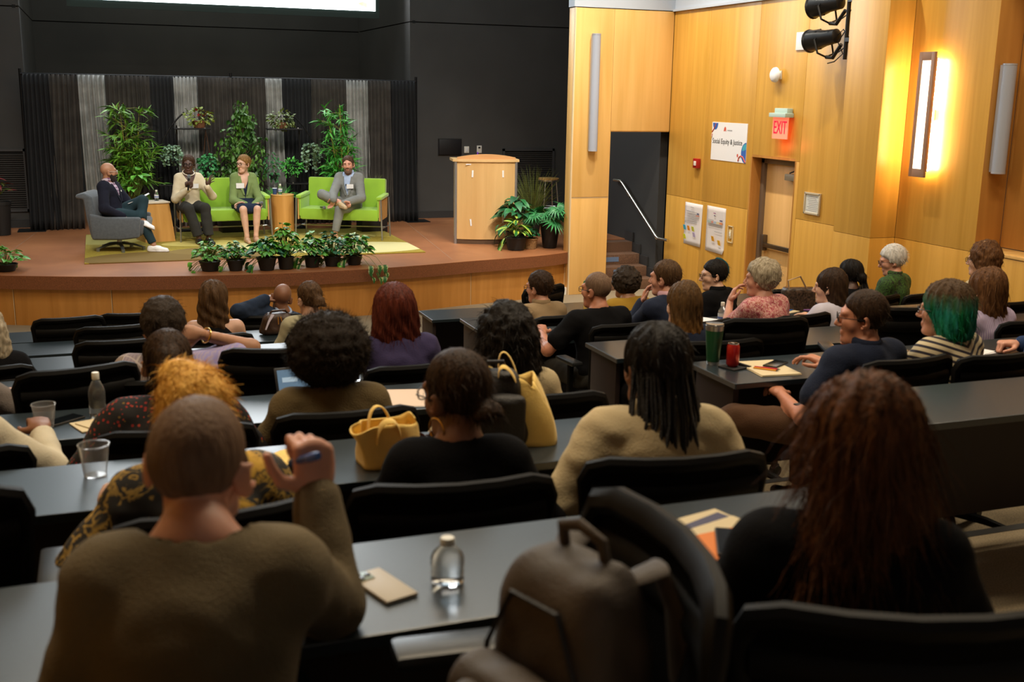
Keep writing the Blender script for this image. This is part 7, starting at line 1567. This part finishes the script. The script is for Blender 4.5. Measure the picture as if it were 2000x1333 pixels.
for s in (-1, 1): MB().tube([(.08, s*.07, .485), (.12, s*.09, .50), (.155, s*.10, .42), (.165, s*.11, .25), (.135, s*.12, .06)], [.022, .030, .032, .026, .016], 10, flat=.4).build('shoulder_strap', BP, t, smooth=True)
MB().tube([(.055, -.045, .495), (.045, -.042, .545), (.04, 0, .56), (.045, .042, .545), (.055, .045, .495)], .011, 10, flat=.7).build('top_handle', BP, t, smooth=True)
MB().tube([(-.055, -.115, .24), (-.055, -.10, .36), (-.05, -.05, .46), (-.05, .05, .46), (-.055, .10, .36), (-.055, .115, .24)], .0045, 6).build('zip', BPB, t, smooth=True); MB().tube([(-.165, -.105, .12), (-.168, -.10, .20)], .004, 6).build('zip_pull', STEEL, t)
for y in (-.157, .157): MB().tube([(.0, y, .30), (.0, y*1.04, .24), (.01, y*1.05, .20)], .010, 8, flat=.5).build('side_strap', BPB, t, smooth=True)
MB().box((.0, -.167, .27), (.025, .012, .045), None, 0, .004).build('buckle', STEEL, t)
t = thing('backpack', 'black backpack standing on the second table beside the yellow tote', 'backpack', (1.20, 3.38, TZ(2)), R(-10)); soft_box('main_compartment', (0, 0, .125), (.25, .16, .26), BPB, t, rnd=.06, taper=.3, wr=.008); soft_box('front_pocket', (0, -.075, .10), (.20, .07, .18), BPB, t, rnd=.03, seed=4)
MB().tube([(-.03, .0, .25), (-.02, .0, .285), (.03, 0, .285), (.04, 0, .25)], .008, 8).build('top_handle', BPB, t, smooth=True)
LEA = M('handbag_brown_leather', (.045, .022, .013), .4, bump=.2, bscale=90); LEA2 = M('handbag_patterned', (.05, .03, .02), .4, var=.8, vscale=60)
t = thing('handbag', 'slouchy dark brown handbag with a scarf on the sixth left table', 'handbag', (1.24, 8.60, TZ(6)), R(10)); soft_box('bag_body', (0, 0, .085), (.28, .15, .17), LEA, t, rnd=.05, wr=.010, taper=.3); MB().tube([(-.09, 0, .14), (-.05, -.03, .19), (.05, -.03, .19), (.10, 0, .14)], .008, 8).build('handle', LEA, t, smooth=True); MB().tube([(-.06, -.07, .17), (-.10, -.09, .12), (-.13, -.10, .06)], [.018, .012, .008], 8, flat=.4).build('scarf', M('scarf_lilac', (.42, .38, .45), .8), t, smooth=True); MB().tube([(-.02, -.075, .15), (-.02, -.082, .09)], .005, 6).build('charm', GOLD, t); MB().tube([(.0, -.075, .15), (.01, -.083, .10)], .004, 6).build('charm', GOLD, t)
t = thing('handbag', 'brown patterned handbag hanging on a chair back left of the lavender cardigan', 'handbag', (5.34, 7.56, .875), R(-8)); soft_box('bag_body', (0, 0, .20), (.30, .14, .40), LEA2, t, rnd=.03, taper=.12); MB().tube([(-.10, -.04, .36), (-.13, -.06, .47), (-.02, -.05, .50), (.07, -.03, .37)], .007, 8).build('handle', M('handle_tan', (.42, .28, .16), .5), t, smooth=True); box('zip', (0, 0, .402), (.24, .012, .006), GOLD, t)
stack('folder_papers', 'cream and blue papers beside the brown patterned handbag', (5.15, 7.55, TZ(5)), 20, 'papers', [('sheet', .20, .28, .006, 0, 0, 0, YPAPER), ('folder', .18, .22, .006, .04, .02, 12, M('folder_blue', (.03, .12, .40), .5))])
stack('folder_purple', 'light purple folder standing before the woman in lavender', (5.42, 7.62, TZ(5)), -20, 'folder', [('cover', .22, .28, .010, 0, 0, 0, M('folder_purple_mat', (.36, .18, .52), .6)), ('page', .20, .26, .004, .0, .0, 2, PAPER)])
stack('paper_sheet', 'white paper held near the woman in the rose blouse', (4.35, 7.32, TZ(5)), 30, 'paper', [('sheet', .21, .29, .003, 0, 0, 0, PAPER), ('sheet', .20, .28, .002, .01, .01, 5, PAPER)])
stack('napkin_pile', 'white napkin under the clear glass at the right edge', (4.47, 4.62, TZ(3)), 10, 'napkin', [('napkin', .12, .12, .003, 0, 0, 0, PAPER), ('napkin', .12, .12, .003, .01, .01, 10, PAPER)])

# ---------------------------------------------------------------- fixtures on the right wall
ALU_L = M('bar_light_aluminium', srgb(178, 182, 192), .42, .35); BAR_DIFF = M('bar_light_diffuser', srgb(160, 166, 180), .35)
def bar_light(x, y, z0, z1, label):
    t = thing('wall_bar_light', label, 'wall light', (x, y, z0)); h = z1-z0
    MB().lathe([(.058, 0), (.062, .004), (.062, h-.004), (.058, h)], 20, (0, -.085, 0)).build('tube', BAR_DIFF, t, smooth=True); box('back_channel', (0, -.045, h/2), (.10, .05, h-.02), ALU_L, t, bev=.004)
    for z in (.006, h-.006): MB().lathe([(.064, -.008), (.064, .008)], 20, (0, -.085, z)).build('end_cap', ALU_L, t, smooth=True)
    for z in (h*.08, h*.5): box('bracket', (0, -.012, z), (.05, .025, .10), STEEL, t)
    return t
bar_light(6.42, 14.195, 2.03, 3.60, 'unlit grey bar wall light on the pilaster by the stage'); bar_light(7.745, 8.115, 2.15, 3.13, 'unlit grey bar wall light in the niche at far right')
GLOW = M('sconce_diffuser', (1, .93, .80), .5, emit=(1.0, .84, .60), estr=2.6); GLOWB = M('sconce_backlight', (1, .8, .5), .5, emit=(1.0, .70, .34), estr=190.0); SC_FR = M('sconce_frame_bronze', srgb(150, 118, 98), .5, .1)
t = thing('wall_sconce', 'tall lit wall sconce with bronze frame glowing against the maple', 'wall light', (7.64, 8.84, 2.06)); h = 1.19
for c, d in (((-.125, -.085, h/2), (.03, .045, h)), ((-.125, .085, h/2), (.03, .045, h)), ((-.125, 0, .04), (.03, .125, .08)), ((-.125, 0, h-.04), (.03, .125, .08))): box('frame', c, d, SC_FR, t, bev=.003)
box('diffuser', (-.124, 0, h/2), (.016, .126, h-.159), GLOW, t); box('housing', (-.085, 0, h/2), (.05, .12, h-.10), SC_FR, t)
for y in (-.045, .045): MB().tube([(-.045, y, .06), (-.045, y, h-.06)], .010, 8).build('lamp_tube', GLOWB, t, smooth=True)
box('bracket', (-.03, 0, h/2), (.06, .05, .10), SC_FR, t)
# exit sign
t = thing('exit_sign', 'lit red EXIT sign hanging from a pale housing above the door', 'sign', (7.50, 11.32, 2.31)); HOUS = M('exit_housing', srgb(176, 198, 190), .5)
box('housing', (.07, 0, .285), (.12, .34, .05), HOUS, t, bev=.006); box('canopy', (.10, 0, .335), (.08, .26, .06), HOUS, t, bev=.006)
EXP = M('exit_panel_red_glow', (.9, .25, .18), .3, emit=(1.0, .16, .08), estr=.95); EXL = M('exit_letters', (.6, 0, .02), .4, emit=(.80, .0, .04), estr=.9)
box('panel', (.07, 0, .14), (.012, .31, .26), EXP, t); text_mesh('EXIT', .215, 'letters', EXL, t, (.0625, 0.0, .135), (R(90), 0, R(-90)), .002, sx=.62)
d_ = bpy.data.lights.new('exit_glow', 'POINT'); d_.energy = 1.2; d_.color = (1, .12, .05); d_.shadow_soft_size = .08; o = bpy.data.objects.new('exit_glow', d_); COL.objects.link(o); o.location = (7.52, 11.32, 2.22)
# poster and sheets on the wall (x = 7.65 plane)
INK = M('print_ink', (.02, .02, .022), .7); BLUE_I = M('print_blue', (.03, .12, .45), .7); CORAL = M('print_coral', (.62, .10, .06), .7); TEAL_I = M('print_teal', (.05, .35, .45), .7); GREY_I = M('print_grey', (.30, .30, .32), .7)
wx = 7.645
t = thing('poster', 'white poster reading Social Equity and Justice with blue and coral corner shapes', 'poster', (wx, 12.58, 1.98)); PW, PH = .86, .49
box('board', (.002, 0, PH/2), (.006, PW, PH), M('poster_white', srgb(232, 232, 236), .6), t); yl = PW/2
def wall_poly(pts, name, mat, parent, x=-.0025):
    """flat print on the wall: points (u to the right as seen from the room, v up)"""
    MB().add([(x, yl_-u, v) for yl_, (u, v) in [(0, p) for p in pts]], [tuple(range(len(pts)))]).build(name, mat, parent, recalc=False)
def circ(cu, cv, ru, rv, a0, a1, n=14): return [(cu+ru*math.cos(R(a0+(a1-a0)*i/n)), cv+rv*math.sin(R(a0+(a1-a0)*i/n))) for i in range(n+1)]
text_mesh('Social Equity & Justice', .092, 'lettering', INK, t, (-.003, .035, .245), (R(90), 0, R(-90)), .0004, sx=.90); [box('logo_stroke', (-.003, .035-.017*i, .392), (.001, .010, (.016, .012, .012, .018, .012, .016, .012)[i]), GREY_I, t) for i in range(7)]
wall_poly([(-.135, .378), (-.105, .378), (-.095, .395), (-.085, .378), (-.070, .378), (-.082, .425), (-.10, .438), (-.122, .422)], 'logo_mark', CORAL, t)
wall_poly([(-.395, .478)] + circ(-.345, .478, .065, .085, 180, 360) + [(-.28, .478)], 'corner_shape', BLUE_I, t); 
def strokes(pts, w, nm, mat): 
    m = MB(); m.tube([(-.003, -u, v) for u, v in pts], w, 6, flat=1); o = m.build(nm, mat, t); return o
MB().tube([(-.0015, .425, .36), (-.0015, .38, .40), (-.0015, .345, .445), (-.0015, .335, .472)], .008, 6).build('corner_stroke', CORAL, t); MB().tube([(-.0015, .425, .30), (-.0015, .415, .34)], .012, 6).build('corner_stroke', M('print_peach', (.72, .42, .34), .7), t)
wall_poly(circ(.43, .125, .115, .13, 90, 270) , 'corner_shape', BLUE_I, t); wall_poly(circ(.43, .17, .09, .07, 90, 200) + [(.43, .17)], 'corner_shape', TEAL_I, t, -.0028)
MB().tube([(-.0035, -.255, .015), (-.0035, -.27, .06), (-.0035, -.31, .085), (-.0035, -.36, .075), (-.0035, -.40, .04), (-.0035, -.425, -.0+.008)], .008, 6).build('corner_stroke', CORAL, t); wall_poly(circ(.235, .085, .018, .022, 0, 360), 'corner_dot', CORAL, t); wall_poly(circ(.26, .015, .020, .014, 0, 180), 'corner_dot', BLUE_I, t)
def sheet(y0, y1, z0, z1, label, rows, bars, notes, hd):
    t = thing('wall_chart', label, 'chart', (wx, (y0+y1)/2, z0)); w, h = y0-y1, z1-z0
    vs, fs = sheet_grid(lambda u, v: (.003 - (.03*max(0, .1-v)*8*u if hd else .012*(1-v)*u), w/2-w*u, h*v), 8, 10); o = MB().add(vs, fs).build('sheet', M('chart_paper', srgb(214, 208, 208), .8), t, smooth=True, angle=180, recalc=False); md = o.modifiers.new('s', 'SOLIDIFY'); md.thickness = .002
    def pr(u, v, du, dv, nm, mat, dx=-.014): MB().box((dx+.006, w/2-w*u, h*v), (.0015, w*du, h*dv)).build(nm, mat, t)
    m = MB()
    for (u, v, du, dv) in rows:
        n = max(1, int(dv*h/.022))
        for i in range(n): m.box((-.010, w/2-w*u, h*(v+dv/2) - .022*(i+.5)), (.001, w*du, .006))
    m.build('print_lines', GREY_I, t)['kind'] = 'stuff'
    for u, v, du, dv, c in bars: pr(u, v, du, dv, 'print_bar', M('bar_%d_%d_%d' % tuple(int(x*100) for x in c), c, .7), -.0165)
    for u, v, c in notes: 
        o = MB().box((0, 0, 0), (.003, .062, .068), (0, R(-14), 0)).build('sticky_note', M('note_%d_%d_%d' % tuple(int(x*100) for x in c), c, .7), t); o.location = (-.020, w/2-w*u, h*v)
sheet(13.63, 13.15, .775, 1.355, 'left wall chart with blue, orange, green and lilac sticky notes', [(.5, .70, .70, .22), (.35, .80, .5, .05), (.4, .56, .7, .14)], [(.46, .90, .2, .012, (.3, .3, .3)), (.78, .72, .2, .02, (.6, .25, .2)), (.8, .77, .12, .025, (.1, .1, .2))], [(.10, .40, (.05, .42, .65)), (.33, .40, (.80, .30, .02)), (.58, .40, (.60, .62, .06)), (.12, .18, (.70, .72, .02)), (.66, .27, (.55, .48, .75))], False)
sheet(13.03, 12.55, .76, 1.365, 'right wall chart with a coloured header bar and two orange notes', [(.5, .62, .72, .12), (.7, .46, .4, .04), (.28, .71, .3, .02)], [(.46, .86, .12, .016, (.25, .06, .2)), (.46, .81, .05, .02, (.1, .1, .2)), (.20, .66, .2, .045, (.35, .45, .42)), (.36, .66, .12, .045, (.55, .25, .2)), (.5, .66, .16, .045, (.38, .45, .55)), (.66, .66, .16, .045, (.6, .5, .3)), (.82, .66, .16, .045, (.60, .22, .1)), (.82, .72, .14, .03, (.1, .1, .2))], [(.46, .30, (.80, .42, .03)), (.80, .24, (.85, .48, .03))], True)
t = thing('light_switch', 'pale switch in a thin rectangular surround left of the door', 'switch', (wx, 12.40, .94)); SWF = M('switch_surround', srgb(216, 196, 150), .4)
for c, d in (((-.004, -.06, .11), (.012, .012, .22)), ((-.004, .06, .11), (.012, .012, .22)), ((-.004, 0, .006), (.012, .13, .012)), ((-.004, 0, .214), (.012, .13, .012))): box('surround', c, d, SWF, t)
box('plate', (-.004, 0, .112), (.012, .055, .115), SWF, t, bev=.003); box('rocker', (-.012, 0, .112), (.008, .03, .06), WHITE_PL, t, bev=.002)
t = thing('fire_alarm_pull', 'small red fire alarm pull station left of the poster', 'fire alarm', (wx, 13.33, 1.845)); box('housing', (-.025, 0, .06), (.05, .13, .13), M('alarm_red', (.36, .015, .012), .35), t, bev=.01); box('handle', (-.053, 0, .06), (.012, .055, .06), WHITE_PL, t, bev=.004)
t = thing('framed_notice', 'small framed notice right of the door', 'picture', (wx, 10.68, 1.49)); SIL = M('frame_silver', srgb(196, 184, 160), .4, .3)
for c, d in (((-.008, 0, .012), (.022, .30, .022)), ((-.008, 0, .238), (.022, .30, .022)), ((-.008, -.14, .125), (.022, .022, .25)), ((-.008, .14, .125), (.022, .022, .25))): box('frame', c, d, SIL, t, bev=.003)
box('sheet', (-.004, 0, .125), (.004, .27, .22), M('notice_paper', srgb(206, 205, 196), .6), t); m = MB()
for i in range(9): m.box((-.007, random.uniform(-.02, .02), .205-.02*i), (.001, .16+.05*random.random(), .005))
m.build('print_lines', GREY_I, t)['kind'] = 'stuff'
t = thing('wall_speaker', 'small white oval device on a bracket high above the exit sign', 'device', (7.58, 11.53, 2.98)); MB().lathe([(.0001, -.035), (.06, -.032), (.085, -.01), (.09, .012), (.06, .032), (.0001, .036)], 24, (0, 0, .08), m=Matrix.Rotation(R(90), 3, 'Y')).build('shell', M('device_white', srgb(235, 235, 238), .4), t, smooth=True); MB().tube([(.03, 0, .08), (.07, -.03, .11)], .012, 8).build('bracket', WHITE_PL, t); MB().tube([(.03, 0, .08), (.07, -.03, .045)], .012, 8).build('bracket', WHITE_PL, t)
box('mount', (.062, -.03, .08), (.012, .04, .10), WHITE_PL, t)
t = thing('wall_plate', 'square white wall plate behind the lower stage spotlight', 'plate', (wx, 11.12, 3.345)); box('plate', (-.006, 0, .09), (.012, .20, .20), M('plate_white', srgb(222, 222, 224), .4), t, bev=.004); box('screw', (-.013, 0, .17), (.003, .012, .012), STEEL, t)
# stage spotlights on the column
SPB = M('spotlight_black', (.013, .013, .014), .32, .3)
def spotlight(loc, d, label, seed):
    t = thing('stage_spotlight', label, 'spotlight', loc); t.rotation_euler = Vector(d).to_track_quat('Z', 'Y').to_euler()
    MB().lathe([(.045, -.24), (.075, -.22), (.085, -.06), (.105, .02), (.115, .14), (.125, .15), (.125, .165), (.105, .165), (.10, .12)], 24).build('housing', SPB, t, smooth=True)
    MB().lathe([(.0001, .13), (.10, .13)], 20, cap=False).build('lens', M('spot_lens', (.05, .05, .06), .05, spec=1), t); 
    for i in range(8):
        a = R(45*i); MB().box((.098*math.cos(a), .098*math.sin(a), .06), (.02, .006, .13), (0, 0, a)).build('fin', SPB, t)
    for s in (-1, 1): MB().tube([(s*.10, 0, -.02), (s*.13, -.02, -.03), (s*.12, -.16, -.06), (0, -.20, -.07)], .011, 6).build('yoke', SPB, t)
    MB().tube([(0, -.20, -.07), (0, -.22, -.16), (.02, -.10, -.30)], .02, 8).build('clamp', SPB, t); MB().tube([(0, 0, -.23), (.02, .05, -.33), (-.03, -.06, -.38), (.02, -.14, -.34), (.03, -.18, -.26)], .006, 6).build('cable', SPB, t, smooth=True)
    return t
spotlight((7.36, 10.36, 3.42), (-.20, 1, -.12), 'lower black stage spotlight mounted beside the column', 1); spotlight((7.36, 10.34, 3.77), (-.22, 1, -.10), 'upper black stage spotlight cut by the top of the picture', 2)
t = thing('lighting_pole', 'black vertical pole on the column carrying the two spotlights', 'pole', (7.42, 10.0, 3.2)); MB().tube([(0, 0, 0), (0, 0, .74)], .022, 10).build('pole', SPB, t, smooth=True); box('bracket', (0, -.08, .2), (.06, .14, .04), SPB, t); box('bracket', (0, -.08, .6), (.06, .14, .04), SPB, t)
m = MB(); m.tube([(0, .02, .30), (-.03, .10, .18), (.0, .04, .06), (-.04, .12, -.02), (-.10, .16, -.04)], .006, 6); m.build('cable', SPB, t, smooth=True)
